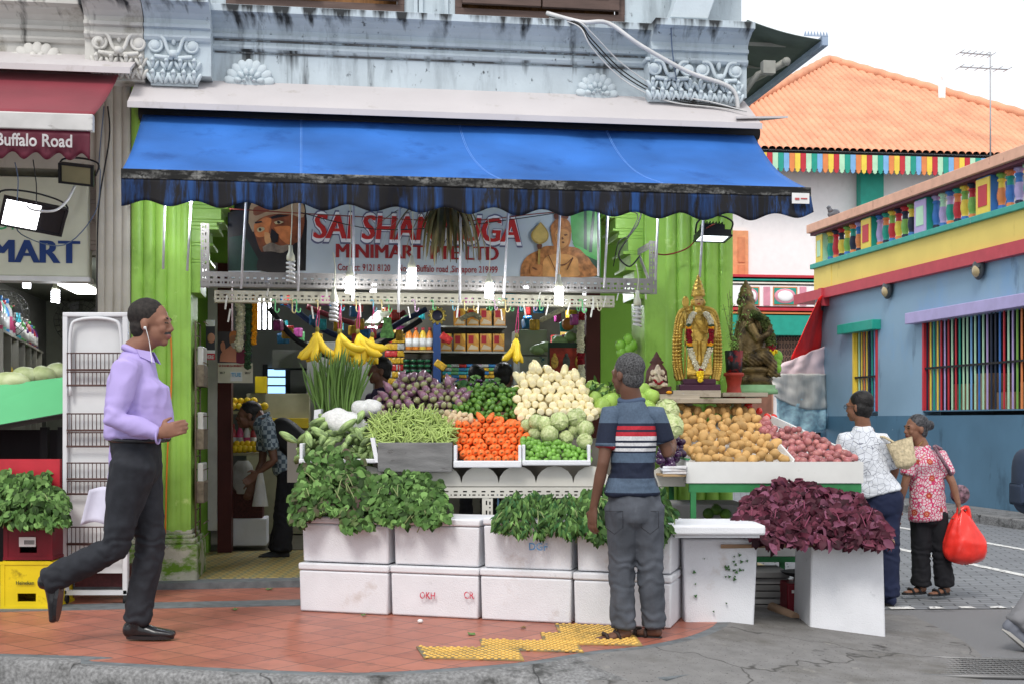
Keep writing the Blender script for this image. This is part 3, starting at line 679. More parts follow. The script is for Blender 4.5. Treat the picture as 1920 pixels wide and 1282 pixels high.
for k, (x, ca, cb_) in enumerate(piers):
    wd = .34 if k else .26
    b = B(MB); b.box(x-wd/2, x+wd/2, -.02, .24, zl1, zc0); o = obj('pier', b, PM[cb_], bb)
    b = B(MB); b.box(x-wd/2-.005, x+wd/2+.005, -.03, -.015, zl1+.02, zc0-.02); b.mi = 1; b.box(x-wd/2+.06, x+wd/2-.06, -.038, -.028, zl1+.12, zc0-.12); obj('pier_panel', b, [PM[ca], PM['mint' if k % 2 == 0 else 'red']], o)
    nx = piers[k+1][0] if k < 3 else TE-.1
    n = 7; a, c = x+wd/2+.1, nx-.27
    if k == 3: n = 7; c = a + (piers[3][0]-piers[2][0])-.5
    for i in range(n): baluster(a+(c-a)*i/(n-1), cnt); cnt += 1
# window 1 and 2
barcols = ['blue', 'sky', 'yellow', 'teal', 'orange', 'mint', 'red', 'navy', 'lilac', 'green']
def grille(a, c, z0, z1, n, par, fc0, fc1, zb):
    for k, (x, col) in enumerate(((a, fc0), (c-.05, fc1))):
        b = B(MB); b.box(x, x+.05, -.02, .1, z0, z1); obj('jamb', b, PM[col], par)
    for i in range(n):
        x = a+.07 + (c-a-.14)*i/(n-1); b = B(MB); b.box(x-.0095, x+.0095, .02, .04, z0, z1); obj('bar', b, PM[random.choice(barcols)], par)
    b = B(MB); b.box(a+.05, c-.05, -.002, .02, zb-.015, zb+.015); obj('cross_bar', b, m_dark, par)
wn1 = thing('window_grille', '', '', (0, 0, 0)); 
def sub(name, parent):
    o = bpy.data.objects.new(name, None); C.objects.link(o); o.parent = parent; o.matrix_parent_inverse = Matrix.Translation(-parent.location); return o
bpy.data.objects.remove(wn1)
b = B(MB); b.box(W1a, W1b, .0, .29, zs-.0, zs+.02); w1o = obj('window', b, m_bw2, bb)
grille(W1a, W1b, zs+.02, zw1, 9, w1o, 'yellow', 'red', LB(1622, 706)[1])
b = B(MB); b.box(W2a, W2b, .0, .29, zs-.0, zs+.02); w2o = obj('window', b, m_bw2, bb)
grille(W2a, W2b, zs+.02, zlin0, 42, w2o, 'red', 'red', zB(690))
x0, x1 = LB(1585, 620)[0], LB(1652, 620)[0]
b = B(MB); b.box(x0, x1, -.16, .0, zw1-.02, LB(1622, 604)[1], .01); obj('lintel', b, PM['teal'], bb)
b = B(MB); b.box(LB(1714, 600)[0], TE, -.16, .0, zlin0-.03, zlin1+.02, .01); obj('lintel', b, m_lil, bb)
# things stacked behind the big grille
m_card = mat('cardboard', (.38, .24, .13), rough=.8, var=.15)
for k, (u, v0, v1, w_) in enumerate(((1795, 720, 771, .5), (1840, 700, 771, .35), (1878, 735, 771, .5), (1925, 715, 771, .5))):
    x, z1_ = LB(u, v0, -.6); b = B(MB); b.box(x, x+w_, .5, .9, zs+.02, z1_); b.mi = 1; b.box(x+w_*.45, x+w_*.55, .495, .5, zs+.03, z1_)
    lab = ['cardboard carton at the left end behind the coloured window bars', 'taller narrow cardboard carton second from the left behind the coloured window bars', 'low cardboard carton third from the left behind the coloured window bars', 'cardboard carton at the right end behind the coloured window bars'][k]
    tag(obj('cardboard_box', b, [m_card, mat('packing_tape', (.5, .42, .28))]), lab, 'box', 'cartons behind the window bars')
# wall lamps
for u, v, lab in ((1542, 571, 'round bulkhead lamp at the far corner of the blue building under the red band'), (1670, 541, 'middle bulkhead lamp on the blue wall under the red band'), (1842, 502, 'nearest bulkhead lamp on the blue wall above the lilac lintel')):
    x, z = LB(u, v); loc = MB @ Vector((x, -.05, z)); t = thing('wall_lamp', lab, 'wall lamp', loc, 'bulkhead lamps on the blue wall')
    b = B(MB); q = Matrix.Rotation(R(90), 4, 'X'); b.sph((x, -.06, z), (.13, .07, .18), 16, 10); b.box(x-.12, x+.12, -.12, -.1, z-.01, z+.012); obj('body', b, mat('dark_lamp_metal', (.07, .08, .085), rough=.35, metal=.3), t)
    b = B(MB); b.sph((x, -.08, z-.05), (.1, .07, .1), 14, 8); obj('lamp_glass', b, mat('amber_glass', (.42, .33, .18), rough=.2, coat=.5), t)
# kerb in front of the blue building
b = B(MB); b.box(-1.5, TE+6, -.75, .0, -.02, .13, .02); struct('far_pavement', b, m_gran)
# pigeon on the coping
x, z = LB(1563, 405, -.1); g = MB @ Vector((x, .1, zc1)); t = thing('pigeon', 'grey pigeon perched on the peach coping of the blue building', 'bird', g)
b = B(Matrix.Translation(g) @ Matrix.Rotation(R(200), 4, 'Z'))
b.sph((0, 0, .12), (.13, .07, .075), 12, 8, Matrix.Rotation(R(20), 4, 'Y')); b.sph((.1, 0, .22), (.04, .035, .04), 10, 8); b.tube([(.06, 0, .15), (.1, 0, .22)], .04, 8, rs=[.055, .033]); b.tube([(-.08, 0, .1), (-.22, 0, .05)], .03, 6, rs=[.05, .02])
b.cyl((.135, 0, .22), (.16, 0, .215), .01, .003, 6); b.cyl((0, .02, .06), (.01, .02, 0), .006); b.cyl((0, -.02, .06), (.01, -.02, 0), .006)
obj('body', b, mat('pigeon_grey', (.12, .13, .15), rough=.7, var=.4, scale=14), t)

# ================================================================ TILED-ROOF BUILDING
MT = Matrix.Translation(((1740-CX)/FPX*34, 34, 0)) @ Matrix.Rotation(R(7), 4, 'Z')
tb = thing('building', 'white building with a big orange clay tile hip roof and multicoloured board fringe', 'building', (11, 36, 0))
zev, zap = 8.75, 13.4; HW = 7.3
m_rt = mat('clay_tiles', (.68, .33, .2), rough=.7, var=.18, scale=1.2, dirt=[('#e6a582', .5, .75, 2.2, (1, 1, 1)), ('#8a4a34', .62, .78, 9, (1, 1, 1))])
def roofface(M, hw, run, rise):
    b = B(M); nr = int(2*hw/.21); per = 6; rows = 30
    for c in range(nr):
        sx = -hw + (c+.5)*.21; top = 1 - abs(sx)/hw
        if top < .03: continue
        nn = max(1, int(rows*top)); vs = []
        for j in range(nn+1):
            for hl in ((0,) if j == nn else (0, 1)):
                t = (j/nn)*top if hl == 0 else min(top, ((j+.92)/nn)*top)
                lift = .0 if hl == 0 else -.022
                vs.append([b._v((sx + .105*math.cos(math.pi*(1-k/per)), run*t, rise*t + .085*math.sin(math.pi*k/per) + lift)) for k in range(per+1)])
        for r0, r1 in zip(vs[:-1], vs[1:]):
            for k in range(per): b._f([r0[k], r0[k+1], r1[k+1], r1[k]], True)
    b.mi = 1
    b.poly([(-hw, 0, -.03), (hw, 0, -.03), (0, run, rise-.03)])
    return b
M1 = MT @ Matrix.Translation((0, 0, zev)); b = roofface(M1, HW, HW, zap-zev); obj('roof', b, [m_rt, m_dark], tb, False)
M2 = MT @ Matrix.Translation((-HW, HW, zev)) @ Matrix.Rotation(R(-90), 4, 'Z'); b = roofface(M2, HW, HW, zap-zev); obj('roof', b, [m_rt, m_dark], tb, False)
b = B(MT)
ap = Vector((0, HW, zap+.06))
for sx in (-HW, HW): b.tube([Vector((sx, -.05, zev+.06)).lerp(ap, i/40) + Vector((0, 0, .03*(i % 2))) for i in range(41)], .15, 8)
obj('roof_ridge', b, m_rt, tb)
b = B(MT); b.box(-HW-.1, HW+.1, .05, .3, zev-.2, zev-.02); obj('eave_beam', b, m_dark, tb)
b = B(MT); wd = .158; seq = ['mint', 'teal', 'sky', 'orange', 'yellow', 'red']
for i in range(int(2*HW/wd)):
    x = -HW + i*wd; b.mi = i % 6; z1_, z0_ = zev-.1, zev-.62
    b.prism([(x+.004, 0, z1_), (x+wd-.004, 0, z1_), (x+wd-.004, 0, z0_+.12), (x+wd-.03, 0, z0_+.08), (x+wd-.02, 0, z0_+.05), (x+wd/2, 0, z0_), (x+.02, 0, z0_+.05), (x+.03, 0, z0_+.08), (x+.004, 0, z0_+.12)], (0, .03, 0))
obj('fringe_boards', b, [PM[s] for s in seq], tb)
m_white = mat('white_wall', (.9, .885, .88), rough=.7, var=.03, dirt=('#b9b4b0', .6, .85, .8, (1, 1, .5)))
def T_(u, v, y): # point on the plane y of MT
    i = MT.inverted(); c = i @ Vector((0, 0, 0)); 
    d = i.to_3x3() @ Vector(((u-CX)/FPX, 1, -(v-HV)/FPX)); c = i @ Vector((0, 0, CZ)); t = (y-c.y)/d.y; return c+d*t
b = B(MT); b.box(-HW+.1, HW-.1, 1.0, 1.2, .0, zev-.3); b.box(-HW+.1, -HW+.3, 1.2, 12, 0, zev-.3); obj('wall', b, m_white, tb)
def tbox(u0, u1, v0, v1, y0, y1, nm, m, par=None):
    a, c = T_(u0, v0, y0), T_(u1, v1, y0); b = B(MT); b.box(a.x, c.x, y0, y1, c.z, a.z); return obj(nm, b, m, par or tb)
tbox(1614, 1657, 320, 800, .6, .9, 'column', PM['teal'])
o = tbox(1340, 1403, 432, 522, .9, 1.0, 'shutter', mat('orange_shutter', (.75, .33, .16), rough=.5))
tbox(1384, 1397, 445, 492, .87, .9, 'panel', mat('orange_panel', (.65, .25, .12)), o); tbox(1384, 1397, 497, 519, .87, .9, 'panel', MATS['orange_panel'], o)
yb = .2
tbox(1330, 1560, 514, 522, yb-.06, 1, 'band', PM['red']); tbox(1330, 1560, 522, 528, yb-.03, 1, 'band', PM['teal']); tbox(1330, 1560, 528, 534, yb-.04, 1, 'band', mat('cream_band', (.75, .7, .6)))
tbox(1330, 1560, 534, 576, yb, 1, 'balcony_panel', m_white); tbox(1330, 1560, 576, 584, yb-.06, 1, 'band', PM['red']); tbox(1330, 1560, 584, 590, yb-.02, 1, 'band', PM['orange'])
tbox(1330, 1560, 590, 629, yb, 1, 'band', PM['teal'])
for u in (1432, 1500): tbox(u, u+12, 538, 573, yb-.03, yb, 'pilaster', mat('pink_paint', (.7, .3, .38)))
for u0, u1 in ((1395, 1424), (1450, 1495)):
    f = tbox(u0, u1, 538, 573, yb-.03, yb, 'panel', PM['orange']); tbox(u0+2, u1-2, 540, 571, yb-.05, yb-.03, 'panel_field', PM['teal'], f)
    a, c = T_(u0+2, 541, yb-.07), T_(u1-2, 570, yb-.07); m_ = (a+c)/2; b = B(MT); b.sph((m_.x, yb-.05, m_.z), (abs(c.x-a.x)/2, .03, abs(a.z-c.z)/2), 16, 8); b.mi = 1; b.sph((m_.x, yb-.07, m_.z), (abs(c.x-a.x)*.36, .03, abs(a.z-c.z)*.36), 14, 8); obj('medallion', b, [MATS['pink_paint'], m_white], f)
b = B(MT)
for k in range(20):
    a, c = T_(1425+k*6.2, 629, .5), T_(1425+k*6.2, 705, .5); n = 6
    for j in range(n):
        z = c.z+(a.z-c.z)*(j+.5)/n; b.tube([(a.x+.028*math.cos(t), .5, z+.07*math.sin(t)) for t in [2*math.pi*q/8 for q in range(8)]], .012, 4, closed=True)
obj('railing', b, m_dark, tb)
tbox(1425, 1450, 640, 800, .7, .95, 'door', mat('peach_wall', (.5, .28, .2), rough=.7))
tbox(1380, 1447, 735, 860, .5, .8, 'door', mat('brown_panel', (.2, .09, .06), rough=.6, var=.2))
tbox(1460, 1530, 632, 700, .8, .95, 'door', MATS['peach_wall'])
# vent pipe and antenna
a = T_(1766, 195, 4.2); b = B(MT); b.cyl((a.x, 4.2, a.z-.5), (a.x, 4.2, a.z+.7), .11); b.cyl((a.x, 4.2, a.z+.7), (a.x, 4.2, a.z+1.0), .035)
tag(obj('vent_pipe', b, m_white), 'white vent pipe standing on the tiled roof slope', 'vent pipe')
a, c = T_(1857, 292, -.15), T_(1857, 98, -.15); b = B(MT); b.cyl((a.x, -.15, a.z), (c.x, -.15, c.z), .022)
for v, l0, l1 in ((102, -57, 2), (129, -57, 32)):
    p = T_(1857+l0, v-3, -.15); q = T_(1857+l1, v+2, -.15); b.cyl(p, q, .02)
    for k in range(6): m_ = p.lerp(q, k/5); b.cyl(m_+Vector((0, -.25, 0)), m_+Vector((0, .25, 0)), .01)
tag(obj('tv_antenna', b, mat('antenna_grey', (.42, .43, .45), rough=.5)), 'tall thin television antenna on a pole above the tiled roof edge', 'antenna')
# ---- tents and tarpaulins between the buildings
def sheet(name, pts4, D4, m, label, cat, sag=.1, folds=9, nu=24, nv=16):
    c = [P(u, v, d) for (u, v), d in zip(pts4, D4)]; sd = ru(0, 50)
    b = B()
    def fn(i, j):
        p = (c[0]*(1-i)+c[1]*i)*(1-j) + (c[3]*(1-i)+c[2]*i)*j
        return p + Vector((0, -.07*abs(math.sin(folds*i+sd+j))+.05*noise.noise(Vector((i*5, j*4, sd))), -sag*4*i*(1-i)*j + .02*noise.noise(Vector((i*7, j*3, sd+3)))))
    b.grid(fn, nu, nv); o = obj(name, b, m, None, False); o.modifiers.new('s', 'SOLIDIFY').thickness = .01
    return tag(o, label, cat)
sheet('tent_flap', [(1532, 562), (1556, 540), (1556, 690), (1482, 672)], [22, 23.5, 23.5, 21.5], mat('red_tent', (.75, .02, .02), rough=.5, var=.1), 'bright red tent flap hanging beside the corner of the blue building', 'tent')
sheet('parasol_canopy', [(1470, 680), (1548, 648), (1548, 712), (1440, 700)], [21, 22.8, 22.8, 20], mat('pink_canopy', (.85, .66, .69), rough=.6, var=.12, scale=3), 'faded pink and white canopy below the red tent flap', 'canopy')
sheet('tarpaulin', [(1445, 700), (1548, 700), (1548, 765), (1450, 742)], [20, 22.6, 22.6, 20], mat('grey_tarp', (.66, .64, .6), rough=.55, var=.2, scale=4), 'grey plastic tarpaulin hanging below the pink canopy', 'tarpaulin')
sheet('tarpaulin', [(1454, 742), (1548, 752), (1548, 802), (1456, 800)], [20.2, 22.6, 22.6, 20.2], mat('blue_tarp', (.45, .68, .85), rough=.5, var=.35, scale=4, stretch=(1, 1, 4)), 'light blue striped tarpaulin hanging lowest beside the blue building', 'tarpaulin')
b = B()
for k in range(5):
    p = P(1500+k*9, 812, 22.8); b.box(p.x-.02, p.x+.02, p.y, p.y+.03, .1, p.z)
p0, p1 = P(1496, 812, 22.8), P(1545, 812, 22.8); b.box(p0.x, p1.x, 22.8, 22.84, p0.z-.05, p0.z+.02)
tag(obj('metal_fence', b, m_dark), 'short black metal fence at the far corner of the blue building', 'fence')
# pale tower far behind
tw = thing('apartment_tower', 'very pale tall apartment block fading into the white sky behind the tiled roof', 'building', (20, 110, 0))
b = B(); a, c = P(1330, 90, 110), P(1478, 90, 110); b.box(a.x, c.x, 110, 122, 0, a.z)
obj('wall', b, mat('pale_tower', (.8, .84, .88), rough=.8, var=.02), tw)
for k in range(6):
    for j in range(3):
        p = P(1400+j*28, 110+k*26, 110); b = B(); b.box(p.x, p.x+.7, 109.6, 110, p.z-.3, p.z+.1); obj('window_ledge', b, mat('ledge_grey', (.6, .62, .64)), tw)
# ================================================================ SIGNS
def W(p): return MF @ Vector(p)
sg = thing('signboard', 'wide printed signboard with red shop name between an old bearded face and a golden statue', 'sign', W((0, .25, 2.5)))
qs = -.2
def SPx(u, v, e=0): p = LP(u, v, qs); p.y -= e; return p
a, c = SPx(428, 515), SPx(1124, 520)
m_sbd = mat('sign_board', (.50, .56, .58), rough=.25, var=.12, scale=1.2, coat=.2)
b = B(MF); b.box(a.x, c.x, .2, .24, a.z-.03, a.z+.78); obj('board', b, m_sbd, sg)
def fl(name, polys, org, k, mats, e0=.002, par=None):
    """flat printed shapes: polygons in enlarged photo coordinates stacked 1 mm apart"""
    for i, (mi_, pl) in enumerate(polys):
        b = B(MF); e = e0 + .0012*i; sm = curve([(x, y, 0) for x, y in pl] + [(pl[0][0], pl[0][1], 0)], 4)[:-1] if len(pl) > 5 else [Vector((x, y, 0)) for x, y in pl]
        pts = [SPx(org[0]+p.x/k, org[1]+p.y/k, e) for p in sm]
        b.prism(pts, (0, .0009, 0)); yield b, mi_
def picture(name, polys, org, k, mats, par, e0=.002):
    bb_ = B()
    for b, mi_ in fl(name, polys, org, k, mats, e0):
        bmesh.ops.recalc_face_normals(b.bm, faces=b.bm.faces)
        for f in b.bm.faces: f.material_index = mi_
        me = bpy.data.meshes.new('t'); b.bm.to_mesh(me); bb_.bm.from_mesh(me); bpy.data.meshes.remove(me); b.bm.free()
    return obj(name, bb_, mats, par)
prt = lambda n, c, v=.25, s=10: mat(n, c, rough=.3, var=v, scale=s, coat=.1)
picture('printed_face', [(0, [(60,-300),(1260,-300),(1330,300),(1310,1095),(60,1095)]),
 (1, [(80,560),(330,520),(580,960),(520,1095),(80,1095)]),
 (2, [(400,150),(520,-60),(900,-160),(1220,60),(1290,300),(1220,620),(1100,820),(900,900),(640,840),(520,600)]),
 (3, [(395,330),(420,60),(560,-100),(900,-160),(1250,0),(1270,240),(1050,190),(800,190),(620,240),(500,330),(470,480)]),
 (4, [(470,190),(480,90),(600,50),(740,40),(770,100),(660,160),(520,215)]),
 (5, [(480,360),(640,250),(760,270),(740,380),(700,520),(560,560),(490,500)]),
 (5, [(800,400),(950,380),(1070,400),(1060,560),(1040,680),(920,600),(860,520)]),
 (6, [(650,480),(730,500),(750,620),(730,680),(680,670),(650,600)]),
 (0, [(760,420),(880,520),(860,640),(780,660),(740,560)]),
 (0, [(490,320),(600,300),(620,325),(510,345)]), (0, [(740,240),(860,200),(1060,215),(900,245),(770,270)]),
 (7, [(530,430),(580,400),(640,410),(650,440),(590,480),(540,470)]), (7, [(800,320),(880,295),(960,320),(900,350),(830,355)]),
 (0, [(560,420),(585,415),(605,440),(585,470),(560,455)]), (0, [(850,310),(880,300),(910,325),(885,350),(855,340)]),
 (8, [(620,720),(760,650),(900,700),(1060,680),(1080,760),(960,820),(760,800),(650,800)]),
 (0, [(600,800),(760,790),(960,810),(1180,640),(1240,800),(1210,1095),(560,1095)])],
 (420, 380), 8.545, [prt('print_dark', (.018, .014, .012)), prt('print_green_dark', (.01, .04, .025)), prt('print_skin_dark', (.20, .06, .022), .5, 14), prt('print_cloth', (.36, .25, .15), .2), prt('print_badge', (.22, .08, .04)), prt('print_skin', (.48, .16, .05), .3, 18), prt('print_highlight', (.52, .27, .11)), prt('print_eye', (.42, .36, .2)), prt('print_moustache', (.19, .15, .11), .4, 20)], sg)
picture('printed_statue', [(0, [(900,-300),(1420,-300),(1420,1190),(1250,1190),(960,600)]), (1, [(1150,100),(1195,100),(1200,820),(1150,820)]), (1, [(1290,100),(1330,100),(1280,800),(1230,800)]), (2, [(960,640),(1180,760),(1390,900),(1360,940),(1100,880)]), (1, [(1180,850),(1400,950),(1400,1190),(1300,1190)]),
 (3, [(130,1190),(150,1000),(260,850),(420,770),(560,700),(1000,720),(1150,820),(1270,960),(1320,1190)]),
 (4, [(490,1190),(495,960),(560,870),(700,830),(900,840),(1040,900),(1060,1060),(1040,1190)]),
 (5, [(640,640),(620,420),(660,320),(740,240),(830,240),(920,330),(945,460),(930,640),(860,760),(760,790),(700,760)]),
 (3, [(610,480),(620,380),(700,270),(780,240),(860,260),(930,350),(945,500),(880,430),(780,410),(680,430)]),
 (6, [(665,200),(780,130),(900,200),(880,270),(790,250),(690,280)]), (3, [(700,140),(780,90),(850,140),(840,180),(720,180)]),
 (4, [(680,520),(720,440),(800,430),(900,470),(910,560),(880,680),(800,740),(730,700)]),
 (6, [(700,525),(740,510),(770,530),(735,545)]), (6, [(820,520),(870,510),(890,530),(840,545)]), (6, [(785,570),(805,560),(825,595),(790,605)]), (6, [(785,640),(810,630),(840,645),(810,665)]),
 (6, [(720,950),(760,1000),(860,980),(940,910),(930,935),(850,1005),(760,1015)]), (6, [(580,840),(700,1100),(740,1180),(720,1180),(570,850)]), (6, [(960,880),(870,1080),(880,1090),(975,900)]),
 (7, [(450,320),(540,430),(580,520),(560,610),(500,660),(430,675),(350,640),(300,560),(310,480),(380,400)]),
 (8, [(450,345),(525,440),(558,520),(540,600),(490,640),(430,652),(365,620),(322,555),(335,480),(395,410)]), (6, [(390,680),(470,680),(465,740),(450,760),(410,760),(395,720)]),
 (7, [(410,760),(445,760),(435,1190),(400,1190)]), (5, [(280,1060),(330,1010),(440,1000),(480,1040),(470,1100),(420,1180),(330,1180),(290,1130)]),
 (6, [(320,1040),(380,1060),(400,1090),(370,1095),(310,1060)])],
 (960, 380), 8.547, [prt('print_green', (.09, .36, .08), .6, 4), prt('print_bamboo', (.02, .07, .035)), prt('print_leaf', (.08, .4, .08)), prt('print_cloak', (.42, .17, .05), .5, 26), prt('print_gold', (.60, .29, .09), .3, 12), prt('print_bronze', (.42, .17, .05), .3, 12), prt('print_brown', (.14, .05, .02), .3), prt('print_brass', (.4, .27, .06), .2), prt('print_brass_light', (.58, .42, .12), .25)], sg)
def lettering(txt, u0, u1, vt, vb, m, par, e, bold=.0, shear=0, name='lettering', grow=0, q=None, fit='cap', faux=0):
    """text fitted into a pixel box on the sign plane"""
    b = B(); b.text(txt, (0, 0, 0), 1, .4, bold, shear=shear)
    xs = [v.co.x for v in b.bm.verts]; x0, x1 = min(xs), max(xs); zs = [v.co.z for v in b.bm.verts]; z0 = 0 if fit == 'cap' else min(zs); z1 = .73 if fit == 'cap' else max(zs)
    pl = SPx if q is None else (lambda u, v, e=0: LP(u, v, q) - Vector((0, e, 0)))
    p0, p1 = pl(u0, vb, e), pl(u1, vt, e); um = (u0+u1)/2
    zb_, zt_ = pl(um, vb, e).z, pl(um, vt, e).z
    for v in b.bm.verts:
        x = p0.x + (v.co.x-x0)/(x1-x0)*(p1.x-p0.x); z = zb_ + (v.co.z-z0)/(z1-z0)*(zt_-zb_)
        v.co = MF @ Vector((x, p0.y - (.0012 if v.co.y < 0 else 0), z))
    if faux:
        g0 = list(b.bm.verts)+list(b.bm.edges)+list(b.bm.faces)
        for k, dx in enumerate((-faux, faux)):
            r_ = bmesh.ops.duplicate(b.bm, geom=g0)
            for e in r_['geom']:
                if isinstance(e, bmesh.types.BMVert): e.co += MF.to_3x3() @ Vector((dx, -.0004*(k+1), 0))
    return obj(name, b, m, par)
m_rl = mat('red_letters', (.48, .03, .025), rough=.4); m_rd = mat('dark_red_letters', (.3, .02, .02), rough=.4)
lettering('SAI SHANMUGA', 583, 980, 399, 457, mat('letter_shadow', (.12, .12, .2)), sg, .004, .05, .12)
lettering('SAI SHANMUGA', 585, 978, 401, 455, mat('letter_outline', (.8, .8, .8)), sg, .006, .035, .12)
lettering('SAI SHANMUGA', 589, 974, 404, 451, m_rl, sg, .008, .0, .12, faux=.008)
lettering('MINIMART PTE LTD', 631, 934, 459, 486, m_rd, sg, .004, .0, faux=.006)
lettering('Contact: 9121 8120    No 50 Buffalo road ,Singapore 219999', 633, 933, 497, 510, m_rd, sg, .004, .012)
# neighbour sign
sg2 = thing('signboard', 'cream lightbox sign ending in big dark blue letters over the shop at the left edge', 'sign', W((-4, .2, 2.6)))
q5 = .0; a = LP(-300, 388, q5); c = LP(166, 520, q5)
b = B(MF); b.box(a.x, c.x, .0, .14, c.z, a.z+.25, .01); obj('board', b, mat('sign_cream', (.55, .56, .43), rough=.3, var=.07, dirt=('#6d5a2e', .72, .8, 8, (1, 1, 1)), coat=.2), sg2)
b = B(MF); b.box(a.x, c.x+.01, -.015, .15, c.z-.035, c.z); obj('frame', b, mat('white_trim', (.6, .6, .58)), sg2)
lettering('MINIMART', -150, 148, 447, 492, mat('navy_letters', (.012, .04, .16)), sg2, .003, .0, faux=.011, q=q5)
lettering('ORATE', -12, 112, 402, 432, mat('green_letters', (.04, .35, .12)), sg2, .003, -.005, q=q5)
# ================================================================ RACKS OF SLOTTED ANGLE
m_sl = mat('slotted_angle_white', (.5, .47, .36), rough=.5, var=.12, scale=8, dirt=('#4a4033', .62, .75, 14, (1, 1, 1)))
m_slg = mat('slotted_angle_grey', (.26, .245, .225), rough=.5, var=.12, scale=8, dirt=('#3a332b', .62, .75, 14, (1, 1, 1)))
def slotted(b, p0, p1, h, up=Vector((0, 0, 1)), t=.003, pitch=.05):
    """strip from p0 to p1, height h in direction up, with two rows of real slots"""
    p0, p1 = Vector(p0), Vector(p1); d = (p1-p0); L_ = d.length; d.normalize(); n = d.cross(up).normalized()
    def bar(s0, s1, u0, u1):
        o = [p0 + d*s + up*u for s, u in ((s0, u0), (s1, u0), (s1, u1), (s0, u1))]; b.prism(o, n*t)
    for u0, u1 in ((0, .2), (.34, .52), (.66, 1)): bar(0, L_, h*u0, h*u1)
    k = int(L_/pitch); pt = L_/k
    for i in range(k+1):
        x = i*pt; bar(max(0, x-pt*.28), min(L_, x+pt*.28), h*.52, h*.66); bar(max(0, x-pt*.36), min(L_, x-pt*.06), h*.2, h*.34); bar(max(0, x+pt*.08), min(L_, x+pt*.30), h*.2, h*.34)
def rack(u0, u1, v, q, hpx, m, label, ends=False):
    a, c = LP(u0, v, q), LP(u1, v, q); z = LP((u0+u1)/2, v, q).z; h = hpx*(9.4-q)/FPX
    t = thing('hanging_rack', label, 'rack', W((a.x, -q, z)))
    b = B(MF); slotted(b, (a.x, -q, z-h), (c.x, -q, z-h), h); obj('front_rail', b, m, t)
    b = B(MF); slotted(b, (a.x, -q+.06, z-h), (c.x, -q+.06, z-h), .05, Vector((0, -1, 0))); obj('under_rail', b, m, t)
    if ends:
        for x, hh in ((a.x, .34), (c.x-.02, .28)):
            b = B(MF); slotted(b, (x, -q, z-h-.01), (x, -q, z+hh), .06, Vector((1, 0, 0))); obj('upright', b, m, t)
            b = B(MF); slotted(b, (x, -q, z+hh-.06), (x, -.06, z+hh-.06), .05); obj('side_rail', b, m, t)
            b = B(MF); b.prism([(x, -q, z-.05), (x, -q, z), (x, -.12, z+hh-.05), (x, -.12, z+hh-.1)], (.004, 0, 0)); obj('brace', b, m, t)
rack(376, 1222, 516, .42, 27, m_slg, 'upper grey slotted metal rack hanging across the shop front with bracketed ends', True)
rack(402, 1152, 550, .2, 21, m_sl, 'lower white slotted metal rack with coloured hooks across the shop front')
m_rod = mat('white_rod', (.62, .62, .64), rough=.4, var=.15, scale=30)
for k, (u0, v0, u1, v1) in enumerate(((464, 375, 452, 542), (563, 380, 559, 547), (663, 385, 662, 565), (750, 385, 747, 586), (864, 385, 862, 568), (955, 385, 945, 559), (1053, 385, 1042, 547), (1122, 385, 1122, 518), (1142, 385, 1133, 540), (1236, 385, 1229, 526), (310, 380, 306, 505), (361, 375, 351, 508), (1322, 390, 1312, 520))):
    q = .5; p, r = LP(u0, v0, q), LP(u1, v1, q); b = B(MF); p.z += .15; b.cyl(p, r, .009, None, 6)
    near = ['left of the bearded face', 'right of the bearded face', 'before the word SAI', 'before the letters SH', 'beside the hanging plant', 'before the last letters of the shop name', 'in front of the golden statue print', 'at the right end of the signboard', 'just right of the signboard', 'by the right green pillar corner', 'on the left green pillar', 'at the inner edge of the left green pillar', 'over the golden deity figure'][k]
    tag(obj('hanging_rod', b, m_rod), 'thin white rod hanging ' + near, 'rod', 'white rods hanging from the awning frame')
# ---------------------------------------------------------------- bulbs
m_glow = mat('bulb_glow', (.93, .95, 1), emit=9); m_glass = mat('spiral_glass', (.62, .62, .6), rough=.25, coat=.3); m_hold = mat('lamp_holder', (.55, .55, .42), rough=.4)
def bulb(loc, h, lit, label, cord=.5, energy=2.6, rad=.032, local=True):
    base = Vector(loc); M = MF if local else Matrix()
    t = thing('light_bulb', label, 'light bulb', M @ base, 'energy saving bulbs')
    b = B(M); b.lathe(base, [(.014, h*1.0), (.016, h*.82), (.028, h*.72), (.03, h*.62), (.02, h*.58)], 12); b.tube(curve([base+Vector((0, 0, h)), base+Vector((.01, .01, h+cord*.5)), base+Vector((-.005, 0.02, h+cord))], 5), .004, 5)
    obj('lamp_holder', b, m_hold, t)
    b = B(M); n = 90
    b.tube([base + Vector((rad*.8*math.cos(i/n*2*math.pi*5), rad*.8*math.sin(i/n*2*math.pi*5), h*.58*(1-i/n))) for i in range(n+1)], .009, 6)
    b.cyl(base+Vector((0, 0, h*.1)), base+Vector((0, 0, h*.6)), .012)
    obj('spiral_tube', b, m_glow if lit else m_glass, t)
    if lit:
        l = bpy.data.lights.new('bulb', 'POINT'); l.energy = energy; l.color = (.93, .96, 1); l.shadow_soft_size = .05
        o = bpy.data.objects.new('bulb_lamp', l); C.objects.link(o); o.parent = t; o.matrix_parent_inverse = Matrix.Translation(-t.location); o.location = M @ (base+Vector((0, -.06, -.03)))
def bpos(u, v, q): return LP(u, v, q)
bulb(bpos(545, 530, .55), .26, False, 'unlit compact bulb in a cream holder hanging before the bearded face')
bulb(bpos(656, 551, .5), .2, True, 'glowing bulb hanging left of the hanging plant over the rack')
bulb(bpos(772, 538, .55), .22, True, 'glowing bulb hanging directly below the dry hanging plant')
bulb(bpos(626, 603, .55), .24, False, 'large unlit spiral bulb above the yellow bananas', .25)
bulb(bpos(917, 560, .5), .18, True, 'glowing bulb hanging below the shop name last letters', .4)
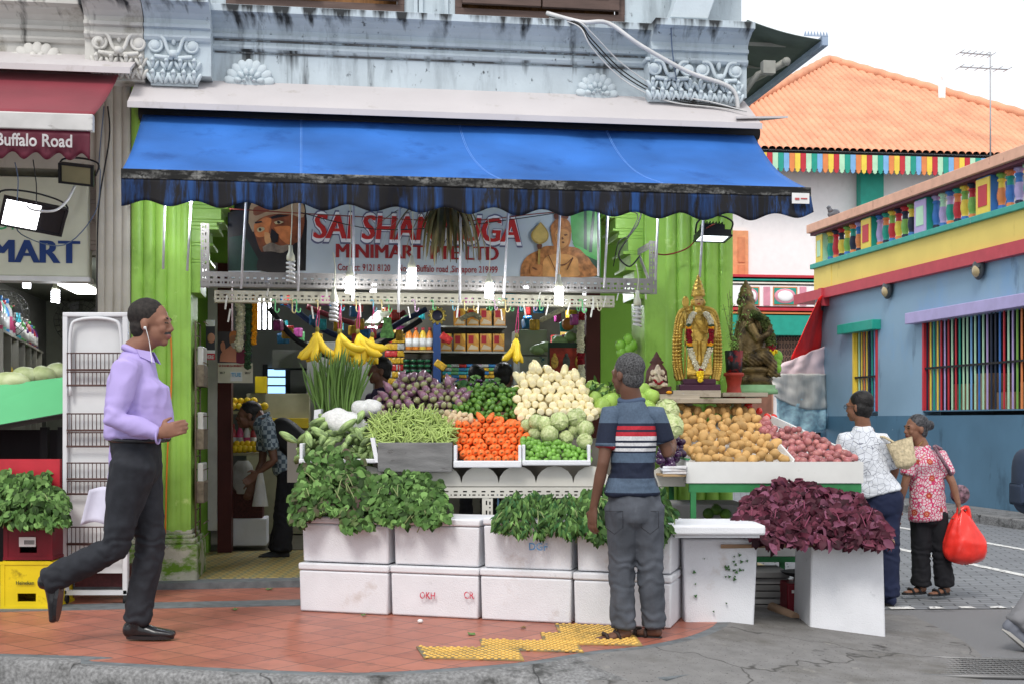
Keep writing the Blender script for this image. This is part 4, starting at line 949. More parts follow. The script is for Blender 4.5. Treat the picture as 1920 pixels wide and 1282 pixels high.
bulb(bpos(1048, 572, .5), .22, True, 'glowing bulb hanging below the golden statue print', .3)
bulb(bpos(1195, 612, .5), .26, False, 'large unlit spiral bulb hanging before the right green pillar', .2)
bulb(LP(104, 567, -1.0), .16, True, 'round glowing bulb inside the left shop beside the wall fan', .3, 5)
bulb(LP(50, 540, -1.6), .1, True, 'small glowing bulb under the left shop ceiling', .12, 5)
bulb(LP(420, 560, -2.6)+Vector((.6, 0, .3)), .2, True, 'glowing bulb deep inside the vegetable shop ceiling', .2, 24)
bulb(LP(985, 590, -3.0)+Vector((0, 0, .25)), .2, True, 'glowing bulb inside the vegetable shop near the shelves', .2, 26)
bulb(LP(700, 600, -3.4)+Vector((0, 0, .25)), .2, True, 'glowing bulb inside the shop above the juice bottles', .2, 26)
bulb(LP(352, 392, .55)+Vector((0, 0, .05)), .2, True, 'glowing bulb half hidden by the valance before the left green pillar', .2, 9)
bulb(LP(1190, 395, .5)+Vector((0, 0, .06)), .2, True, 'glowing bulb half hidden by the valance before the right green pillar', .2, 9)
# tube lights inside, and a tube reflection built as glowing rods
def tubelight(u0, v0, u1, v1, y, label):
    p, r = LP(u0, v0, -y), LP(u1, v1, -y-.6); r.y = y+.5
    t = thing('tube_light', label, 'tube light', W(p)); 
    for d in (0, .05):
        b = B(MF); b.cyl(p+Vector((d, 0, 0)), r+Vector((d, 0, 0)), .016); obj('tube', b, m_glow, t)
    b = B(MF); b.prism([p+Vector((-.04, 0, .03)), p+Vector((.09, 0, .03)), r+Vector((.09, 0, .03)), r+Vector((-.04, 0, .03))], (0, 0, .03)); obj('fixture', b, m_hold, t)
tubelight(690, 618, 715, 596, 2.4, 'slanting pair of bright tubes above the banana bunches')
b = B(MF)  # bright reflection of a tube, given shape as emissive rods
for k in range(3):
    p = LP(486+k*10, 560, -2.1); b.tube([(p.x, 2.1, p.z), (p.x, 2.1, p.z-.28)], .012, 8)
t = thing('tube_light', 'short upright glowing rods standing in for a tube reflection beside the orange garland', 'tube light', W((LP(496, 590, -2.1)))); obj('tube', b, m_glow, t)
# ---------------------------------------------------------------- floodlights
m_fl = mat('floodlight_black', (.015, .015, .017), rough=.4)
def floodlight(loc, rot, wd, hd, lit, label, energy=0, glass=None, cut=0):
    M = MF @ Matrix.Translation(loc) @ rot
    t = thing('floodlight', label, 'floodlight', M.translation)
    b = B(M); b.prism([(-wd/2, 0, -hd/2), (wd/2, 0, -hd/2), (wd/2, 0, hd/2), (-wd/2, 0, hd/2)], (0, .04, 0)); b.box(-wd*.35, wd*.35, .04, .09, -hd*.3, hd*.3)
    for k in range(7): b.box(-wd*.33+k*wd*.1, -wd*.33+k*wd*.1+.006, .09, .11, -hd*.3, hd*.3)
    for s, z in ((-1, 0), (1, 0)): b.box(s*wd/2-.008, s*wd/2+.008, -.012, .0, -hd/2, hd/2)
    b.box(-wd/2, wd/2, -.012, 0, hd/2-.012, hd/2); b.box(-wd/2, wd/2, -.012, 0, -hd/2, -hd/2+.012)
    obj('housing', b, m_fl, t)
    b = B(M); b.tube(curve([(-wd/2-.012, .03, 0), (-wd/2-.012, .1, hd*.5), (0, .14, hd*.62), (wd/2+.012, .1, hd*.5), (wd/2+.012, .03, 0)], 5), .007, 6); obj('bracket', b, m_fl, t)
    b = B(M); b.box(-wd/2+.015, wd/2-.015-cut, -.006, -.001, -hd/2+.015, hd/2-.015)
    obj('lens', b, mat('flood_glow', (.95, .97, 1), emit=7) if lit == 1 else mat('flood_glow_dim', (.85, .92, 1), emit=2.5) if lit == 2 else mat('flood_glass_'+str(glass), (.25, .23, .12), rough=.15, coat=.5), t)
    if energy:
        l = bpy.data.lights.new('flood', 'AREA'); l.energy = energy; l.size = wd*.8
        o = bpy.data.objects.new('flood_lamp', l); C.objects.link(o); o.parent = t; o.matrix_parent_inverse = Matrix.Translation(-t.location)
        o.matrix_world = M @ Matrix.Translation((0, -.03, 0)) @ Matrix.Rotation(R(-90), 4, 'X').inverted()
E = lambda x, y, z: Matrix.Rotation(R(z), 4, 'Z') @ Matrix.Rotation(R(x), 4, 'X') @ Matrix.Rotation(R(y), 4, 'Y')
floodlight(LP(62, 407, .7), E(28, 7, 24), .40, .2, 1, 'big square lit floodlight below the maroon awning', 12, None, .15)
floodlight(LP(143, 328, .6), E(22, 6, -5), .22, .14, 0, 'smaller unlit floodlight with yellowish glass under the maroon awning edge')
floodlight(LP(1336, 446, .35), E(80, 2, 0), .24, .17, 2, 'thin black floodlight glowing above the golden deity figure', 9)
# ---------------------------------------------------------------- cables
m_cab = mat('black_cable', (.015, .015, .015), rough=.5); m_cabw = mat('white_cable', (.6, .6, .6), rough=.45); m_cabr = mat('red_cable', (.2, .03, .02), rough=.5); m_cabg = mat('grey_blue_cable', (.1, .14, .22), rough=.5)
def cable(pts, r, m, label, name='cable'):
    b = B(); b.tube(curve([W(LP(u, v, q)) for u, v, q in pts], 6), r, 6); return tag(obj(name, b, m), label, 'cable')
cable([(1025, 25, .12), (1090, 42, .24), (1140, 44, .26), (1200, 85, .28), (1290, 135, .25), (1370, 165, .2), (1384, 205, .2)], .016, m_cabw, 'thick white conduit sweeping down from the brown shutters to the right corner', 'conduit')
for k, (dv, m) in enumerate(((0, m_cab), (8, m_cab), (16, m_cabw), (-12, m_cabw))):
    cable([(1030, 30+dv*.2, .1), (1085, 45+dv*.3, .25), (1110, 75+dv, .24), (1170, 135+dv, .1), (1250, 180+dv*.6, .16), (1340, 197+dv*.3, .2), (1400, 210, .3)], .005, m, ['upper black cable drooping over the shell ornament to the right corner', 'lower black cable drooping just under its twin across the cornice', 'thin white cable drooping lowest across the cornice', 'thin white cable strung above the black ones across the cornice'][k])
cable([(1258, 40, .3), (1260, 90, .25), (1268, 150, .2)], .005, m_cabg, 'thin dark cable hanging straight down over the right capital')
cable([(430, 392, .5), (640, 405, .45), (860, 415, .45), (1000, 402, .45), (1080, 395, .4)], .004, m_cabr, 'thin red cable strung across the top of the signboard')
cable([(560, 398, .5), (700, 430, .45), (850, 425, .4), (960, 412, .4), (1070, 396, .4)], .0035, m_cab, 'thin black cable sagging across the signboard lettering')
cable([(1340, 420, .45), (1316, 435, .35), (1290, 465, .2), (1250, 478, .15), (1222, 474, .3)], .006, m_cabr, 'brown cable looping from the black floodlight to the rack end')
cable([(1205, 390, .35), (1196, 420, .35), (1175, 450, .35), (1160, 480, .35), (1180, 500, .35), (1200, 480, .35)], .006, m_cab, 'tangled black cable coiled at the right end of the rack')
cable([(1150, 395, .4), (1195, 402, .35), (1180, 440, .35), (1160, 455, .4), (1150, 500, .35)], .004, m_cab, 'second black cable hanging in the tangle at the rack end')
cable([(202, 200, .05), (205, 260, .06), (186, 380, .06), (182, 500, .06), (182, 620, .06)], .006, m_cab, 'black cable running down the cream fluted pilaster')
cable([(195, 200, .1), (186, 300, .1), (188, 330, .1), (178, 400, .12), (120, 460, .25), (40, 440, .6), (28, 400, .7)], .004, m_cabg, 'thin blue-grey cable looping to the lit floodlight')
cable([(48, 378, .75), (58, 393, .75), (100, 396, .72), (125, 378, .6), (140, 350, .5)], .009, m_cabw, 'thick pale cable curled over the lit floodlight')
cable([(62, 300, .8), (68, 345, .8), (68, 380, .8)], .004, m_cab, 'short black cable hanging from the maroon valance')
cable([(28, 305, .8), (34, 340, .8), (30, 400, .8)], .004, m_cabg, 'short blue cable hanging from the maroon valance left end')
cable([(318, 600, .04), (322, 700, .045), (314, 850, .045), (310, 1000, .05)], .007, mat('orange_cord', (.7, .2, .03)), 'orange cord hanging down the left green pillar')
# ---------------------------------------------------------------- dry hanging plant
m_strap = mat('strap_leaf', (.1, .11, .035), rough=.55, rnd='island', rv=.6, var=.3, col2=(.26, .19, .09))
c = LP(840, 405, .42); b = B(MF); random.seed(3)
for k in range(80):
    a = ru(0, 2*math.pi); L_ = ru(.22, .5); out = ru(.08, .34)*(1.5 if k % 5 == 0 else .75); up = ru(-.0, .08)
    p0 = c + Vector((ru(-.04, .04), ru(-.03, .03), ru(-.02, .08)))
    dx, dy = math.cos(a)*out, math.sin(a)*out*.7
    pts = curve([p0, p0+Vector((dx*.5, dy*.5, up)), p0+Vector((dx, dy, -L_*.35)), p0+Vector((dx*1.15, dy*1.1, -L_*.8))], 4)
    sd = Vector((-math.sin(a), math.cos(a), 0)); n = len(pts); prev = None
    for i, p in enumerate(pts):
        wv = .02*(1-(i/(n-1))**1.5)+.0015; r = [b._v(p-sd*wv), b._v(p+Vector((0, 0, .003))), b._v(p+sd*wv)]
        if prev: b._f([prev[0], prev[1], r[1], r[0]], True); b._f([prev[1], prev[2], r[2], r[1]], True)
        prev = r
b.sph(c+Vector((0, 0, .04)), (.06, .05, .07), 10, 6)
t = thing('hanging_plant', 'dry strap-leaved plant hanging upside down in front of the signboard', 'plant', W(c)); obj('leaves', b, m_strap, t, False)
b = B(MF); b.cyl(c+Vector((0, 0, .05)), c+Vector((0, 0, .5)), .004); obj('string', b, m_cab, t)
# ---------------------------------------------------------------- hooks and pegs along the lower rack
hk_cols = {'green': (.15, .5, .2), 'yellow': (.75, .62, .3), 'blue': (.2, .5, .6), 'pink': (.6, .4, .55), 'white': (.65, .65, .6), 'cream': (.62, .58, .4)}
def hookmesh():
    b = B(); b.tube([(0, 0, .0), (0, 0, -.05)] + [(.012*(1-math.cos(a)), 0, -.05-.016*math.sin(a)) for a in [math.pi*k/8 for k in range(1, 9)]] + [(.024, 0, -.042)], .0042, 6)
    b.tube([(0, 0, 0)] + [(-.01*(1-math.cos(a)), 0, .012*math.sin(a)) for a in [math.pi*k/6 for k in range(1, 7)]], .004, 6); return b.mesh('hook')
hkm = {k: hookmesh() for k in hk_cols}
for k, m in hkm.items(): m.materials.append(mat('hook_'+k, hk_cols[k], rough=.4))
pegm = B(); pegm.box(-.005, .005, -.004, .004, -.07, .02); pegm = pegm.mesh('peg'); pegm.materials.append(mat('peg_white', (.55, .54, .48), rough=.5))
hu = [516, 548, 556, 596, 640, 668, 700, 716, 729, 778, 812, 849, 871, 888, 918, 928, 948, 957, 976, 1001, 1012, 1082, 1092, 1121]
hc = ['green', 'yellow', 'green', 'yellow', 'blue', 'yellow', 'blue', 'yellow', 'green', 'pink', 'green', 'blue', 'yellow', 'yellow', 'green', 'pink', 'yellow', 'green', 'blue', 'pink', 'green', 'green', 'green', 'cream']
for u, hcx in zip(hu, hc):
    p = W(LP(u, 566, .2+ru(-.02, .05)))
    inst('hook', hkm[hcx], p, Matrix.Rotation(ru(-.9, .9)+TH, 4, 'Z').to_quaternion(), ru(.95, 1.25), hcx + ' plastic hook hanging among the others from the lower white rack', 'hook', hcx + ' hooks on the lower rack')
for u, v in ((504, 536), (612, 540), (859, 575), (897, 572), (766, 580), (940, 585), (983, 578), (1027, 575), (1067, 573), (1111, 575), (1013, 548), (1112, 562), (1160, 548), (1210, 542), (585, 580), (675, 575), (1135, 560), (425, 560), (431, 585)):
    inst('peg', pegm, W(LP(u, v, .3)), Matrix.Rotation(ru(-.2, .25), 4, 'Y').to_quaternion(), ru(.9, 1.2), 'short white plastic peg dangling around the racks', 'peg', 'white pegs around the racks')
# ---------------------------------------------------------------- bananas
m_ban = mat('banana', (.82, .56, .03), rough=.4, var=.12, scale=12, rnd='obj', rv=.08, dirt=('#6b5410', .7, .78, 14, (1, 1, 1)))
m_tipb = mat('banana_tip', (.18, .15, .03), rough=.7)
def bananamesh(L_=.2, r=.019, bend=1.1):
    b = B(); n = 14; pts = []; rs = []
    for i in range(n+1):
        t = i/n; a = bend*(t-.0); pts.append((L_/bend*(1-math.cos(a)), 0, -L_/bend*math.sin(a))); rs.append(r*(.28 if t < .12 else min(1, .35+(t-.1)*3.5))*(1 if t < .85 else 1-(t-.85)*5.2))
    b.tube(pts, r, 8, rs=rs); me = b.mesh('banana'); me.materials.append(m_ban); return me
bme = [bananamesh(.2, .0235, 1.1), bananamesh(.2, .0235, 1.5), bananamesh(.19, .021, .8)]
def bunch(u, v, q, angs, label, sc=1.0, vtop=575):
    sc *= 1.22
    p = LP(u, v, q); g = W(p); t = thing('banana_bunch', label, 'bananas', g, 'banana bunches hung from the rack')
    for k, (az, tilt, mi_) in enumerate(angs):
        qd = Matrix.Rotation(R(az), 4, 'Z') @ Matrix.Rotation(R(tilt), 4, 'Y')
        o = bpy.data.objects.new('banana', bme[mi_]); C.objects.link(o); o.parent = t; o.rotation_mode = 'QUATERNION'; o.rotation_quaternion = qd.to_quaternion(); o.scale = (sc,)*3; o.location = (0, 0, 0)
    b = B(); b.sph(g+Vector((0, 0, 0)), (.016, .016, .022), 8, 6); obj('stem', b, m_tipb, t)
    tp = W(LP(u+3, vtop, q)); b = B(); b.tube(curve([g, g+Vector((-.008, 0, .05)), tp], 4), .003, 5); b.tube(curve([g, g+Vector((.012, 0, .05)), tp], 4), .003, 5); obj('string', b, mat('pink_string', (.4, .03, .12)), t)
bunch(595, 618, .42, [(180, -4, 0), (150, 8, 0), (200, 2, 0), (0, 6, 1), (250, 4, 2), (100, 5, 2)], 'leftmost hanging bunch of bananas above the drumstick pods', 1.05)
bunch(636, 622, .42, [(178, 38, 0), (200, 14, 0), (0, -2, 1), (-10, -16, 1), (260, 5, 2)], 'second hanging bunch of bananas with two spread to the left', 1.05)
bunch(671, 622, .42, [(180, 34, 0), (170, 16, 0), (0, -4, 1), (10, -20, 1), (190, 24, 0), (270, 8, 2)], 'third hanging bunch of bananas, fullest of the row', 1.08)
bunch(698, 628, .3, [(182, 4, 0), (0, 12, 2), (0, 26, 2), (250, 2, 0), (20, 18, 2)], 'fourth hanging bunch of bananas beside the bright tubes', .95)
bunch(969, 630, .35, [(185, 0, 0), (0, 22, 2), (-12, 10, 2), (270, 6, 0)], 'lone small bunch of bananas hung before the snack boxes', .9)
# ---------------------------------------------------------------- garlands
def garland(pts, r, mats, label, bands=None, name='garland', local=True, flower=.011, dens=1.0):
    cp = curve([(W(p) if local else Vector(p)) for p in pts], 8); b = B(); random.seed(len(label))
    L_ = sum((cp[i+1]-cp[i]).length for i in range(len(cp)-1)); n = int(L_/(flower*1.0)*dens); 
    for k in range(n):
        t = k/n*(len(cp)-1); i = int(t); c_ = cp[i].lerp(cp[min(i+1, len(cp)-1)], t-i)
        if bands:
            f = k/n; b.mi = next(m for lim, m in bands if f <= lim)
        for j in range(7):
            a = ru(0, 6.28); e = Vector((math.cos(a), math.sin(a), ru(-.3, .3))); b.sph(c_+e*r*ru(.55, .95), flower*ru(.6, 1), 5, 3)
        b.sph(c_, r*.8, 6, 4)
    return tag(obj(name, b, mats), label, 'garland')
m_jas = mat('jasmine', (.62, .58, .42), rough=.7, rnd='island', rv=.2); m_mar = mat('marigold', (.8, .33, .01), rough=.7, rnd='island', rv=.15); m_mary = mat('yellow_flower', (.85, .6, .02), rough=.7, rnd='island', rv=.12); m_rose = mat('rose_red', (.22, .003, .012), rough=.7, rnd='island', rv=.3); m_tul = mat('dark_leaf_garland', (.03, .07, .03), rough=.6, rnd='island', rv=.4)
yq = .9
garland([LP(450, 560, -yq), LP(451, 600, -yq), LP(448, 655, -yq)], .04, [m_jas], 'cream jasmine garland hanging left of the calendar top')
garland([LP(466, 560, -yq), LP(467, 600, -yq), LP(464, 690, -yq)], .028, [m_tul], 'dark green leaf garland hanging beside the orange one')
garland([LP(477, 558, -yq), LP(478, 600, -yq), LP(475, 645, -yq)], .022, [m_mar], 'orange marigold garland hanging by the calendar')
garland([LP(1089, 590, -1.5), LP(1089, 660, -1.5), LP(1092, 762, -1.5)], .035, [m_jas, m_rose], 'long cream and red garland hanging at the right maroon frame', [(.12, 1), (.5, 0), (.62, 1), (1, 0)])
garland([LP(898, 596, -1.9), LP(885, 590, -1.9), LP(865, 598, -1.9)], .03, [m_jas], 'short cream garland looped before the snack boxes', flower=.012)
garland([LP(1016, 600, -1.6), LP(1032, 592, -1.6), LP(1055, 580, -1.6)], .03, [m_jas], 'cream garland hung slanting near the right end of the rack')
# ornate round frame and small crafts
c = LP(820, 592, -.3); b = B(MF); b.tube([c+Vector((.05*math.cos(a), 0, .05*math.sin(a))) for a in [2*math.pi*k/24 for k in range(24)]], .009, 6, closed=True)
for k in range(12): a = 2*math.pi*k/12; b.sph(c+Vector((.062*math.cos(a), 0, .062*math.sin(a))), .012, 8, 5)
t = thing('round_frame', 'small ornate golden round frame hanging from the lower rack', 'picture frame', W(c)); obj('frame', b, mat('gilt', (.55, .42, .1), rough=.3, metal=.6), t)
b = B(MF); b.lathe(c, [(0.001, 0)], 3) if 0 else b.sph(c+Vector((0, .008, 0)), (.045, .004, .045), 16, 6); obj('picture', b, mat('dark_picture', (.03, .03, .06), rough=.2), t)
c = LP(726, 600, -.2); b = B(MF); b.prism([c+Vector((x, 0, z)) for x, z in ((-.03, .02), (.03, .02), (.035, -.04), (.055, -.11), (.05, -.14), (-.05, -.14), (-.055, -.11), (-.03, -.04))], (0, .02, 0)); tag(obj('leaf_craft', b, mat('green_craft', (.08, .2, .05), rough=.7, var=.5, scale=40)), 'small green stitched ornament hanging from the rack over the shelves', 'ornament')
# drop cloths / hammock-like dark drapes inside
for k, (pts, m) in enumerate(((((505, 578), (560, 640), (650, 672), (740, 630), (790, 600)), mat('drape_black', (.02, .02, .025))), (((540, 570), (600, 615), (680, 640), (760, 600), (800, 580)), mat('drape_navy', (.02, .03, .09))), (((575, 575), (640, 600), (710, 612), (760, 585)), mat('drape_wine', (.1, .01, .02))))):
    b = B(); b.tube(curve([W(LP(u, v, -1.9-.3*k)) for u, v in pts], 8), .026, 8); tag(obj('draped_cloth', b, m), ['black cloth slung under the shop ceiling behind the bananas', 'navy cloth slung just above the black one under the ceiling', 'thin wine red cloth slung highest under the shop ceiling'][k], 'cloth')
# ================================================================ PAPERS ON THE FRAMES
def lbox(u0, u1, v0, v1, q, th, nm, m, par=None, bev=0):
    a, c = LP(u0, v0, q), LP(u1, v1, q); um = (u0+u1)/2; zt_, zb_ = LP(um, v0, q).z, LP(um, v1, q).z
    b = B(MF); b.box(a.x, c.x, -q, -q+th, zb_, zt_, bev); return obj(nm, b, m, par)
t = thing('calendar', 'wall calendar with a robed elder portrait hung on the left maroon door frame', 'calendar', W(LP(440, 700, -1.2)))
q = -1.2
lbox(408, 474, 680, 717, q, .006, 'date_pad', mat('calendar_paper', (.55, .53, .42)), t)
lbox(408, 472, 622, 680, q+.002, .008, 'portrait', mat('portrait_dark', (.05, .04, .05), rough=.3), t)
def flat(par, nm, pl, m, q, e, org, k):
    b = B(MF); sm = curve([(x, y, 0) for x, y in pl]+[(pl[0][0], pl[0][1], 0)], 4)[:-1]
    b.prism([LP(org[0]+p.x/k, org[1]+p.y/k, q) - Vector((0, e, 0)) for p in sm], (0, .001, 0)); return obj(nm, b, m, par)
o6 = (360, 370)
flat(t, 'robe', [(200,1180),(210,1120),(260,1080),(290,1060),(340,1070),(390,1090),(410,1180)], mat('orange_robe', (.6, .25, .16)), q, .004, o6, 3.84)
flat(t, 'robe', [(320,1190),(320,1110),(350,1070),(395,1100),(380,1190)], mat('wine_robe', (.16, .02, .05)), q, .0055, o6, 3.84)
flat(t, 'robe', [(210,1100),(205,1060),(225,1035),(240,1070),(235,1120)], MATS['orange_robe'], q, .0055, o6, 3.84)
flat(t, 'robe', [(385,1090),(385,1040),(400,1010),(412,1050),(410,1100)], MATS['orange_robe'], q, .0055, o6, 3.84)
flat(t, 'face', [(272,1050),(270,1000),(300,972),(335,990),(345,1040),(325,1075),(295,1078)], mat('portrait_skin', (.42, .2, .12)), q, .007, o6, 3.84)
flat(t, 'beard', [(280,1050),(300,1045),(335,1045),(330,1075),(305,1090),(285,1072)], mat('portrait_beard', (.5, .45, .4)), q, .0085, o6, 3.84)
flat(t, 'turban', [(268,1010),(275,975),(305,962),(338,978),(345,1010),(320,995),(290,995)], mat('portrait_orange', (.62, .22, .08)), q, .0085, o6, 3.84)
lettering('SAI SHANMUGA MINIMART PTE LTD', 410, 470, 683, 687, m_rd, t, .003, .03, q=q, name='heading')
lettering('2017', 412, 422, 696, 700, m_cab, t, .003, .02, q=q, name='year'); lettering('2017', 459, 470, 696, 700, m_cab, t, .003, .02, q=q, name='year')
lbox(432, 454, 696, 714, q+.006, .004, 'day_block', mat('day_block', (.6, .62, .62)), t); lettering('TUE', 434, 452, 698, 705, mat('sky_ink', (.1, .35, .55)), t, .014, .02, q=q, name='day')
t = thing('poster', 'dark poster with a smiling face and a red strip on the green side wall', 'poster', W(LP(393, 640, -.6))); q = -.6
lbox(386, 403, 612, 656, q, .004, 'sheet', mat('poster_dark', (.03, .03, .035)), t); lbox(386, 403, 600, 612, q, .004, 'header', mat('poster_white', (.6, .6, .58)), t); lbox(386, 403, 662, 674, q, .004, 'red_strip', mat('poster_red', (.4, .02, .03)), t); lettering('HERE', 386, 401, 665, 672, mat('poster_white', (.6, .6, .58)), t, .003, .02, q=q, name='strip_text')
lbox(386, 403, 656, 662, q, .004, 'mid_strip', MATS['poster_white'], t)
b = B(MF); c = LP(396, 634, q); b.sph(c-Vector((0, .002, 0)), (.03, .004, .04), 12, 6); obj('printed_face', b, MATS['portrait_skin'], t)
# hanging wire basket rack on the left pillar side
t = thing('wire_basket_rack', 'tall rusty wire rack with bags on the inner side of the left pillar', 'rack', W((pb+.05, .2, 1)))
b = B(MF); x = pb+.03; z0, z1 = .5, 2.1
for yy in (.06, .36): b.cyl((x, yy, z0), (x, yy, z1), .007)
for k in range(17): z = z0+(z1-z0)*k/16; b.cyl((x, .06, z), (x, .36, z), .004); b.cyl((x+.06, .06, z), (x+.06, .36, z), .004) if k % 4 < 2 else None
obj('frame', b, mat('rusty_wire', (.16, .12, .09), rough=.7, var=.3), t)
for z, h in ((1.62, .3), (1.15, .28), (.75, .3)):
    b = B(MF); b.box(x+.01, x+.055, .08, .34, z, z+h, .01); b.mi = 1; b.box(x+.0, x+.06, .07, .35, z, z+h*.55, .006); obj('tray', b, [mat('plastic_bag_white', (.5, .5, .46), rough=.4), mat('brown_weave', (.17, .14, .1), rough=.8, var=.3, scale=30)], t)
b = B(MF); x = qa-.6
# ================================================================ LEFT SHOP CONTENTS
cv = lambda n, c, r=.35: mat(n, c, rough=r, coat=.3)
bot_cols = {'pink': (.55, .08, .2), 'mint': (.15, .5, .38), 'blue': (.05, .22, .55), 'white': (.6, .6, .6), 'turquoise': (.05, .4, .5), 'green': (.1, .45, .1), 'purple': (.12, .04, .2), 'red': (.4, .04, .05), 'orange': (.6, .2, .03), 'yellow': (.65, .45, .05)}
BM = {k: cv('bottle_'+k, c) for k, c in bot_cols.items()}
def bottle_mesh(body, cap, h, r):
    b = B(); b.lathe((0, 0, 0), [(r*.9, 0), (r, .02*h), (r, .6*h), (r*.8, .74*h), (r*.38, .86*h), (r*.38, .9*h)], 12); b.mi = 1; b.lathe((0, 0, 0), [(r*.45, .88*h), (r*.45, h)], 10)
    b.mi = 2; b.lathe((0, 0, 0), [(r*1.02, .15*h), (r*1.02, .52*h)], 12)
    me = b.mesh('bottle'); [me.materials.append(m) for m in (BM[body], BM[cap], BM['white' if body != 'white' else 'pink'])]; return me
S0 = Vector((-3.86, 9.35, 0)); S1 = Vector((-4.66, 12.2, 0)); dS = (S1-S0).normalized(); nS = Vector((-dS.y, dS.x, 0))
if nS.x > 0: nS = -nS
t = thing('shelf_unit', 'grey painted pigeonhole shelf along the left wall of the neighbouring shop', 'shelves', S0.lerp(S1, .5)+Vector((0, 0, .2)))
m_shf = mat('shelf_grey', (.3, .29, .25), rough=.6, var=.1)
def obox(b, p, q, w_, z0, z1): o = [p, q, q+nS*w_, p+nS*w_]; b.prism([(v.x, v.y, z0) for v in o], (0, 0, z1-z0))
for z in (1.62, 2.03): b = B(); obox(b, S0-dS*.15, S1, .3, z, z+.02); obj('shelf_board', b, m_shf, t)
b = B(); 
for k in range(7): p = S0-dS*.15+dS*(k*.49); obox(b, p, p+dS*.02, .3, 1.2, 2.03)
obox(b, S0-dS*.15+nS*.3, S1+nS*.3, .02, .2, 2.9); obj('dividers', b, m_shf, t)
random.seed(11)
bc = ['pink', 'mint', 'blue', 'white', 'white', 'turquoise', 'turquoise', 'green', 'green', 'purple', 'red', 'purple', 'red', 'purple']
for k, c_ in enumerate(bc):
    p = S0 + dS*(.1+k*.205) + nS*.08; h = ru(.26, .33) if k < 7 else ru(.2, .26)
    inst('detergent_bottle', bottle_mesh(c_, random.choice(['white', 'blue', 'green', 'red']), h, .05), (p.x, p.y, 2.051), None, 1, f'{c_} detergent bottle, number {["one","two","three","four","five","six","seven","eight","nine","ten","eleven","twelve","thirteen","fourteen"][k]} from the front on the top shelf of the left shop', 'bottle', 'detergent bottles on the left shop shelf')
for k in range(9):
    c_ = random.choice(['purple', 'orange', 'blue', 'green', 'red', 'yellow']); p = S0 + dS*(.1+k*.32) + nS*.08
    inst('jar', bottle_mesh(c_, 'green', .22, .055), (p.x, p.y, 1.641), None, 1, f'{c_} jar, number {["one","two","three","four","five","six","seven","eight","nine"][k]} from the front on the lower shelf of the left shop', 'jar', 'jars on the lower left shop shelf')
def wallfan(u, v, y, r, label):
    c = LP(u, v, -y); t = thing('wall_fan', label, 'fan', W(c)); b = B(MF)
    for rr in (1, .8, .6, .4, .22): b.tube([c+Vector((r*rr*math.cos(a), -.05*(1-rr*rr), r*rr*math.sin(a))) for a in [2*math.pi*k/32 for k in range(32)]], .004, 4, closed=True)
    for k in range(24): a = 2*math.pi*k/24; b.tube([c+Vector((0, -.05, 0)), c+Vector((r*.6*math.cos(a), -.035, r*.6*math.sin(a))), c+Vector((r*math.cos(a), 0, r*math.sin(a))), c+Vector((r*.8*math.cos(a), .08, r*.8*math.sin(a)))], .0025, 4)
    obj('cage', b, mat('fan_wire', (.06, .06, .055), rough=.5), t)
    b = B(MF)
    for k in range(4):
        a = math.pi/2*k+.4; b.prism([c+Vector((.02*math.cos(a+1.5), .02, .02*math.sin(a+1.5))), c+Vector((r*.75*math.cos(a-.3), .03, r*.75*math.sin(a-.3))), c+Vector((r*.75*math.cos(a+.3), .01, r*.75*math.sin(a+.3)))], (0, .004, 0))
    b.cyl(c+Vector((0, .0, 0)), c+Vector((0, .16, 0)), .06); obj('blades', b, mat('fan_blade', (.1, .1, .1), rough=.4), t)
wallfan(150, 600, 3.9, .26, 'round wire wall fan on the back wall of the left shop')
wallfan(8, 590, 1.4, .2, 'round wire fan at the far left edge before the bottles')
# display board, red panel, crates
m_gb = mat('green_board', (.1, .48, .2), rough=.45, var=.08, scale=2); 
b = B(); p = [P(-250, 752, 8.15), P(122, 706, 8.6), P(122, 773, 8.45), P(-250, 840, 8.0)]; b.prism(p, (0, .03, 0))
t = thing('display_stall', 'stall with a slanting green front board at the left edge', 'stall', P(0, 1000, 8.3)); obj('front_board', b, m_gb, t)
b = B(); b.prism([P(-250, 778, 9.0), P(122, 735, 9.2), P(122, 775, 8.5), P(-250, 842, 8.05)], (0, 0, -.03)); obj('tray', b, mat('dark_wood_tray', (.05, .04, .035)), t)
b = B(); p0 = P(-200, 860, 8.2); p1 = P(112, 860, 8.2); zz = P(0, 945, 8.2).z; b.box(p0.x, p1.x, 8.2, 8.24, zz, p0.z); b.box(p0.x, p1.x, 8.24, 9.0, zz, zz+.02); obj('red_panel', b, mat('red_panel', (.5, .03, .045), rough=.5), t)
b = B(); 
for u in (-150, 75, 108): q_ = P(u, 800, 8.7); b.box(q_.x, q_.x+.05, 8.7, 8.75, PZ, q_.z)
b.box(p0.x, p1.x, 8.9, 8.95, .2, 1.3); obj('legs', b, m_dark, t)
m_cabb = mat('cabbage_leaf', (.45, .55, .22), rough=.5, var=.25, scale=9, col2=(.62, .68, .42), bump=.5, bscale=14)
def lumpy(rx, ry, rz, amp, f, seed, u=24, v=16, nm='veg'):
    b = B(); b.sph((0, 0, 0), (rx, ry, rz), u, v)
    for vtx in b.bm.verts: vtx.co += vtx.co.normalized()*amp*noise.noise(vtx.co*f+Vector((seed, seed, 0)))
    return b.mesh(nm)
mel = lumpy(.13, .1, .085, .01, 12, 3); mel.materials.append(m_cabb)
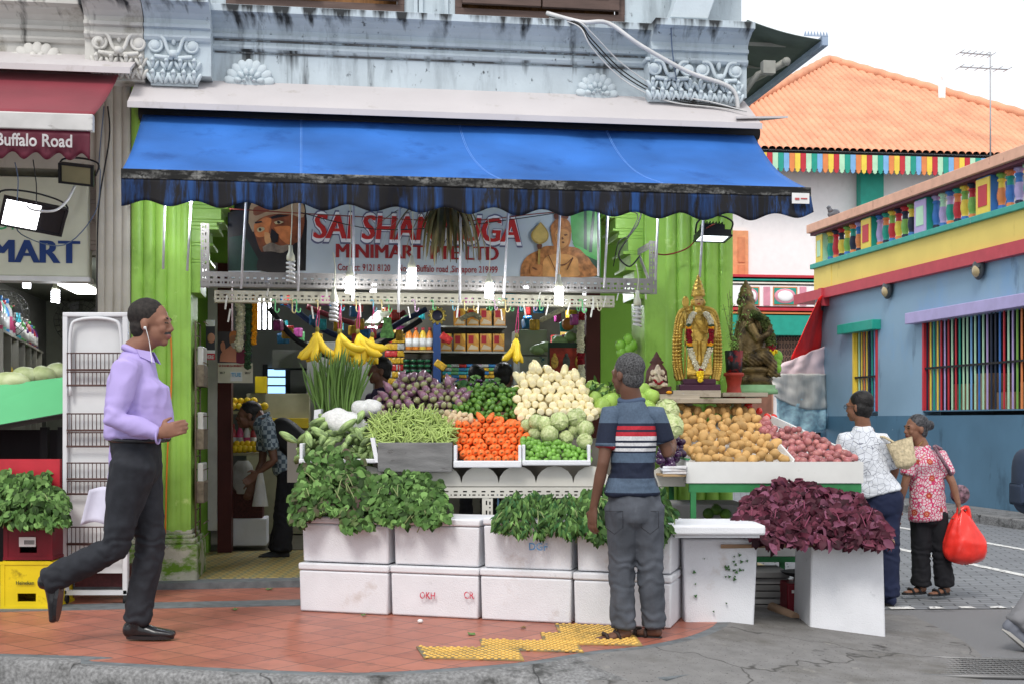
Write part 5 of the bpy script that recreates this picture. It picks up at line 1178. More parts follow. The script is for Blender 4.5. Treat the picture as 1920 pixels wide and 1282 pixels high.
for k, (u, v, D, lab) in enumerate(((18, 716, 8.55, 'pale elongated melon at the left edge on the green slanting stall'), (48, 706, 8.7, 'round pale cabbage in the middle on the green slanting stall'), (80, 704, 8.75, 'round pale cabbage nearest the white rack on the green stall'), (108, 698, 8.9, 'yellow green pumpkin behind the white rack on the green stall'))):
    inst('melon' if k == 0 else 'cabbage', mel, P(u, v, D), Matrix.Rotation(k*.8, 4, 'Z').to_quaternion(), (1.1 if k == 0 else .75, .9, .85), lab, 'vegetable')
def crate(x0, x1, y0, y1, z0, z1, m, label, face=None):
    t = thing('crate', label, 'crate', ((x0+x1)/2, (y0+y1)/2, z0))
    b = B(); th = .012; H = z1-z0; w_ = x1-x0
    b.box(x0, x1, y1-th, y1, z0, z1); b.box(x0, x0+th, y0, y1, z0, z1); b.box(x1-th, x1, y0, y1, z0, z1); b.box(x0, x1, y0, y1, z0, z0+th)
    # front with a hand hole
    hx0, hx1, hz0, hz1 = x0+w_*.32, x1-w_*.32, z0+H*.16, z0+H*.33
    b.box(x0, x1, y0, y0+th, hz1, z1); b.box(x0, x1, y0, y0+th, z0, hz0); b.box(x0, hx0, y0, y0+th, hz0, hz1); b.box(hx1, x1, y0, y0+th, hz0, hz1)
    for z in (z0, z1-.022): b.box(x0-.006, x1+.006, y0-.006, y1+.006, z, z+.02)
    for x in (x0, x1-.02): b.box(x-.004, x+.024, y0-.004, y0, z0+.02, z1-.022)
    obj('body', b, m, t); return t
cx0, cx1 = P(2, 1100, 7.92).x, P(98, 1100, 7.92).x; zc_ = .15 + .33
t = crate(cx0, cx1, 7.92, 8.3, PZ, P(0, 1050, 7.92).z-.005, mat('yellow_plastic', (.68, .52, .01), rough=.4, var=.08, dirt=('#6e5a12', .62, .78, 6, (1, 1, 1))), 'yellow plastic beer crate on the pavement under the dark red crate')
def wtext(txt, u0, u1, vt, vb, D, m, par, bold=.02, name='print', e=0):
    b = B(); b.text(txt, (0, 0, 0), 1, .3, bold); xs = [v.co.x for v in b.bm.verts]; x0, x1 = min(xs), max(xs); p0, p1 = P(u0, vb, D), P(u1, vt, D)
    for v in b.bm.verts: v.co = Vector((p0.x+(v.co.x-x0)/(x1-x0)*(p1.x-p0.x), D-(.001 if v.co.y < 0 else 0), p0.z+v.co.z/.73*(p1.z-p0.z)))
    return obj(name, b, m, par)
wtext('Heineken', 30, 64, 1088, 1095, 7.909, mat('dark_green_print', (.03, .05, .02)), t)
zr = P(0, 1050, 7.92).z; t = crate(P(8, 1000, 7.95).x, P(98, 1000, 7.95).x, 7.95, 8.3, zr, P(0, 965, 7.95).z, mat('red_plastic', (.16, .006, .015), rough=.4, var=.15), 'dark red plastic crate with a white sticker stacked on the yellow crate')
b = B(); a, c = P(36, 1006, 7.942), P(67, 1024, 7.942); b.box(a.x, c.x, 7.938, 7.945, c.z, a.z); so = obj('sticker', b, MATS['white_sticker'], t)
b = B(); 
for k in range(9): x = a.x+.035+k*.0075; b.box(x, x+.004, 7.9365, 7.938, c.z+.015, a.z-.02)
obj('barcode', b, m_cab, so)
# white wire-front trolley rack
t = thing('wire_rack', 'tall worn white metal rack with rows of wire fronts behind the walking man', 'rack', P(178, 1130, 8.2))
D = 8.15; m_wm = mat('chipped_white_metal', (.62, .63, .65), rough=.45, var=.06, dirt=[('#5b2a1a', .68, .74, 16, (1, 1, 1))])
def RX(u): return (u-CX)/FPX*D
zt_, zb_ = CZ-(586-HV)/FPX*D, PZ+.06
b = B(); b.box(RX(124), RX(238), D+.03, D+.05, .35, zt_-.02); b.box(RX(118), RX(122), D, D+.4, .35, zt_); obj('panel', b, mat('white_panel', (.62, .63, .64), rough=.5, var=.05, dirt=('#8a8278', .66, .8, 5, (1, 1, 1))), t)
b = B(); b.box(RX(118), RX(127), D-.01, D+.03, zb_, zt_, .006); b.box(RX(230), RX(240), D-.01, D+.03, zb_, zt_, .006); b.box(RX(118), RX(240), D-.012, D+.03, zt_-.03, zt_, .008)
b.tube(curve([(RX(133), D-.01, zt_-.55), (RX(133), D-.01, zt_-.14), (RX(150), D-.01, zt_-.05), (RX(210), D-.01, zt_-.05), (RX(227), D-.01, zt_-.14), (RX(227), D-.01, zt_-.55)], 6), .012, 6)
b.box(RX(118), RX(240), D-.01, D+.03, zb_, zb_+.03); obj('frame', b, m_wm, t)
for vt, vb in ((662, 693), (697, 722), (775, 806), (810, 836), (867, 897), (901, 925), (987, 1018), (1020, 1045)):
    b = B(); z1_, z0_ = CZ-(vt-HV)/FPX*D, CZ-(vb-HV)/FPX*D
    n = 13
    for k in range(n+1): x = RX(128)+(RX(229)-RX(128))*k/n; b.cyl((x, D-.015, z0_), (x, D-.015, z1_), .003, None, 5)
    b.cyl((RX(127), D-.018, z1_), (RX(230), D-.018, z1_), .0045, None, 6); b.cyl((RX(127), D-.018, z0_), (RX(230), D-.018, z0_), .007, None, 6); obj('wire_front', b, mat('dark_wire', (.09, .05, .045), rough=.6), t)
b = B(); b.box(RX(130), RX(228), D+.1, D+.35, .25, .38); obj('bottom_basket', b, mat('dark_maroon_basket', (.06, .012, .015), rough=.6, var=.3, scale=40), t)
for u in (123, 235): b = B(); b.cyl((RX(u)-.012, D+.01, PZ+.03), (RX(u)+.012, D+.01, PZ+.03), .03); obj('caster', b, m_dark, t)
# plastic bag hanging beneath the stall
m_bag = mat('clear_bag', (.5, .5, .48), rough=.3, alpha=.55, var=.2); 
def bagmesh(w_, h_, d_, seed):
    b = B()
    def fn(i, j):
        a = 2*math.pi*i; k = (.25+.75*math.sin(math.pi*min(.92, j*.9+.06))**.7); rr = 1+.16*noise.noise(Vector((math.cos(a)*2, math.sin(a)*2, j*4+seed)))
        return (w_/2*math.cos(a)*k*rr, d_/2*math.sin(a)*k*rr, h_*(1-j))
    b.grid(fn, 24, 14); return b.mesh('bag', False)
# ================================================================ MAIN SHOP INTERIOR
def ibox(name, u0, u1, v0, v1, y, dp, m, label, cat, group=None, bev=.004):
    a, c = LP(u0, v0, -y), LP(u1, v1, -y); b = B(MF); b.box(a.x, c.x, y, y+dp, c.z, a.z, bev); o = obj(name, b, m); return tag(o, label, cat, group)
ibox('counter', 462, 580, 737, 1000, 3.4, .5, mat('beige_counter', (.26, .24, .16), rough=.6, var=.15), 'beige counter behind the bending man', 'counter')
ibox('yellow_tray', 470, 578, 783, 802, 3.3, .1, mat('yellow_strip', (.45, .32, .02)), 'yellow tray front along the beige counter', 'tray')
ibox('fridge', 575, 700, 640, 1000, 4.2, .6, mat('grey_cabinet', (.2, .2, .19), rough=.5, var=.1), 'tall grey cabinet behind the drumstick pods', 'cabinet')
ibox('cabinet', 510, 576, 655, 690, 4.6, .5, mat('grey_cabinet2', (.13, .13, .12), rough=.5), 'grey wall cabinet above the small back window', 'cabinet')
ibox('yellow_bag', 478, 500, 705, 736, 3.2, .12, mat('yellow_bag', (.6, .42, .01), rough=.5, var=.2), 'bright yellow bag standing on the counter', 'bag')
# fruit shelf where the bending man reaches
t = thing('fruit_shelf', 'low pale shelf with lemons and bottles inside the left of the shop', 'shelves', W(LP(465, 900, -2.2)))
for v in (770, 848): a, c = LP(424, v, -2.2), LP(502, v, -2.2); b = B(MF); b.box(a.x, c.x, 2.2, 2.6, c.z-.025, c.z); obj('shelf_board', b, mat('pale_board', (.36, .32, .2)), t)
a = LP(424, 1020, -2.2); c = LP(502, 760, -2.2); b = B(MF); b.box(a.x-.02, a.x, 2.2, 2.6, .2, c.z); obj('side_panel', b, m_maroon, t)
lem = lumpy(.034, .034, .034, .002, 20, 1, 12, 8); lem.materials.append(mat('lemon', (.75, .5, .02), rough=.4, rnd='obj', rv=.12))
for k in range(22):
    if k < 7: u, v, y = 440+k*9.5, 841, 2.24
    elif k < 12: u, v, y = 444+(k-7)*10, 832, 2.3
    elif k < 18: u, v, y = 436+(k-12)*12, 761, 2.26
    else: u, v, y = 440+(k-18)*12, 751, 2.32
    inst('lemon', lem, W(LP(u, v, -y)), None, ru(.85, 1.1), 'yellow lemon ' + ('on the lower pale shelf beside the bending man' if k < 12 else 'piled on the upper shelf above the bending man'), 'lemon', 'lemons on the lower shelf' if k < 12 else 'lemons on the upper shelf')
for k in range(4): inst('drink_bottle', bottle_mesh(['red', 'pink', 'white', 'red'][k], 'red', .26, .035), W(LP(437+k*13, 846, -2.45)), None, 1, ['dark red drink bottle leftmost behind the lemons', 'pinkish drink bottle second from left behind the lemons', 'whitish drink bottle third from left behind the lemons', 'dark red drink bottle rightmost behind the lemons'][k], 'bottle')
ibox('styrofoam_box', 431, 500, 972, 1022, 2.0, .35, mat('styrofoam', (.72, .73, .75), rough=.6, var=.04, bump=.3, bscale=120, dirt=[('#b9a99a', .64, .8, 3, (1, 1, 1))]), 'white foam box on the floor inside under the dark basket', 'box', None, .01)
ibox('basket', 432, 492, 918, 971, 2.05, .3, mat('maroon_weave', (.06, .015, .012), rough=.6, var=.4, scale=60), 'dark maroon woven basket on the inner foam box', 'basket')
bm1 = bagmesh(.2, .3, .16, 2); bm1.materials.append(m_bag); inst('plastic_bag', bm1, W(LP(455, 925, -2.0)), None, 1, 'clear plastic bag tied above the maroon basket', 'bag')
# shelves with snack boxes
t = thing('shelf_unit', 'dark shelving with a blue post at the back of the vegetable shop', 'shelves', W(LP(880, 800, -4.2)))
for v, u0, u1, y in ((657, 757, 812, 4.0), (659, 818, 950, 4.2), (719, 757, 812, 4.0), (716, 818, 950, 4.2), (612, 818, 950, 4.2)):
    a, c = LP(u0, v, -y), LP(u1, v, -y); b = B(MF); b.box(a.x, c.x, y-.02, y+.35, c.z-.02, c.z); obj('shelf_board', b, mat('shelf_wood', (.25, .2, .13)) if u0 < 800 else mat('steel_shelf', (.3, .3, .28)), t)
a, c = LP(812, 600, -4.0), LP(826, 800, -4.0); b = B(MF); b.box(a.x, c.x, 3.98, 4.02, .2, a.z); obj('post', b, mat('blue_post', (.02, .05, .16)), t)
a, c = LP(700, 560, -4.6), LP(1120, 560, -4.6); b = B(MF); b.box(a.x, c.x, 4.6, 4.65, .2, 3.2); obj('back_panel', b, mat('dark_back', (.12, .11, .09), var=.3, scale=3), t)
sbx = B(); sbx.box(-.065, .065, 0, .1, 0, .19, .002); sbx.mi = 1; sbx.box(-.05, .005, -.003, 0, .09, .17); sbx.mi = 2; sbx.prism([(-.055, -.003, .02), (.055, -.003, .02), (.055, -.003, .045), (-.02, -.003, .075)], (0, .003, 0)); sbx.mi = 3; sbx.prism([(.015, -.0035, .19), (.06, -.0035, .19), (.06, -.0035, .1)], (0, .003, 0))
sbm = sbx.mesh('snack_box'); [sbm.materials.append(m) for m in (mat('orange_carton', (.45, .2, .025), rough=.4, var=.25, scale=20), mat('red_label', (.32, .012, .02)), mat('cream_plate', (.5, .4, .28)), mat('amber_corner', (.6, .36, .05)))]
for r_, (v, us) in enumerate(((658, (836, 862, 887, 911, 935)), (611, (862, 887, 911, 937)))):
    for k, u in enumerate(us): inst('snack_box', sbm, W(LP(u, v, -4.22)), Matrix.Rotation(TH+ru(-.05, .05), 4, 'Z').to_quaternion(), 1, f'orange snack carton with red label, {["first","second","third","fourth","fifth"][k]} from left on the {"lower" if r_ == 0 else "upper"} snack shelf', 'box', 'orange snack cartons on the shelf')
for k in range(4): inst('juice_bottle', bottle_mesh('orange' if k != 2 else 'yellow', 'red', .24, .04), W(LP(767+k*13, 656, -4.05)), None, 1, f'{"orange" if k != 2 else "yellow"} juice bottle, {["first","second","third","fourth"][k]} from left above the green can stacks', 'bottle', 'juice bottles on the shelf')
can = B(); can.lathe((0, 0, 0), [(.036, 0), (.036, .052)], 14); can.mi = 1; can.lathe((0, 0, 0), [(.0365, .015), (.0365, .038)], 14); canm = can.mesh('can'); canm.materials.append(mat('tin_dark', (.04, .05, .045), metal=.6, rough=.35)); canm.materials.append(mat('tin_green', (.015, .1, .04), rough=.3))
for i in range(4):
    for j in range(5): p = W(LP(762+i*13.5, 718, -4.05)); inst('food_can', canm, (p.x, p.y, p.z+j*.054), None, 1, 'dark green food can in the stacks under the juice bottles', 'can', 'green cans stacked on the shelf')
random.seed(5); pkc = [(.4, .03, .03), (.03, .15, .35), (.5, .3, .03), (.1, .3, .12), (.35, .35, .33), (.3, .05, .2), (.03, .3, .35)]
pk = []
for k, c_ in enumerate(pkc): b = B(); b.box(-.05, .05, 0, .06, 0, .035, .01); me = b.mesh('packet'); me.materials.append(mat(f'packet_{k}', c_, rough=.25, var=.4, scale=40)); pk.append(me)
nmc = ['red', 'blue', 'orange', 'green', 'silver', 'purple', 'turquoise']
for i in range(9):
    for j in range(5):
        k = random.randrange(7); p = W(LP(838+i*14, 715, -4.25)); inst('packet', pk[k], (p.x, p.y, p.z+j*.04), Matrix.Rotation(ru(-.2, .2), 4, 'Z').to_quaternion(), 1, f'{nmc[k]} snack packet in the heap below the orange cartons', 'packet', f'{nmc[k]} packets on the shelf')
for i in range(4):
    for j in range(8):
        k = random.choice([0, 2, 2, 4]); p = W(LP(728+i*8, 720, -4.1)); inst('packet', pk[k], (p.x, p.y, p.z+j*.075), Matrix.Rotation(ru(-.3, .3), 4, 'Z').to_quaternion(), (.8, 1, 1.9), f'{nmc[k]} snack packet hanging left of the green cans', 'packet', f'{nmc[k]} packets left of the cans')
for k, (u, v, lab) in enumerate(((822, 690, 'red and cream snack packet hanging from the blue post'), (833, 640, 'small orange sachet strip hanging above the snack cartons'))):
    inst('packet', pk[2-2*k], W(LP(u, v, -3.7)), (Matrix.Rotation(.6, 4, 'Y') @ Matrix.Rotation(R(90), 4, 'X')).to_quaternion(), 1.3, lab, 'packet')
random.seed(23); nh = 0
while nh < 58:
    u, v, y = ru(515, 1085), ru(572, 650), ru(1.4, 3.6)
    if 800 < u < 850 or (850 < u < 960 and v > 585): continue
    k = random.randrange(7); p = W(LP(u, v, -y)); inst('packet', pk[k], p, (Matrix.Rotation(ru(-.6, .6), 4, 'Z') @ Matrix.Rotation(R(90)+ru(-.2, .2), 4, 'X')).to_quaternion(), (ru(.6, 1.1), 1.6, ru(1, 2.4)), f'{nmc[k]} packet hanging high under the shop ceiling', 'packet', f'{nmc[k]} packets hung under the ceiling'); nh += 1
# framed devotional picture, melons, pale cartons on the right
t = thing('framed_picture', 'framed red devotional picture leaning inside by the right maroon frame', 'picture', W(LP(1060, 700, -1.7))); q = -1.7
lbox(1028, 1096, 642, 704, q, .02, 'frame', mat('green_black_frame', (.01, .03, .015)), t); lbox(1031, 1093, 652, 699, q+.002, .02, 'print', mat('red_print', (.28, .03, .015), var=.5, scale=14), t)
for u in (1040, 1062, 1085): c = LP(u, 678, q+.004); b = B(MF); b.sph(c, (.035, .004, .06), 10, 8); b.sph(c+Vector((0, 0, .06)), (.016, .006, .02), 8, 6); obj('printed_figure', b, mat('golden_print', (.45, .28, .05), var=.5, scale=50) if u != 1062 else mat('dark_print', (.05, .06, .05), var=.5, scale=40), t)
grn = lumpy(.075, .06, .05, .006, 14, 5); grn.materials.append(mat('pale_green_melon', (.25, .38, .16), rough=.5, var=.25, scale=12))
for k, (u, v) in enumerate(((1050, 640), (1070, 632), (1090, 640), (1008, 655), (1022, 650))): inst('melon', grn, W(LP(u, v, -1.95)), Matrix.Rotation(k, 4, 'Z').to_quaternion(), 1, ['pale green melon left of three on top of the devotional picture', 'pale green melon between two others above the devotional picture', 'pale green melon right of three above the devotional picture', 'cut pale melon left of the devotional picture', 'pale green melon touching the left corner of the devotional picture'][k], 'melon')
ibox('carton', 970, 1026, 618, 665, 2.6, .4, mat('grey_carton', (.3, .29, .25), rough=.7), 'pale grey carton right of the hanging banana bunch', 'box')
ibox('carton', 974, 1026, 668, 730, 2.3, .4, mat('printed_carton', (.38, .4, .38), rough=.7, var=.2, scale=8, dirt=('#1d5a7a', .6, .63, 9, (1, 1, 1))), 'white carton with blue print below the grey carton', 'box')
b = B(MF); c = LP(1065, 608, -1.9); b.sph(c, (.06, .05, .06), 12, 8); tag(obj('pumpkin', b, mat('orange_skin', (.35, .13, .03), rough=.5)), 'small orange pumpkin hanging above the pale melons', 'pumpkin')
# limes hung by the right pillar
ch = lumpy(.038, .035, .045, .005, 18, 2, 14, 10); ch.materials.append(mat('guava_green', (.2, .42, .05), rough=.35, var=.2, scale=9, rnd='obj', rv=.12))
for k, (u, v) in enumerate(((1163, 648), (1178, 637), (1178, 655), (1165, 662), (1186, 648))): inst('green_guava', ch, W(LP(u, v, -.1)), None, 1.1, 'green guava in the cluster hung beside the right pillar', 'guava', 'guavas hung beside the right pillar')
# ================================================================ FOAM BOXES
m_foam = mat('styrofoam_box_white', (.72, .73, .765), rough=.6, var=.04, bump=.35, bscale=140, dirt=[('#a48d78', .60, .8, 2.2, (1, 1, 1)), ('#8b8f96', .66, .8, 9, (1, 1, 1)), ('#5e5a55', .72, .76, 26, (1, 1, 1))])
xA, yA = (560-CX)/FPX*7.84, 7.84; xC, yC = (1270-CX)/FPX*7.14, 7.14; aF = math.atan2(yC-yA, xC-xA)
MS = Matrix.Translation((xA, yA, 0)) @ Matrix.Rotation(aF, 4, 'Z'); MSi = MS.inverted(); cS = MSi @ Vector((0, 0, 0))
def LS(u, v, q=0.0):
    d = MSi.to_3x3() @ Vector(((u-CX)/FPX, 1, -(v-HV)/FPX)); t = (-q-cS.y)/d.y; return Vector((cS.x+d.x*t, -q, CZ+d.z*t))
def foambox(M, x0, x1, y0, y1, z0, z1, label, lid=True, taper=.006, group=None):
    t = thing('foam_box', label, 'box', M @ Vector(((x0+x1)/2, (y0+y1)/2, z0)), group)
    hl = .045 if lid else 0
    b = B(M); b.box(x0, x1, y0, y1, z0, z1-hl-.003, .012)
    for v in b.bm.verts:
        l = M.inverted() @ v.co; f = (z1-l.z)/(z1-z0)*taper; l.x += f if l.x < (x0+x1)/2 else -f; l.y += f if l.y < (y0+y1)/2 else -f
        n_ = noise.noise(l*9)*.002; l.y += n_; v.co = M @ l
    obj('box_body', b, m_foam, t)
    if lid: b = B(M); b.box(x0-.004, x1+.004, y0-.004, y1+.004, z1-hl, z1, .012); obj('lid', b, m_foam, t)
    return t
lowz = PZ+.315; topz = lowz+.3
xs_ = [0, .625, 1.215, 1.80, 2.40]
names = ['leftmost', 'second from left', 'third from left', 'rightmost']
fb = {}
for k in range(4):
    x0, x1 = xs_[k]+.008, xs_[k+1]-.008; o = ru(-.012, .012)
    fb[k, 0] = foambox(MS, x0-.004, x1, o, .42, PZ+.002, lowz+ru(-.004, .002), f'white foam box, {names[k]} in the bottom row under the leafy greens')
    fb[k, 1] = foambox(MS, x0+.012, x1-.0, .012+o, .42, lowz+.004, topz+ru(-.01, .012), f'white foam box, {names[k]} in the upper row holding up the leafy greens')
def stext(txt, u0, u1, vt, vb, m, par, q, bold=.02):
    b = B(); b.text(txt, (0, 0, 0), 1, .3, bold); xs = [v.co.x for v in b.bm.verts]; x0, x1 = min(xs), max(xs); p0, p1 = LS(u0, vb, q), LS(u1, vt, q)
    for v in b.bm.verts: v.co = MS @ Vector((p0.x+(v.co.x-x0)/(x1-x0)*(p1.x-p0.x), -q-(.001 if v.co.y < 0 else 0), p0.z+v.co.z/.73*(p1.z-p0.z)))
    return obj('stencil_print', b, m, par)
stext('OKH', 787, 816, 1109, 1121, mat('stencil_red', (.55, .06, .1), dirt=('#c5c6cc', .5, .6, 40, (1, 1, 1))), fb[1, 0], .014); stext('CR', 870, 889, 1108, 1121, MATS['stencil_red'], fb[1, 0], .016)
stext('DGF', 992, 1027, 1017, 1030, mat('stencil_blue', (.12, .32, .6), dirt=('#c5c6cc', .5, .6, 40, (1, 1, 1))), fb[2, 1], .004)
I_ = Matrix()
def pz(u, v, D): return P(u, v, D)
a = P(1280, 1183, 7.4); c = P(1421, 1009, 7.4); r1 = foambox(I_, a.x, c.x, 7.4, 7.85, .1, c.z, 'tall white foam box splattered with green leaf bits right of the standing man', False, .02)
a = P(1521, 1190, 7.6); c = P(1655, 1022, 7.6); r2 = foambox(Matrix.Translation((a.x, 7.6, 0)) @ Matrix.Rotation(R(-2), 4, 'Z'), 0, c.x-a.x, 0, .5, .02, c.z, 'tall white foam box at the far right end under the red leafy bunches', False, -.012)
b = B(); random.seed(4)
for k in range(26):
    u, v = random.gauss(1375, 14), random.gauss(1062, 14)
    if k > 17: u, v = ru(1300, 1400), ru(1040, 1150)
    p = P(u, v, 7.396); s = ru(.004, .014); an = ru(0, 6.3)
    b.prism([p+Vector((s*math.cos(an+t)*(1 if i % 2 else .45), -.004, s*math.sin(an+t)*(1 if i % 2 else .45))) for i, t in enumerate([k_*math.pi/3 for k_ in range(6)])], (0, .012, 0))
obj('leaf_bits', b, mat('leaf_bit_green', (.04, .12, .03), rough=.5, var=.5, scale=40), r1)
b = B(); p = P(1384, 1012, 7.42); q_ = P(1258, 977, 7.0)
a, c = P(1256, 1001, 7.15), P(1421, 978, 7.35)
b.box(a.x, c.x, 7.12, 7.62, c.z-.058, c.z, .015); b.mi = 0; b.box(a.x+.03, c.x-.03, 7.15, 7.59, c.z-.075, c.z-.058)
tag(obj('foam_tray', b, m_foam), 'white foam lid lying flat between the green bunches and the red leaves', 'lid')
b = B(); a, c = P(1352, 1016, 7.36), P(1680, 1022, 7.6); zt_ = r2.location.z+0; 
zz = P(1500, 1020, 7.6).z
b.prism([(P(1350, 0, 7.4).x, 7.37, zz-.0), (P(1678, 0, 7.5).x, 7.5, zz-.0), (P(1678, 0, 7.7).x, 7.72, zz-.0), (P(1350, 0, 7.6).x, 7.6, zz-.0)], (0, 0, .022))
tag(obj('wooden_plank', b, mat('raw_plank', (.32, .2, .12), rough=.7, var=.3, scale=3, stretch=(1, 8, 8))), 'thin brown plank bridging the two tall foam boxes under the red leaves', 'plank')
# ================================================================ VEGETABLE STAND
m_ws = mat('stand_white', (.6, .585, .53), rough=.55, var=.08, scale=3, dirt=[('#6b4a2a', .68, .78, 7, (1, 1, 1)), ('#3c362e', .70, .76, 15, (1, 1, 1))])
st = thing('vegetable_stand', 'long white stand with a scalloped front board and slotted metal legs holding the vegetables', 'stand', P(900, 1150, 8.2))
DS = 8.06; x0, x1 = P(655, 0, DS).x, P(1245, 0, DS).x; zt_ = CZ-(891-HV)/FPX*DS; zb_ = CZ-(911-HV)/FPX*DS
b = B(); r = 70/2/FPX*DS; zc2 = CZ-(905-HV)/FPX*DS
ou = []
x = x0; n = 0
while x < x1-.02:
    for k in range(9):
        a = math.pi*(1-k/8); ou.append((x+r+r*math.cos(a), DS, zc2 + r*.92*math.sin(a)*1.0))
    x += 2*r
ou = [ou[0]] + [p for i, p in enumerate(ou[1:]) if (Vector(p)-Vector(ou[i])).length > 1e-4]
b.prism(ou + [(x, DS, zb_), (x0, DS, zb_)], (0, .02, 0)); obj('scalloped_board', b, m_ws, st)
b = B(); slotted(b, (x0, DS-.004, zb_-.075), (x1, DS-.004, zb_-.075), .07, pitch=.06); obj('front_rail', b, m_ws, st)
for u in (914, 1235, 680):
    b = B(); x = P(u, 0, DS).x; slotted(b, (x+.035, DS+.0, .16), (x+.035, DS+.0, zb_-.076), .07, Vector((-1, 0, 0)), pitch=.06); obj('leg', b, m_ws, st)
b = B(); b.box(x0, x1, DS+.03, DS+1.1, zb_-.03, zb_-.005); obj('table_top', b, mat('dull_board', (.2, .18, .15), rough=.8), st)
b = B(); b.box(x0-.5, x1, DS+.5, DS+1.15, zb_, zb_+.3); obj('back_step', b, mat('dull_board2', (.16, .15, .13), rough=.8), st)
for u in (700, 1200): b = B(); x = P(u, 0, DS+1).x; b.box(x, x+.04, DS+1.0, DS+1.04, .2, zb_-.03); obj('leg', b, m_ws, st)
# dark clutter beneath
b = B(); b.box(x0+.1, x1-.1, DS+.3, DS+.9, .2, .62, .02); tag(obj('storage_crate', b, mat('black_crate', (.02, .02, .022), rough=.6)), 'black storage crate in the shade under the vegetable stand', 'crate')
for u, m, lab in ((934, 'paint_sky', 'light blue strap dangling under the stand left of the metal leg'), (952, 'paint_blue', 'blue strap dangling under the stand right of the other strap')):
    b = B(); p = P(u, 915, DS+.1); b.box(p.x-.006, p.x+.006, DS+.1, DS+.104, p.z-.2, p.z); tag(obj('strap', b, MATS[m]), lab, 'strap')
# grey plank before the beans, white tray edges
def pbox(u0, u1, v0, v1, D, th, nm, m, label=None, cat=None, par=None, bev=.004, rz=0):
    a, c = P(u0, v0, D), P(u1, v1, D); b = B(); b.box(a.x, c.x, D, D+th, c.z, a.z, bev); o = obj(nm, b, m, par); return tag(o, label, cat) if label else o
pbox(708, 848, 829, 884, 7.98, .025, 'grey_plank', mat('grey_plank', (.19, .19, .19), rough=.85, var=.25, scale=5, stretch=(1, 1, 5), dirt=('#3b3330', .6, .7, 6, (1, 1, 3)), bump=.3), 'weathered grey plank standing in front of the green beans', 'plank')
def tray(name, u0, u1, vb, D, dep, h, label, lw=.03):
    a = P(u0, vb, D); c = P(u1, vb, D); t = thing(name, label, 'tray', ((a.x+c.x)/2, D, a.z))
    b = B(); b.box(a.x, c.x, D, D+lw, a.z, a.z+h, .008); obj('front_rim', b, m_foam, t)
    b = B(); b.box(a.x, a.x+lw*.7, D+lw, D+dep, a.z, a.z+h+.1, .006); obj('side_wall', b, m_foam, t)
    b = B(); b.box(c.x-lw*.7, c.x, D+lw, D+dep, a.z, a.z+h+.1, .006); obj('side_wall', b, m_foam, t)
    b = B(); b.box(a.x+.01, c.x-.01, D+.01, D+dep, a.z+.002, a.z+.014); obj('bottom', b, m_foam, t)
    return t
tray('foam_tray', 850, 978, 876, 7.96, .45, .045, 'white foam tray holding the orange carrots')
tray('foam_tray', 979, 1108, 872, 7.98, .45, .035, 'white foam tray holding cabbages and small green gourds')
tray('foam_tray', 560, 706, 868, 8.0, .5, .03, 'white foam tray holding the bitter gourds')
b = B(); p = P(697, 850, 7.99); b.prism([P(694, 820, 8.0), P(702, 820, 8.0), P(711, 866, 7.98), P(703, 866, 7.98)], (0, .3, 0)); tag(obj('foam_divider', b, m_foam), 'thin white foam panel between the bitter gourds and the grey plank', 'panel')
# ---------------------------------------------------------------- generic heap
def heap(nm, meshes, poly, org, k, D0, kd, sp, label, cat, group, aim=None, sc=(.9, 1.1), seed=1, layers=2, ldep=.05, jit=.35, tumble=.35, tilt=(0, 0)):
    """fill a heap outline with single items; height in the picture maps to depth on the heap's slope"""
    random.seed(seed); pl = [(org[0]+x/k, org[1]+y/k) for x, y in poly]
    u0, u1 = min(p[0] for p in pl), max(p[0] for p in pl); v0, v1 = min(p[1] for p in pl), max(p[1] for p in pl); n = 0
    for lay in range(layers):
        v = v1 - sp*.3 - lay*sp*.4; row = 0
        while v > v0:
            u = u0 + (sp*.5 if (row+lay) % 2 else 0)
            while u < u1:
                uu, vv = u+ru(-jit, jit)*sp, v+ru(-jit, jit)*sp*.8
                if inpoly(uu, vv, pl):
                    D = D0 + (v1-vv)*kd + lay*ldep + ru(-.012, .012); p = P(uu, vv, D)
                    if aim == 'cam': q = (Matrix.Rotation(ru(-tumble, tumble), 4, 'Z') @ Matrix.Rotation(tilt[0]+tilt[1]*((v1-vv)/(v1-v0))**1.3+ru(-tumble, tumble)*.7, 4, 'X')).to_quaternion()
                    elif aim: q = aim()
                    else: q = Matrix.Rotation(ru(0, 6.28), 4, 'Z').to_quaternion() @ Matrix.Rotation(ru(0, 6.28), 4, 'X').to_quaternion() @ Matrix.Rotation(ru(0, 3), 4, 'Y').to_quaternion()
                    o = inst(nm, random.choice(meshes), p, q, ru(*sc), label, cat, group); n += 1
                u += sp
            v -= sp*.86; row += 1
    return n
def along_y(prof, mats, split=None, seg=12, seed=0, amp=0.0, nm='veg', bend=0):
    """solid of revolution along +y (front end at y=0 faces the street); split: [(y, material index)]"""
    b = B(); pts = [(0, y, 0) for _, y in prof]
    b.tube([(0, y, -bend*(y)**2) for _, y in prof], 0, seg, rs=[r for r, _ in prof])
    for v in b.bm.verts: v.co += Vector((noise.noise(v.co*30+Vector((seed, 0, 0))), 0, noise.noise(v.co*30+Vector((0, seed, 0)))))*amp
    for f in b.bm.faces:
        y = f.calc_center_median().y
        if split:
            for lim, mi_ in split:
                if y <= lim: f.material_index = mi_; break
    me = b.mesh(nm)
    for m in mats: me.materials.append(m)
    return me
m_car = mat('carrot', (.78, .17, .035), rough=.5, var=.15, scale=30, rnd='obj', rv=.1); m_cart = mat('carrot_top', (.3, .14, .05), rough=.8, var=.3, scale=60)
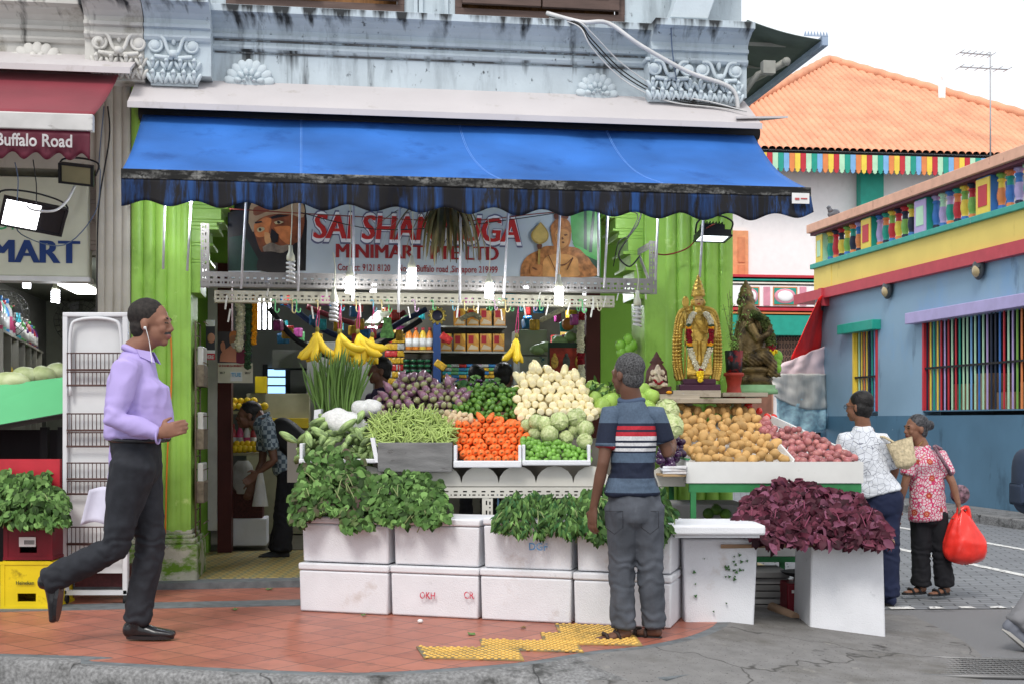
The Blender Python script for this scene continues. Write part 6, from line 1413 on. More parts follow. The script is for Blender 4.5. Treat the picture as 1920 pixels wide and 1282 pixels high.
cm = [along_y([(.003, -.0015), (.009, -.0015), (.0195, .003), (.0225, .012), (.023, .05), (.019, .14), (.008, .2)], [m_cart, m_car], [(-.001, 0), (9, 1)], seed=s, amp=.003, nm='carrot') for s in range(3)]
o5 = (680, 640)
heap('carrot', cm, [(650,600),(760,585),(900,550),(1010,565),(1130,575),(1180,640),(1145,860),(700,855),(660,700)], o5, 3.84, 8.03, .0035, 12.2, 'orange carrot showing its cut end in the carrot heap', 'carrot', 'carrots heaped in the foam tray', 'cam', seed=2, layers=2, jit=.16, tumble=.22, ldep=.09, tilt=(.06, .06))
m_eg = mat('lavender_eggplant', (.09, .022, .06), rough=.3, var=.5, scale=14, col2=(.27, .14, .19), rnd='obj', rv=.3, coat=.3); m_egt = mat('eggplant_pale_tip', (.26, .27, .12), rough=.3, coat=.3, var=.3, scale=20)
em = [along_y([(.002, -.002), (.014, .002), (.022, .012), (.027, .03), (.026, .06), (.02, .09), (.012, .11), (.006, .14)], [m_egt, m_eg], [(.001+.007*s, 0), (9, 1)], seed=s, amp=.004, nm='eggplant', bend=.6*s) for s in range(3)]
heap('eggplant', em, [(60,530),(60,440),(150,370),(230,290),(330,262),(480,262),(580,290),(660,350),(780,430),(700,490),(650,530),(540,530),(300,500),(150,530)], o5, 3.84, 8.5, .0035, 14.5, 'striped lavender eggplant in the heap behind the green beans', 'eggplant', 'lavender eggplants in the heap', 'cam', (.95, 1.2), seed=3, tumble=.65, tilt=(.1, .4), jit=.18, ldep=.09)
m_dai = mat('daikon', (.74, .64, .36), rough=.45, var=.1, scale=12, rnd='obj', rv=.06, dirt=('#a39463', .66, .8, 12, (1, 1, 1))); m_daic = mat('daikon_cut', (.78, .71, .48), rough=.6, var=.1, scale=40)
dm = [along_y([(.004, -.0015), (.015, -.001), (.024, .001), (.0275, .01), (.028, .06), (.027, .12), (.022, .17), (.01, .21)], [m_daic, m_dai], [(.0015, 0), (9, 1)], seed=s, amp=.004, nm='white_radish', bend=.5*s) for s in range(3)]
heap('white_radish', dm, [(1085,540),(1085,380),(1130,270),(1200,220),(1260,195),(1400,215),(1540,245),(1600,320),(1650,420),(1695,530),(1640,570),(1460,530),(1130,560)], o5, 3.84, 8.4, .004, 14.6, 'thick white radish with its cut end facing out in the pyramid', 'radish', 'white radishes in the pyramid', 'cam', (.95, 1.12), seed=4, tumble=.25, jit=.15, ldep=.1, tilt=(.05, .26))
m_cuc = mat('dark_cucumber', (.05, .17, .025), rough=.4, var=.4, scale=20, rnd='obj', rv=.35, col2=(.16, .3, .05))
um = [along_y([(.002, 0), (.012, .003), (.0165, .012), (.018, .04), (.016, .075), (.008, .09)], [m_cuc], None, seed=s, amp=.003, nm='cucumber') for s in range(2)]
heap('cucumber', um, [(660,520),(690,400),(780,330),(900,305),(1010,330),(1110,330),(1100,600),(820,560)], o5, 3.84, 8.42, .004, 10.5, 'small dark green cucumber in the heap between eggplants and white radishes', 'cucumber', 'small cucumbers in the heap', 'cam', (.9, 1.3), seed=5, tumble=.6, jit=.2, ldep=.07)
m_tin = mat('green_gourd', (.17, .36, .06), rough=.35, var=.3, scale=20, rnd='obj', rv=.25, coat=.2)
tm = [lumpy(.017, .024, .018, .002, 40, s, 10, 8) for s in range(2)]; [m_.materials.append(m_tin) for m_ in tm]
heap('green_gourd', tm, [(1145,860),(1150,690),(1240,700),(1400,720),(1640,790),(1645,860)], o5, 3.84, 8.03, .003, 9.0, 'tiny round green gourd in the tray below the cabbages', 'gourd', 'tiny green gourds in the tray', None, (.85, 1.25), seed=6)
# cabbages: wrapped leaves
def cabbage(seed, m):
    b = B(); random.seed(seed)
    b.sph((0, 0, 0), 1, 18, 12)
    for k in range(9):
        az, el = ru(0, 6.28), ru(.2, 1.4); M = Matrix.Rotation(az, 4, 'Z') @ Matrix.Rotation(el, 4, 'X'); q = ru(1.015, 1.05)
        b.grid(lambda i, j: M @ (Vector((math.sin((i-.5)*1.9)*math.cos((j-.5)*1.8), math.sin((j-.5)*1.8), math.cos((i-.5)*1.9)*math.cos((j-.5)*1.8)))*(q + .05*((2*abs(i-.5))**6+(2*abs(j-.5))**6)*ru(.6, 1.2))), 8, 8)
    for v in b.bm.verts: v.co += v.co.normalized()*.045*noise.noise(v.co*3.2+Vector((seed, 0, 0)))
    me = b.mesh('cabbage', False); me.materials.append(m); return me
m_cab2 = mat('pale_cabbage', (.46, .60, .20), rough=.5, var=.25, scale=3.5, col2=(.70, .74, .42), rnd='obj', rv=.12, bump=.8, bscale=7)
cbm = [cabbage(s, m_cab2) for s in (1, 2, 3)]
cl = [(1415,575,65),(1540,550,68),(1250,575,55),(1180,605,48),(1345,665,62),(1600,625,60),(1600,715,54),(1465,690,50),(1240,665,48),(1310,590,52),(1530,640,50)]
for k, (x, y, r) in enumerate(cl):
    p = P(680+x/3.84, 640+y/3.84, 8.22-(y-600)*.0008+(.08 if r < 52 else 0)); rr = r/3.84/FPX*8.2*1.02
    inst('cabbage', cbm[k % 3], p, Matrix.Rotation(k*1.3, 4, 'Z').to_quaternion() @ Matrix.Rotation(k*.9, 4, 'X').to_quaternion(), rr, 'pale green cabbage in the pile above the tiny green gourds', 'cabbage', 'cabbages piled on the stand')
inst('cabbage', cbm[0], P(1256, 800, 7.95), None, .085, 'white green cabbage half hidden at the right elbow of the standing man', 'cabbage')
inst('cabbage', cbm[1], P(1250, 770, 8.3), None, .08, 'small cabbage behind the right arm of the standing man by the potatoes', 'cabbage')
m_chay = mat('chayote', (.30, .46, .09), rough=.4, var=.2, scale=10, rnd='obj', rv=.12)
chm = B(); chm.lathe((0, 0, 0), [(.003, .075), (.03, .065), (.045, .03), (.055, -.01), (.05, -.04), (.03, -.06), (.01, -.055)], 20, flute=lambda a: 1+.07*abs(math.cos(2.5*a))); chm = chm.mesh('chayote'); chm.materials.append(m_chay)
for k, (u, v, D) in enumerate(((1128, 738, 8.9), (1112, 752, 8.8), (1143, 752, 8.8), (1110, 727, 9.0), (1150, 735, 8.95), (1128, 762, 8.7), (1206, 735, 8.9), (1220, 745, 8.85), (1196, 752, 8.8), (1215, 765, 8.7))):
    inst('chayote', chm, P(u, v, D), (Matrix.Rotation(k*1.1, 4, 'Z') @ Matrix.Rotation(.5*k, 4, 'X')).to_quaternion(), 1.05, 'pale green ribbed chayote ' + ('left' if k < 6 else 'right') + ' of the standing man\'s grey head', 'chayote', 'chayotes left of the head' if k < 6 else 'chayotes right of the head')
m_pot = mat('potato', (.50, .30, .11), rough=.6, var=.2, scale=18, rnd='obj', rv=.22, dirt=('#7a5a35', .6, .75, 18, (1, 1, 1))); pm = []
for s in range(4): me = lumpy(.033, .028+.006*s, .027, .006, 16, s*3+1, 14, 10, 'potato'); me.materials.append(m_pot); pm.append(me)
o6b = (1240, 720)
heap('potato', pm, [(35,160),(80,95),(180,95),(320,80),(420,110),(470,170),(465,230),(530,270),(605,355),(150,360),(110,300),(60,240)], o6b, 2.46, 7.97, .0095, 17, 'yellow brown potato in the big sloping heap on the green legged table', 'potato', 'potatoes on the table', None, (.8, 1.25), seed=8, ldep=.06)
m_on = mat('red_onion', (.33, .09, .11), rough=.35, var=.3, scale=10, rnd='obj', rv=.25, coat=.15, col2=(.5, .2, .18)); om = []
for s in range(2):
    b = B(); b.lathe((0, 0, 0), [(.002, .034), (.006, .028), (.018, .021), (.026, .006), (.026, -.006), (.018, -.018), (.004, -.022)], 14); me = b.mesh('onion'); me.materials.append(m_on); om.append(me)
heap('red_onion', om, [(430,185),(470,140),(540,195),(650,210),(750,250),(905,340),(905,362),(605,362),(535,270),(470,235)], o6b, 2.46, 7.97, .0095, 13.2, 'pink red onion in the heap at the right end of the table', 'onion', 'red onions on the table', None, (.85, 1.2), seed=9)
m_tom = mat('tomato', (.6, .03, .02), rough=.2, coat=.4); tmm = lumpy(.03, .03, .026, .001, 10, 1, 14, 8); tmm.materials.append(m_tom)
heap('tomato', [tmm], [(330,75),(420,95),(440,120),(460,120),(620,205),(600,215),(470,140),(420,112)], o6b, 2.46, 8.85, .003, 13, 'shiny red tomato behind the potato and onion heap', 'tomato', 'tomatoes at the back of the table', None, seed=10, layers=1)
m_aub = mat('dark_eggplant', (.035, .006, .045), rough=.15, coat=.6); am = lumpy(.026, .026, .034, .002, 20, 1, 14, 10); am.materials.append(m_aub)
heap('purple_eggplant', [am], [(700,650),(760,640),(865,650),(860,760),(780,840),(700,850)], (1040, 640), 3.56, 7.9, .004, 13, 'glossy dark purple eggplant beside the right elbow of the standing man', 'eggplant', 'dark purple eggplants by the table', None, seed=11)
# ginger / turnips
m_gin = mat('ginger', (.58, .45, .28), rough=.7, var=.2, scale=20, rnd='obj', rv=.1); gm = lumpy(.018, .035, .018, .009, 40, 3, 12, 10, 'ginger'); gm.materials.append(m_gin)
heap('ginger', [gm], [(555,560),(640,500),(700,520),(820,560),(830,590),(740,600),(600,615)], o5, 3.84, 8.3, .003, 11, 'pale knobbly ginger root between the beans and the carrots', 'ginger', 'ginger roots', None, seed=12)
# bitter gourds
m_bit = mat('bitter_gourd', (.045, .15, .03), rough=.5, var=.8, scale=28, col2=(.38, .52, .2), rnd='obj', rv=.25, stretch=(1, .35, 1), bump=1, bscale=60)
btm = []
for s in range(3):
    b = B(); b.tube([(0, y, -.9*s*.4*y*y) for y in [i*.011 for i in range(13)]], 0, 14, rs=[.022*math.sin(math.pi*(i+.35)/12.8)**.55*(1) for i in range(13)])
    for v in b.bm.verts:
        a = math.atan2(v.co.z, v.co.x); rr = math.hypot(v.co.x, v.co.z); v.co.x *= 1+.09*math.cos(7*a); v.co.z *= 1+.09*math.cos(7*a)+.04*noise.noise(v.co*90)
    me = b.mesh('bitter_gourd'); me.materials.append(m_bit); btm.append(me)
heap('bitter_gourd', btm, [(730,1010),(800,895),(900,860),(1000,845),(1180,880),(1260,930),(1270,1150),(1180,1160),(1000,1080),(900,1100),(745,1140)], (360, 560), 3.77, 7.98, .0035, 15.5, 'ridged green bitter gourd in the heap at the left end of the stand', 'bitter gourd', 'bitter gourds in the heap', 'cam', (.95, 1.25), seed=13, tumble=1.2)
# green beans: the ones that show largest are single pods, the rest underneath one mass
m_bean = mat('green_bean', (.36, .47, .14), rough=.5, var=.15, scale=30, rnd='obj', rv=.22)
bnm = []
for s in range(4):
    bd = ru(.4, 2.2); b = B(); b.tube([((i-5)*.011, bd*((i-5)*.011)**2*2.2, bd*((i-5)*.011)**2*(1.5 if s % 2 else -1.5)) for i in range(11)], 0, 5, rs=[.0012+.0038*math.sin(math.pi*(i+.6)/11.2)**.5 for i in range(11)]); me = b.mesh('green_bean'); me.materials.append(m_bean); bnm.append(me)
random.seed(14); plb = [(680+x/3.84, 640+y/3.84) for x, y in [(60,690),(70,560),(200,520),(330,498),(470,500),(570,560),(645,625),(640,725),(430,745),(250,735),(90,735)]]
nb = 0
def beanq(): return (Matrix.Rotation(ru(-.5, .5), 4, 'X') @ Matrix.Rotation(ru(0, 6.28), 4, 'Y') @ Matrix.Rotation(ru(0, 6.28), 4, 'X')).to_quaternion()
while nb < 296:
    u, v = ru(690, 850), ru(765, 835)
    if inpoly(u, v, plb): D = 8.03+(833-v)*.004+ru(-.02, .02); inst('green_bean', bnm[nb % 4], P(u, v, D), beanq(), ru(.9, 1.3), 'slim green bean in the tangled heap behind the grey plank', 'green bean', 'green beans in the heap'); nb += 1
b = B(); k = 0
while k < 420:
    u, v = ru(690, 850), ru(765, 835)
    if inpoly(u, v, plb):
        D = 8.06+(833-v)*.004+ru(0, .06); M = Matrix.Translation(P(u, v, D)) @ beanq().to_matrix().to_4x4(); b.M = M; s = ru(-3, 3)
        b.tube([((i-3)*.018, s*((i-3)*.018)**2, 0) for i in range(7)], .0045, 5); k += 1
m_bean2 = mat('green_bean_under', (.30, .40, .11), rough=.5, rnd='island', rv=.25)
o = obj('green_beans', b, m_bean2); tag(o, 'mass of green beans lying under the top pods', 'green beans', None, 'stuff')
# leaves on the cucumbers, small dark heap behind
# drumstick pods
m_drum = mat('drumstick_pod', (.11, .2, .045), rough=.6, var=.3, scale=14, rnd='obj', rv=.3, stretch=(1, 1, .2))
random.seed(15)
dmm = []
for s in range(3):
    bx_ = ru(-.4, .4); b = B(); b.tube([(bx_*(i*.045-.25)**2, 0, i*.045) for i in range(12)], 0, 6, rs=[.0075]*8+[.0072, .006, .004, .0015]); me = b.mesh('drumstick_pod'); me.materials.append(m_drum); dmm.append(me)
for k in range(72):
    ub = ru(596, 662); p = P(ub, 778, 8.62+ru(-.04, .05)); ut = 630+(ub-630)*1.75+ru(-14, 14); vt = 655+abs(ut-630)*.28+ru(-8, 28); tp = P(ut, vt, 8.62+ru(-.08, .12)); d = tp-p
    inst('drumstick_pod', dmm[k % 3], p, Vector((0, 0, 1)).rotation_difference(d.normalized()), (1, 1, d.length/.495), 'long thin green drumstick pod standing in the tall bunch under the bananas', 'drumstick pod', 'drumstick pods in the tall bunch')
# white mesh sack and foam corner
m_sack = mat('mesh_sack', (.66, .66, .64), rough=.7, var=.12, scale=60, bump=.5, bscale=90); sk = lumpy(.15, .13, .085, .05, 9, 4, 30, 20, 'sack'); sk.materials.append(m_sack)
inst('mesh_sack', sk, P(645, 790, 8.35), Matrix.Rotation(.2, 4, 'Y').to_quaternion(), 1.0, 'white mesh sack slumped above the bitter gourds', 'sack')
inst('mesh_sack', sk, P(690, 765, 8.6), Matrix.Rotation(2.2, 4, 'Z').to_quaternion(), .75, 'smaller white sack behind the first next to the eggplants', 'sack')
b = B(); b.prism([P(589, 768, 8.5), P(602, 766, 8.5), P(600, 792, 8.5), P(588, 796, 8.5)], (0, .4, 0)); tag(obj('foam_board', b, m_foam), 'white foam board corner at the foot of the drumstick pods', 'panel')
# ================================================================ LEAFY BUNCHES
def leafpile(name, poly, D0, kd, n, size, mats, label, seed, asp=.6, droop=.8, thick=.2, group=None, stems=None, cat='leafy greens', fold=.25):
    random.seed(seed); u0, u1 = min(p[0] for p in poly), max(p[0] for p in poly); v0, v1 = min(p[1] for p in poly), max(p[1] for p in poly)
    cu, cv_ = sum(p[0] for p in poly)/len(poly), sum(p[1] for p in poly)/len(poly); b = B(); k = 0; tries = 0
    while k < n and tries < n*20:
        tries += 1; u, v = ru(u0, u1), ru(v0, v1)
        if not inpoly(u, v, poly): continue
        u += 16*noise.noise(Vector((u*.06, v*.06, seed))); v += 12*noise.noise(Vector((v*.05, u*.05, seed+9)))
        e = min(1, math.hypot((u-cu)/((u1-u0)/2), (v-cv_)/((v1-v0)/2))); dep = ru(0, 1)**1.6
        D = D0 + (v1-v)*kd + dep*thick + .10*e*e*(1 if v < cv_ else .1); p = P(u, v, D); b.mi = random.choices(range(len(mats)), [3]+[1]*(len(mats)-1))[0]
        L_ = size*ru(.65, 1.25); wd = L_*asp
        out = Vector(((u-cu)/(u1-u0)*1.6+ru(-.8, .8), -.35+ru(-.6, .4), -droop+ru(-.7, .9))).normalized()
        nrm = Vector((ru(-.6, .6)+(u-cu)/(u1-u0), -1, ru(-.1, 1.1))).normalized(); sd = out.cross(nrm).normalized(); nrm = sd.cross(out).normalized()
        prof = [(0, .12), (.25, .85), (.55, 1), (.8, .6), (1, .04)]; prev = None; cl_ = ru(-.1, .9)
        for t, ww in prof:
            c_ = p + out*(L_*(t-.4)) - nrm*(cl_*L_*(t-.3)**2); h = nrm*(fold*wd*.5*ww)
            r = [b._v(c_-sd*wd*.5*ww+h), b._v(c_), b._v(c_+sd*wd*.5*ww+h)]
            if prev: b._f([prev[0], prev[1], r[1], r[0]], True); b._f([prev[1], prev[2], r[2], r[1]], True)
            prev = r
        k += 1
    t = thing(name, label, cat, P(cu, v1, D0+.1), group); obj('leaves', b, mats, t, False)
    b = B()
    for k in range(stems or 7):
        u, v = cu+ru(-.3, .3)*(u1-u0), cv_+ru(-.3, .3)*(v1-v0); p = P(u, v, D0+(v1-v)*kd+ru(.06, thick)); q = P(u+ru(-30, 30), v+ru(10, 40), D0+ru(.05, thick)); b.tube(curve([p, (p+q)/2+Vector((0, -.03, .02)), q], 3), .0035, 5)
    obj('stems', b, mat('leaf_stem', (.22, .27, .11), rough=.6) if 'red' not in name else mat('red_stem', (.2, .04, .08), rough=.6), t); return t
def leafm(nm, c, c2, rv=.3): return mat(nm, c, rough=.55, var=.1, scale=9, col2=c2, rnd='island', rv=rv, spec=.15)
g1, g2, g3, g4 = leafm('leaf_green', (.035, .085, .018), (.075, .15, .038), .6), leafm('leaf_light', (.10, .2, .05), (.17, .3, .09), .45), leafm('leaf_purple_green', (.09, .05, .05), (.1, .16, .05)), leafm('leaf_dark', (.025, .085, .03), (.05, .14, .04))
leafpile('amaranth_bunch', [(566,880),(590,838),(625,838),(640,880),(640,950),(610,965),(560,985),(542,965),(548,925)], 7.62, .0022, 900, .058, [g1, g2, g3], 'green and purple tinged leafy bunch at the left end, drooping past the box edge', 21, .8)
leafpile('amaranth_bunch', [(600,850),(650,838),(690,880),(702,935),(700,990),(650,1000),(632,960),(605,930)], 7.56, .0024, 900, .058, [g1, g2, g3], 'purple tinged leafy bunch hanging deepest over the leftmost foam box', 22, .8)
leafpile('spinach_bunch', [(695,900),(740,885),(780,890),(785,960),(760,985),(705,975),(690,935)], 7.5, .003, 800, .05, [g1, g2], 'bright green leafy bunch just right of the purple tinged ones', 23, .8)
leafpile('spinach_bunch', [(765,890),(805,888),(835,925),(855,965),(825,985),(790,985),(765,960)], 7.42, .003, 800, .05, [g1, g2], 'bright green leafy bunch ending before the slotted metal leg', 24, .8)
leafpile('curry_leaf_bunch', [(965,925),(1010,925),(1040,960),(1035,998),(990,1005),(945,1003),(922,985),(930,955)], 7.22, .0028, 1000, .055, [g1, g2, g4], 'feathery curry leaf bunch over the blue stencilled foam box', 25, .3, 1.2)
leafpile('curry_leaf_bunch', [(1015,928),(1080,935),(1100,960),(1092,1000),(1060,1006),(1025,992)], 7.16, .0028, 900, .055, [g1, g2, g4], 'feathery curry leaf bunch touching the left hand of the standing man', 26, .3, 1.2)
leafpile('betel_leaf_bunch', [(1085,925),(1130,905),(1150,940),(1150,1010),(1115,1020),(1095,990)], 7.1, .0025, 600, .06, [g1, g4, g2], 'dark green broad leaf bunch behind the standing man\'s left arm', 27, .55, 1.1)
leafpile('betel_leaf_bunch', [(1205,920),(1245,915),(1262,960),(1258,1005),(1232,1022),(1205,1000)], 7.0, .0025, 560, .06, [g1, g4, g2], 'dark green leaf bunch peeking out right of the standing man\'s hip', 28, .45, 1.1)
r1m, r2m, r3m = leafm('leaf_red', (.06, .012, .022), (.12, .03, .05), .6), leafm('leaf_wine', (.025, .005, .01), (.06, .014, .025), .5), leafm('leaf_pinkish', (.24, .09, .14), (.15, .04, .08), .4)
leafpile('red_amaranth_bunch', [(1378,985),(1400,940),(1410,920),(1470,905),(1490,950),(1490,1015),(1430,1022),(1410,1005)], 7.26, .0035, 900, .07, [r1m, r2m, r3m], 'dark red leafy bunch at the left of the plank, spilling over the white lid', 29, .65, .6)
leafpile('red_amaranth_bunch', [(1460,915),(1500,898),(1555,920),(1580,960),(1575,1018),(1480,1020)], 7.3, .0035, 1000, .07, [r1m, r2m, r3m], 'dark red leafy bunch in the middle of the plank, the tallest of three', 30, .65, .6)
leafpile('red_amaranth_bunch', [(1560,925),(1610,930),(1640,965),(1668,1000),(1665,1022),(1570,1020)], 7.36, .0035, 850, .068, [r1m, r2m, r3m], 'dark red leafy bunch at the right end of the plank', 31, .65, .6)
leafpile('spinach_bunch', [(-40,900),(20,883),(80,888),(128,935),(132,975),(90,990),(20,985),(-40,975)], 7.75, .002, 1500, .06, [g1, g2], 'green leafy bunch heaped on the dark red crate at the left edge', 32, .6)
leafpile('leaf_sprigs', [(850,725),(880,712),(930,714),(968,730),(960,742),(880,742)], 8.75, .003, 110, .06, [g1, g2, g4], 'green leaf sprigs lying on top of the small cucumbers', 33, .8, .2, .1)
leafpile('leaf_sprigs', [(1100,725),(1115,715),(1150,718),(1160,735),(1120,740)], 8.8, .002, 50, .06, [g1, g2], 'green sprigs between the chayotes beside the maroon frame', 34, .4, -.4, .1)
heap('grape_eggplant', [am], [(760,310),(830,270),(920,280),(960,300),(800,345)], o5, 3.84, 8.85, .003, 8, 'very small dark eggplant behind the cucumber heap', 'eggplant', 'very small eggplants behind the cucumbers', None, (.45, .6), seed=16, layers=1)
# loose leaves on the ground
for k, (u, v, s, lab) in enumerate(((505, 1103, .05, 'small green leaf on the tiles in front of the dark doorway'), (440, 1141, .04, 'small green leaf on the slate strip near the walking man'), (682, 1152, .035, 'green leaf scrap touching the leftmost bottom foam box'), (884, 1187, .05, 'green leaf lying on the red tiles left of the yellow studs'), (981, 1175, .035, 'dry brown leaf on the red tiles in front of the foam boxes'), (1530, 1222, .05, 'green leaf scrap on the asphalt below the far right box'), (1420, 1208, .05, 'purple leaf scrap on the concrete between the tall boxes'))):
    zg = PZ+.008 if u < 1200 else .012; 
    if k == 6: zg = .108
    D = FPX*(CZ-zg)/(v-HV); p = P(u, v, D); b = B(); an = k*1.1
    b.prism([p+Vector((s*.6*math.cos(an+t)*(1 if i % 2 else .6), s*.9*math.sin(an+t)*(1 if i % 2 else .6), .004*math.sin(i*2))) for i, t in enumerate([j*math.pi/4 for j in range(8)])], (0, 0, .002))
    tag(obj('fallen_leaf', b, g2 if k not in (4, 6) else (mat('dry_leaf', (.2, .12, .04)) if k == 4 else r1m)), lab, 'leaf')
b = B(); p = P(788, 1167, FPX*(CZ-PZ)/(1167-HV)); b.sph(p+Vector((0, 0, .012)), (.018, .02, .012), 8, 5); tag(obj('crumpled_paper', b, MATS['white_sticker']), 'crumpled white scrap of paper on the red tiles before the boxes', 'paper')
# ================================================================ POTATO TABLE
tt = thing('produce_table', 'green legged table with a white tray for potatoes and onions at the street corner', 'table', P(1450, 1150, 8.4))
m_gl = mat('green_metal', (.035, .2, .07), rough=.45, var=.15, scale=9, dirt=('#2a1d14', .62, .74, 8, (1, 1, 1))); m_wt = mat('white_tray_board', (.66, .66, .64), rough=.5, var=.05, dirt=('#8a7a64', .63, .78, 6, (1, 1, 1)))
D = 7.93; a, c = P(1287, 865, D), P(1619, 905, D); zt_, zb_ = a.z, c.z; yb_ = D+1.15
b = B(); b.box(a.x, c.x, D, D+.02, zb_, zt_); obj('tray_side', b, m_wt, tt)
b = B(); b.box(a.x, a.x+.02, D+.02, yb_, zb_, zt_+.01); b.mi = 1; b.box(a.x-.004, a.x+.024, D+.0, yb_, zt_+.011, zt_+.02); obj('tray_side', b, [m_wt, m_gl], tt)
b = B(); b.box(c.x-.02, c.x, D+.02, yb_, zb_, zt_); obj('tray_side', b, m_wt, tt)
b = B(); b.box(a.x+.02, c.x-.02, D+.02, yb_, zb_, zb_+.02); b.prism([(a.x+.02, D+.02, zb_+.02), (a.x+.02, yb_, zb_+.02), (a.x+.02, yb_, zt_+.26)], (c.x-a.x-.45, 0, 0)); obj('tray_floor', b, m_wt, tt)
for y0, y1 in ((D+.01, D+.045), (yb_-.05, yb_)): b = B(); b.box(a.x+.02, c.x-.01, y0, y1, zb_-.06, zb_-.003); obj('rail', b, m_gl, tt)
for xx, yy in ((a.x+.03, D+.012), (c.x-.05, D+.012), (a.x+.03, yb_-.05), (c.x-.05, yb_-.05)): b = B(); b.box(xx, xx+.035, yy, yy+.035, .04, zb_-.06); obj('leg', b, m_gl, tt)
b = B(); b.prism([P(1462, 832, 8.25)+Vector((0, 0, 0)), P(1487, 860, 7.99), P(1484, 868, 7.98), P(1455, 840, 8.3)], (.012, 0, 0)); obj('divider', b, m_wt, tt)
b = B(); p = [P(1440, 776, 8.95), P(1590, 845, 8.2), P(1590, 856, 8.2), P(1440, 790, 8.95)]; b.prism(p, (.015, 0, .0)); obj('back_divider', b, m_wt, tt)
# lower shelf goods
pbox(1250, 1400, 945, 990, 8.35, .5, 'vegetable_tray', mat('grey_white_tray', (.42, .42, .42), rough=.6), 'dull white tray of cucumbers in the shade under the potato table', 'tray', bev=.01)
for k, (u, v) in enumerate(((1330, 975), (1345, 968), (1362, 976))): inst('long_cucumber', um[0], P(u, v-12, 8.3), None, 2.2, ['left of three big cucumbers under the potato table', 'middle of three big cucumbers under the potato table', 'right of three big cucumbers under the potato table'][k], 'cucumber')
t2 = thing('low_table', 'low green and white table glimpsed between the two tall foam boxes', 'table', P(1460, 1120, 8.6)); a, c = P(1405, 1015, 8.6), P(1520, 1042, 8.6)
b = B(); b.box(a.x, c.x, 8.6, 9.2, c.z, a.z); obj('top', b, m_wt, t2); b = B(); b.box(a.x, c.x, 8.59, 8.63, c.z-.04, c.z-.003); obj('rail', b, m_gl, t2)
for u in (1462, 1410): b = B(); p = P(u, 0, 8.65); b.box(p.x, p.x+.035, 8.64, 8.675, .02, c.z-.04); obj('leg', b, m_gl, t2)
t = thing('weighing_scale', 'small dark red weighing scale with a black pan on the ground between the tall boxes', 'scale', P(1490, 1168, 8.1)); a, c = P(1476, 1094, 8.1), P(1500, 1168, 8.1)
b = B(); b.box(a.x, a.x+.22, 8.1, 8.35, .03, a.z, .01); obj('body', b, MATS['red_plastic'], t); b = B(); b.lathe((a.x+.1, 8.22, a.z), [(.03, 0), (.03, .03), (.09, .05), (.12, .07)], 16); obj('pan', b, m_dark, t)
b = B(); 
for k in range(4): b.box(a.x+.03+k*.03, a.x+.05+k*.03, 8.096, 8.1, a.z-.06, a.z-.04)
obj('dial_marks', b, MATS['white_sticker'], t)
b = B(); p = P(1482, 1160, 7.95); b.tube([(p.x-.08, 8.15, .13), (p.x+.02, 7.9, .1)], .032, 12); tag(obj('cardboard_tube', b, mat('tan_tube', (.4, .26, .17), rough=.7)), 'cardboard tube lying on the ground before the red scale', 'tube')
b = B()
for k in range(6): b.box(P(1405, 0, 8.3).x, P(1478+ru(-4, 4), 0, 8.3).x, 8.3+ru(-.02, .02), 8.7, .08+k*.045, .118+k*.045, .003)
tag(obj('cardboard_stack', b, mat('grey_card', (.2, .2, .2), rough=.8, rnd='island', rv=.3)), 'stack of flattened grey cardboard on the ground behind the tall boxes', 'cardboard')
b = B()
for k in range(4): M = Matrix.Translation(P(1266, 893-k*5, 7.85)) @ Matrix.Rotation(ru(-.3, .3), 4, 'Z'); b.M = M; b.mi = 0 if k else 1; b.box(-.08, .07, 0, .25, 0, .015, .003)
tag(obj('board_scraps', b, [m_foam, mat('raw_wood2', (.4, .27, .14))]), 'small stack of white board scraps beside the left corner of the potato table', 'boards')
# ================================================================ PEOPLE
def chain(b, pts, ab, side, seg=18, cap=.6):
    """closed tapering tube, elliptical: half width a along 'side', half depth c across it; rounded ends"""
    pts = [Vector(p) for p in pts]; side = Vector(side).normalized(); n = len(pts)
    ext = []
    for i in range(n):
        t = (pts[min(i+1, n-1)]-pts[max(i-1, 0)]).normalized(); ext.append((pts[i], t, ab[i] if isinstance(ab[i], tuple) else (ab[i], ab[i])))
    p0, t0, r0 = ext[0]; p1, t1, r1 = ext[-1]
    full = [(p0-t0*r0[1]*cap*k, t0, (r0[0]*m, r0[1]*m)) for k, m in ((1, .35), (.75, .7), (.35, .93))] + ext + [(p1+t1*r1[1]*cap*k, t1, (r1[0]*m, r1[1]*m)) for k, m in ((.35, .93), (.75, .7), (1, .35))]
    rings = []
    for p, t, (a, c) in full:
        e = side - t*side.dot(t)
        if e.length < 1e-3: e = t.orthogonal()
        e.normalize(); g = t.cross(e)
        rings.append([b._v(p + e*a*math.cos(q) + g*c*math.sin(q)) for q in [2*math.pi*k/seg for k in range(seg)]])
    for A, Bq in zip(rings[:-1], rings[1:]):
        for k in range(seg): b._f([A[k], A[(k+1) % seg], Bq[(k+1) % seg], Bq[k]], True)
    b._f(rings[0][::-1]); b._f(rings[-1])
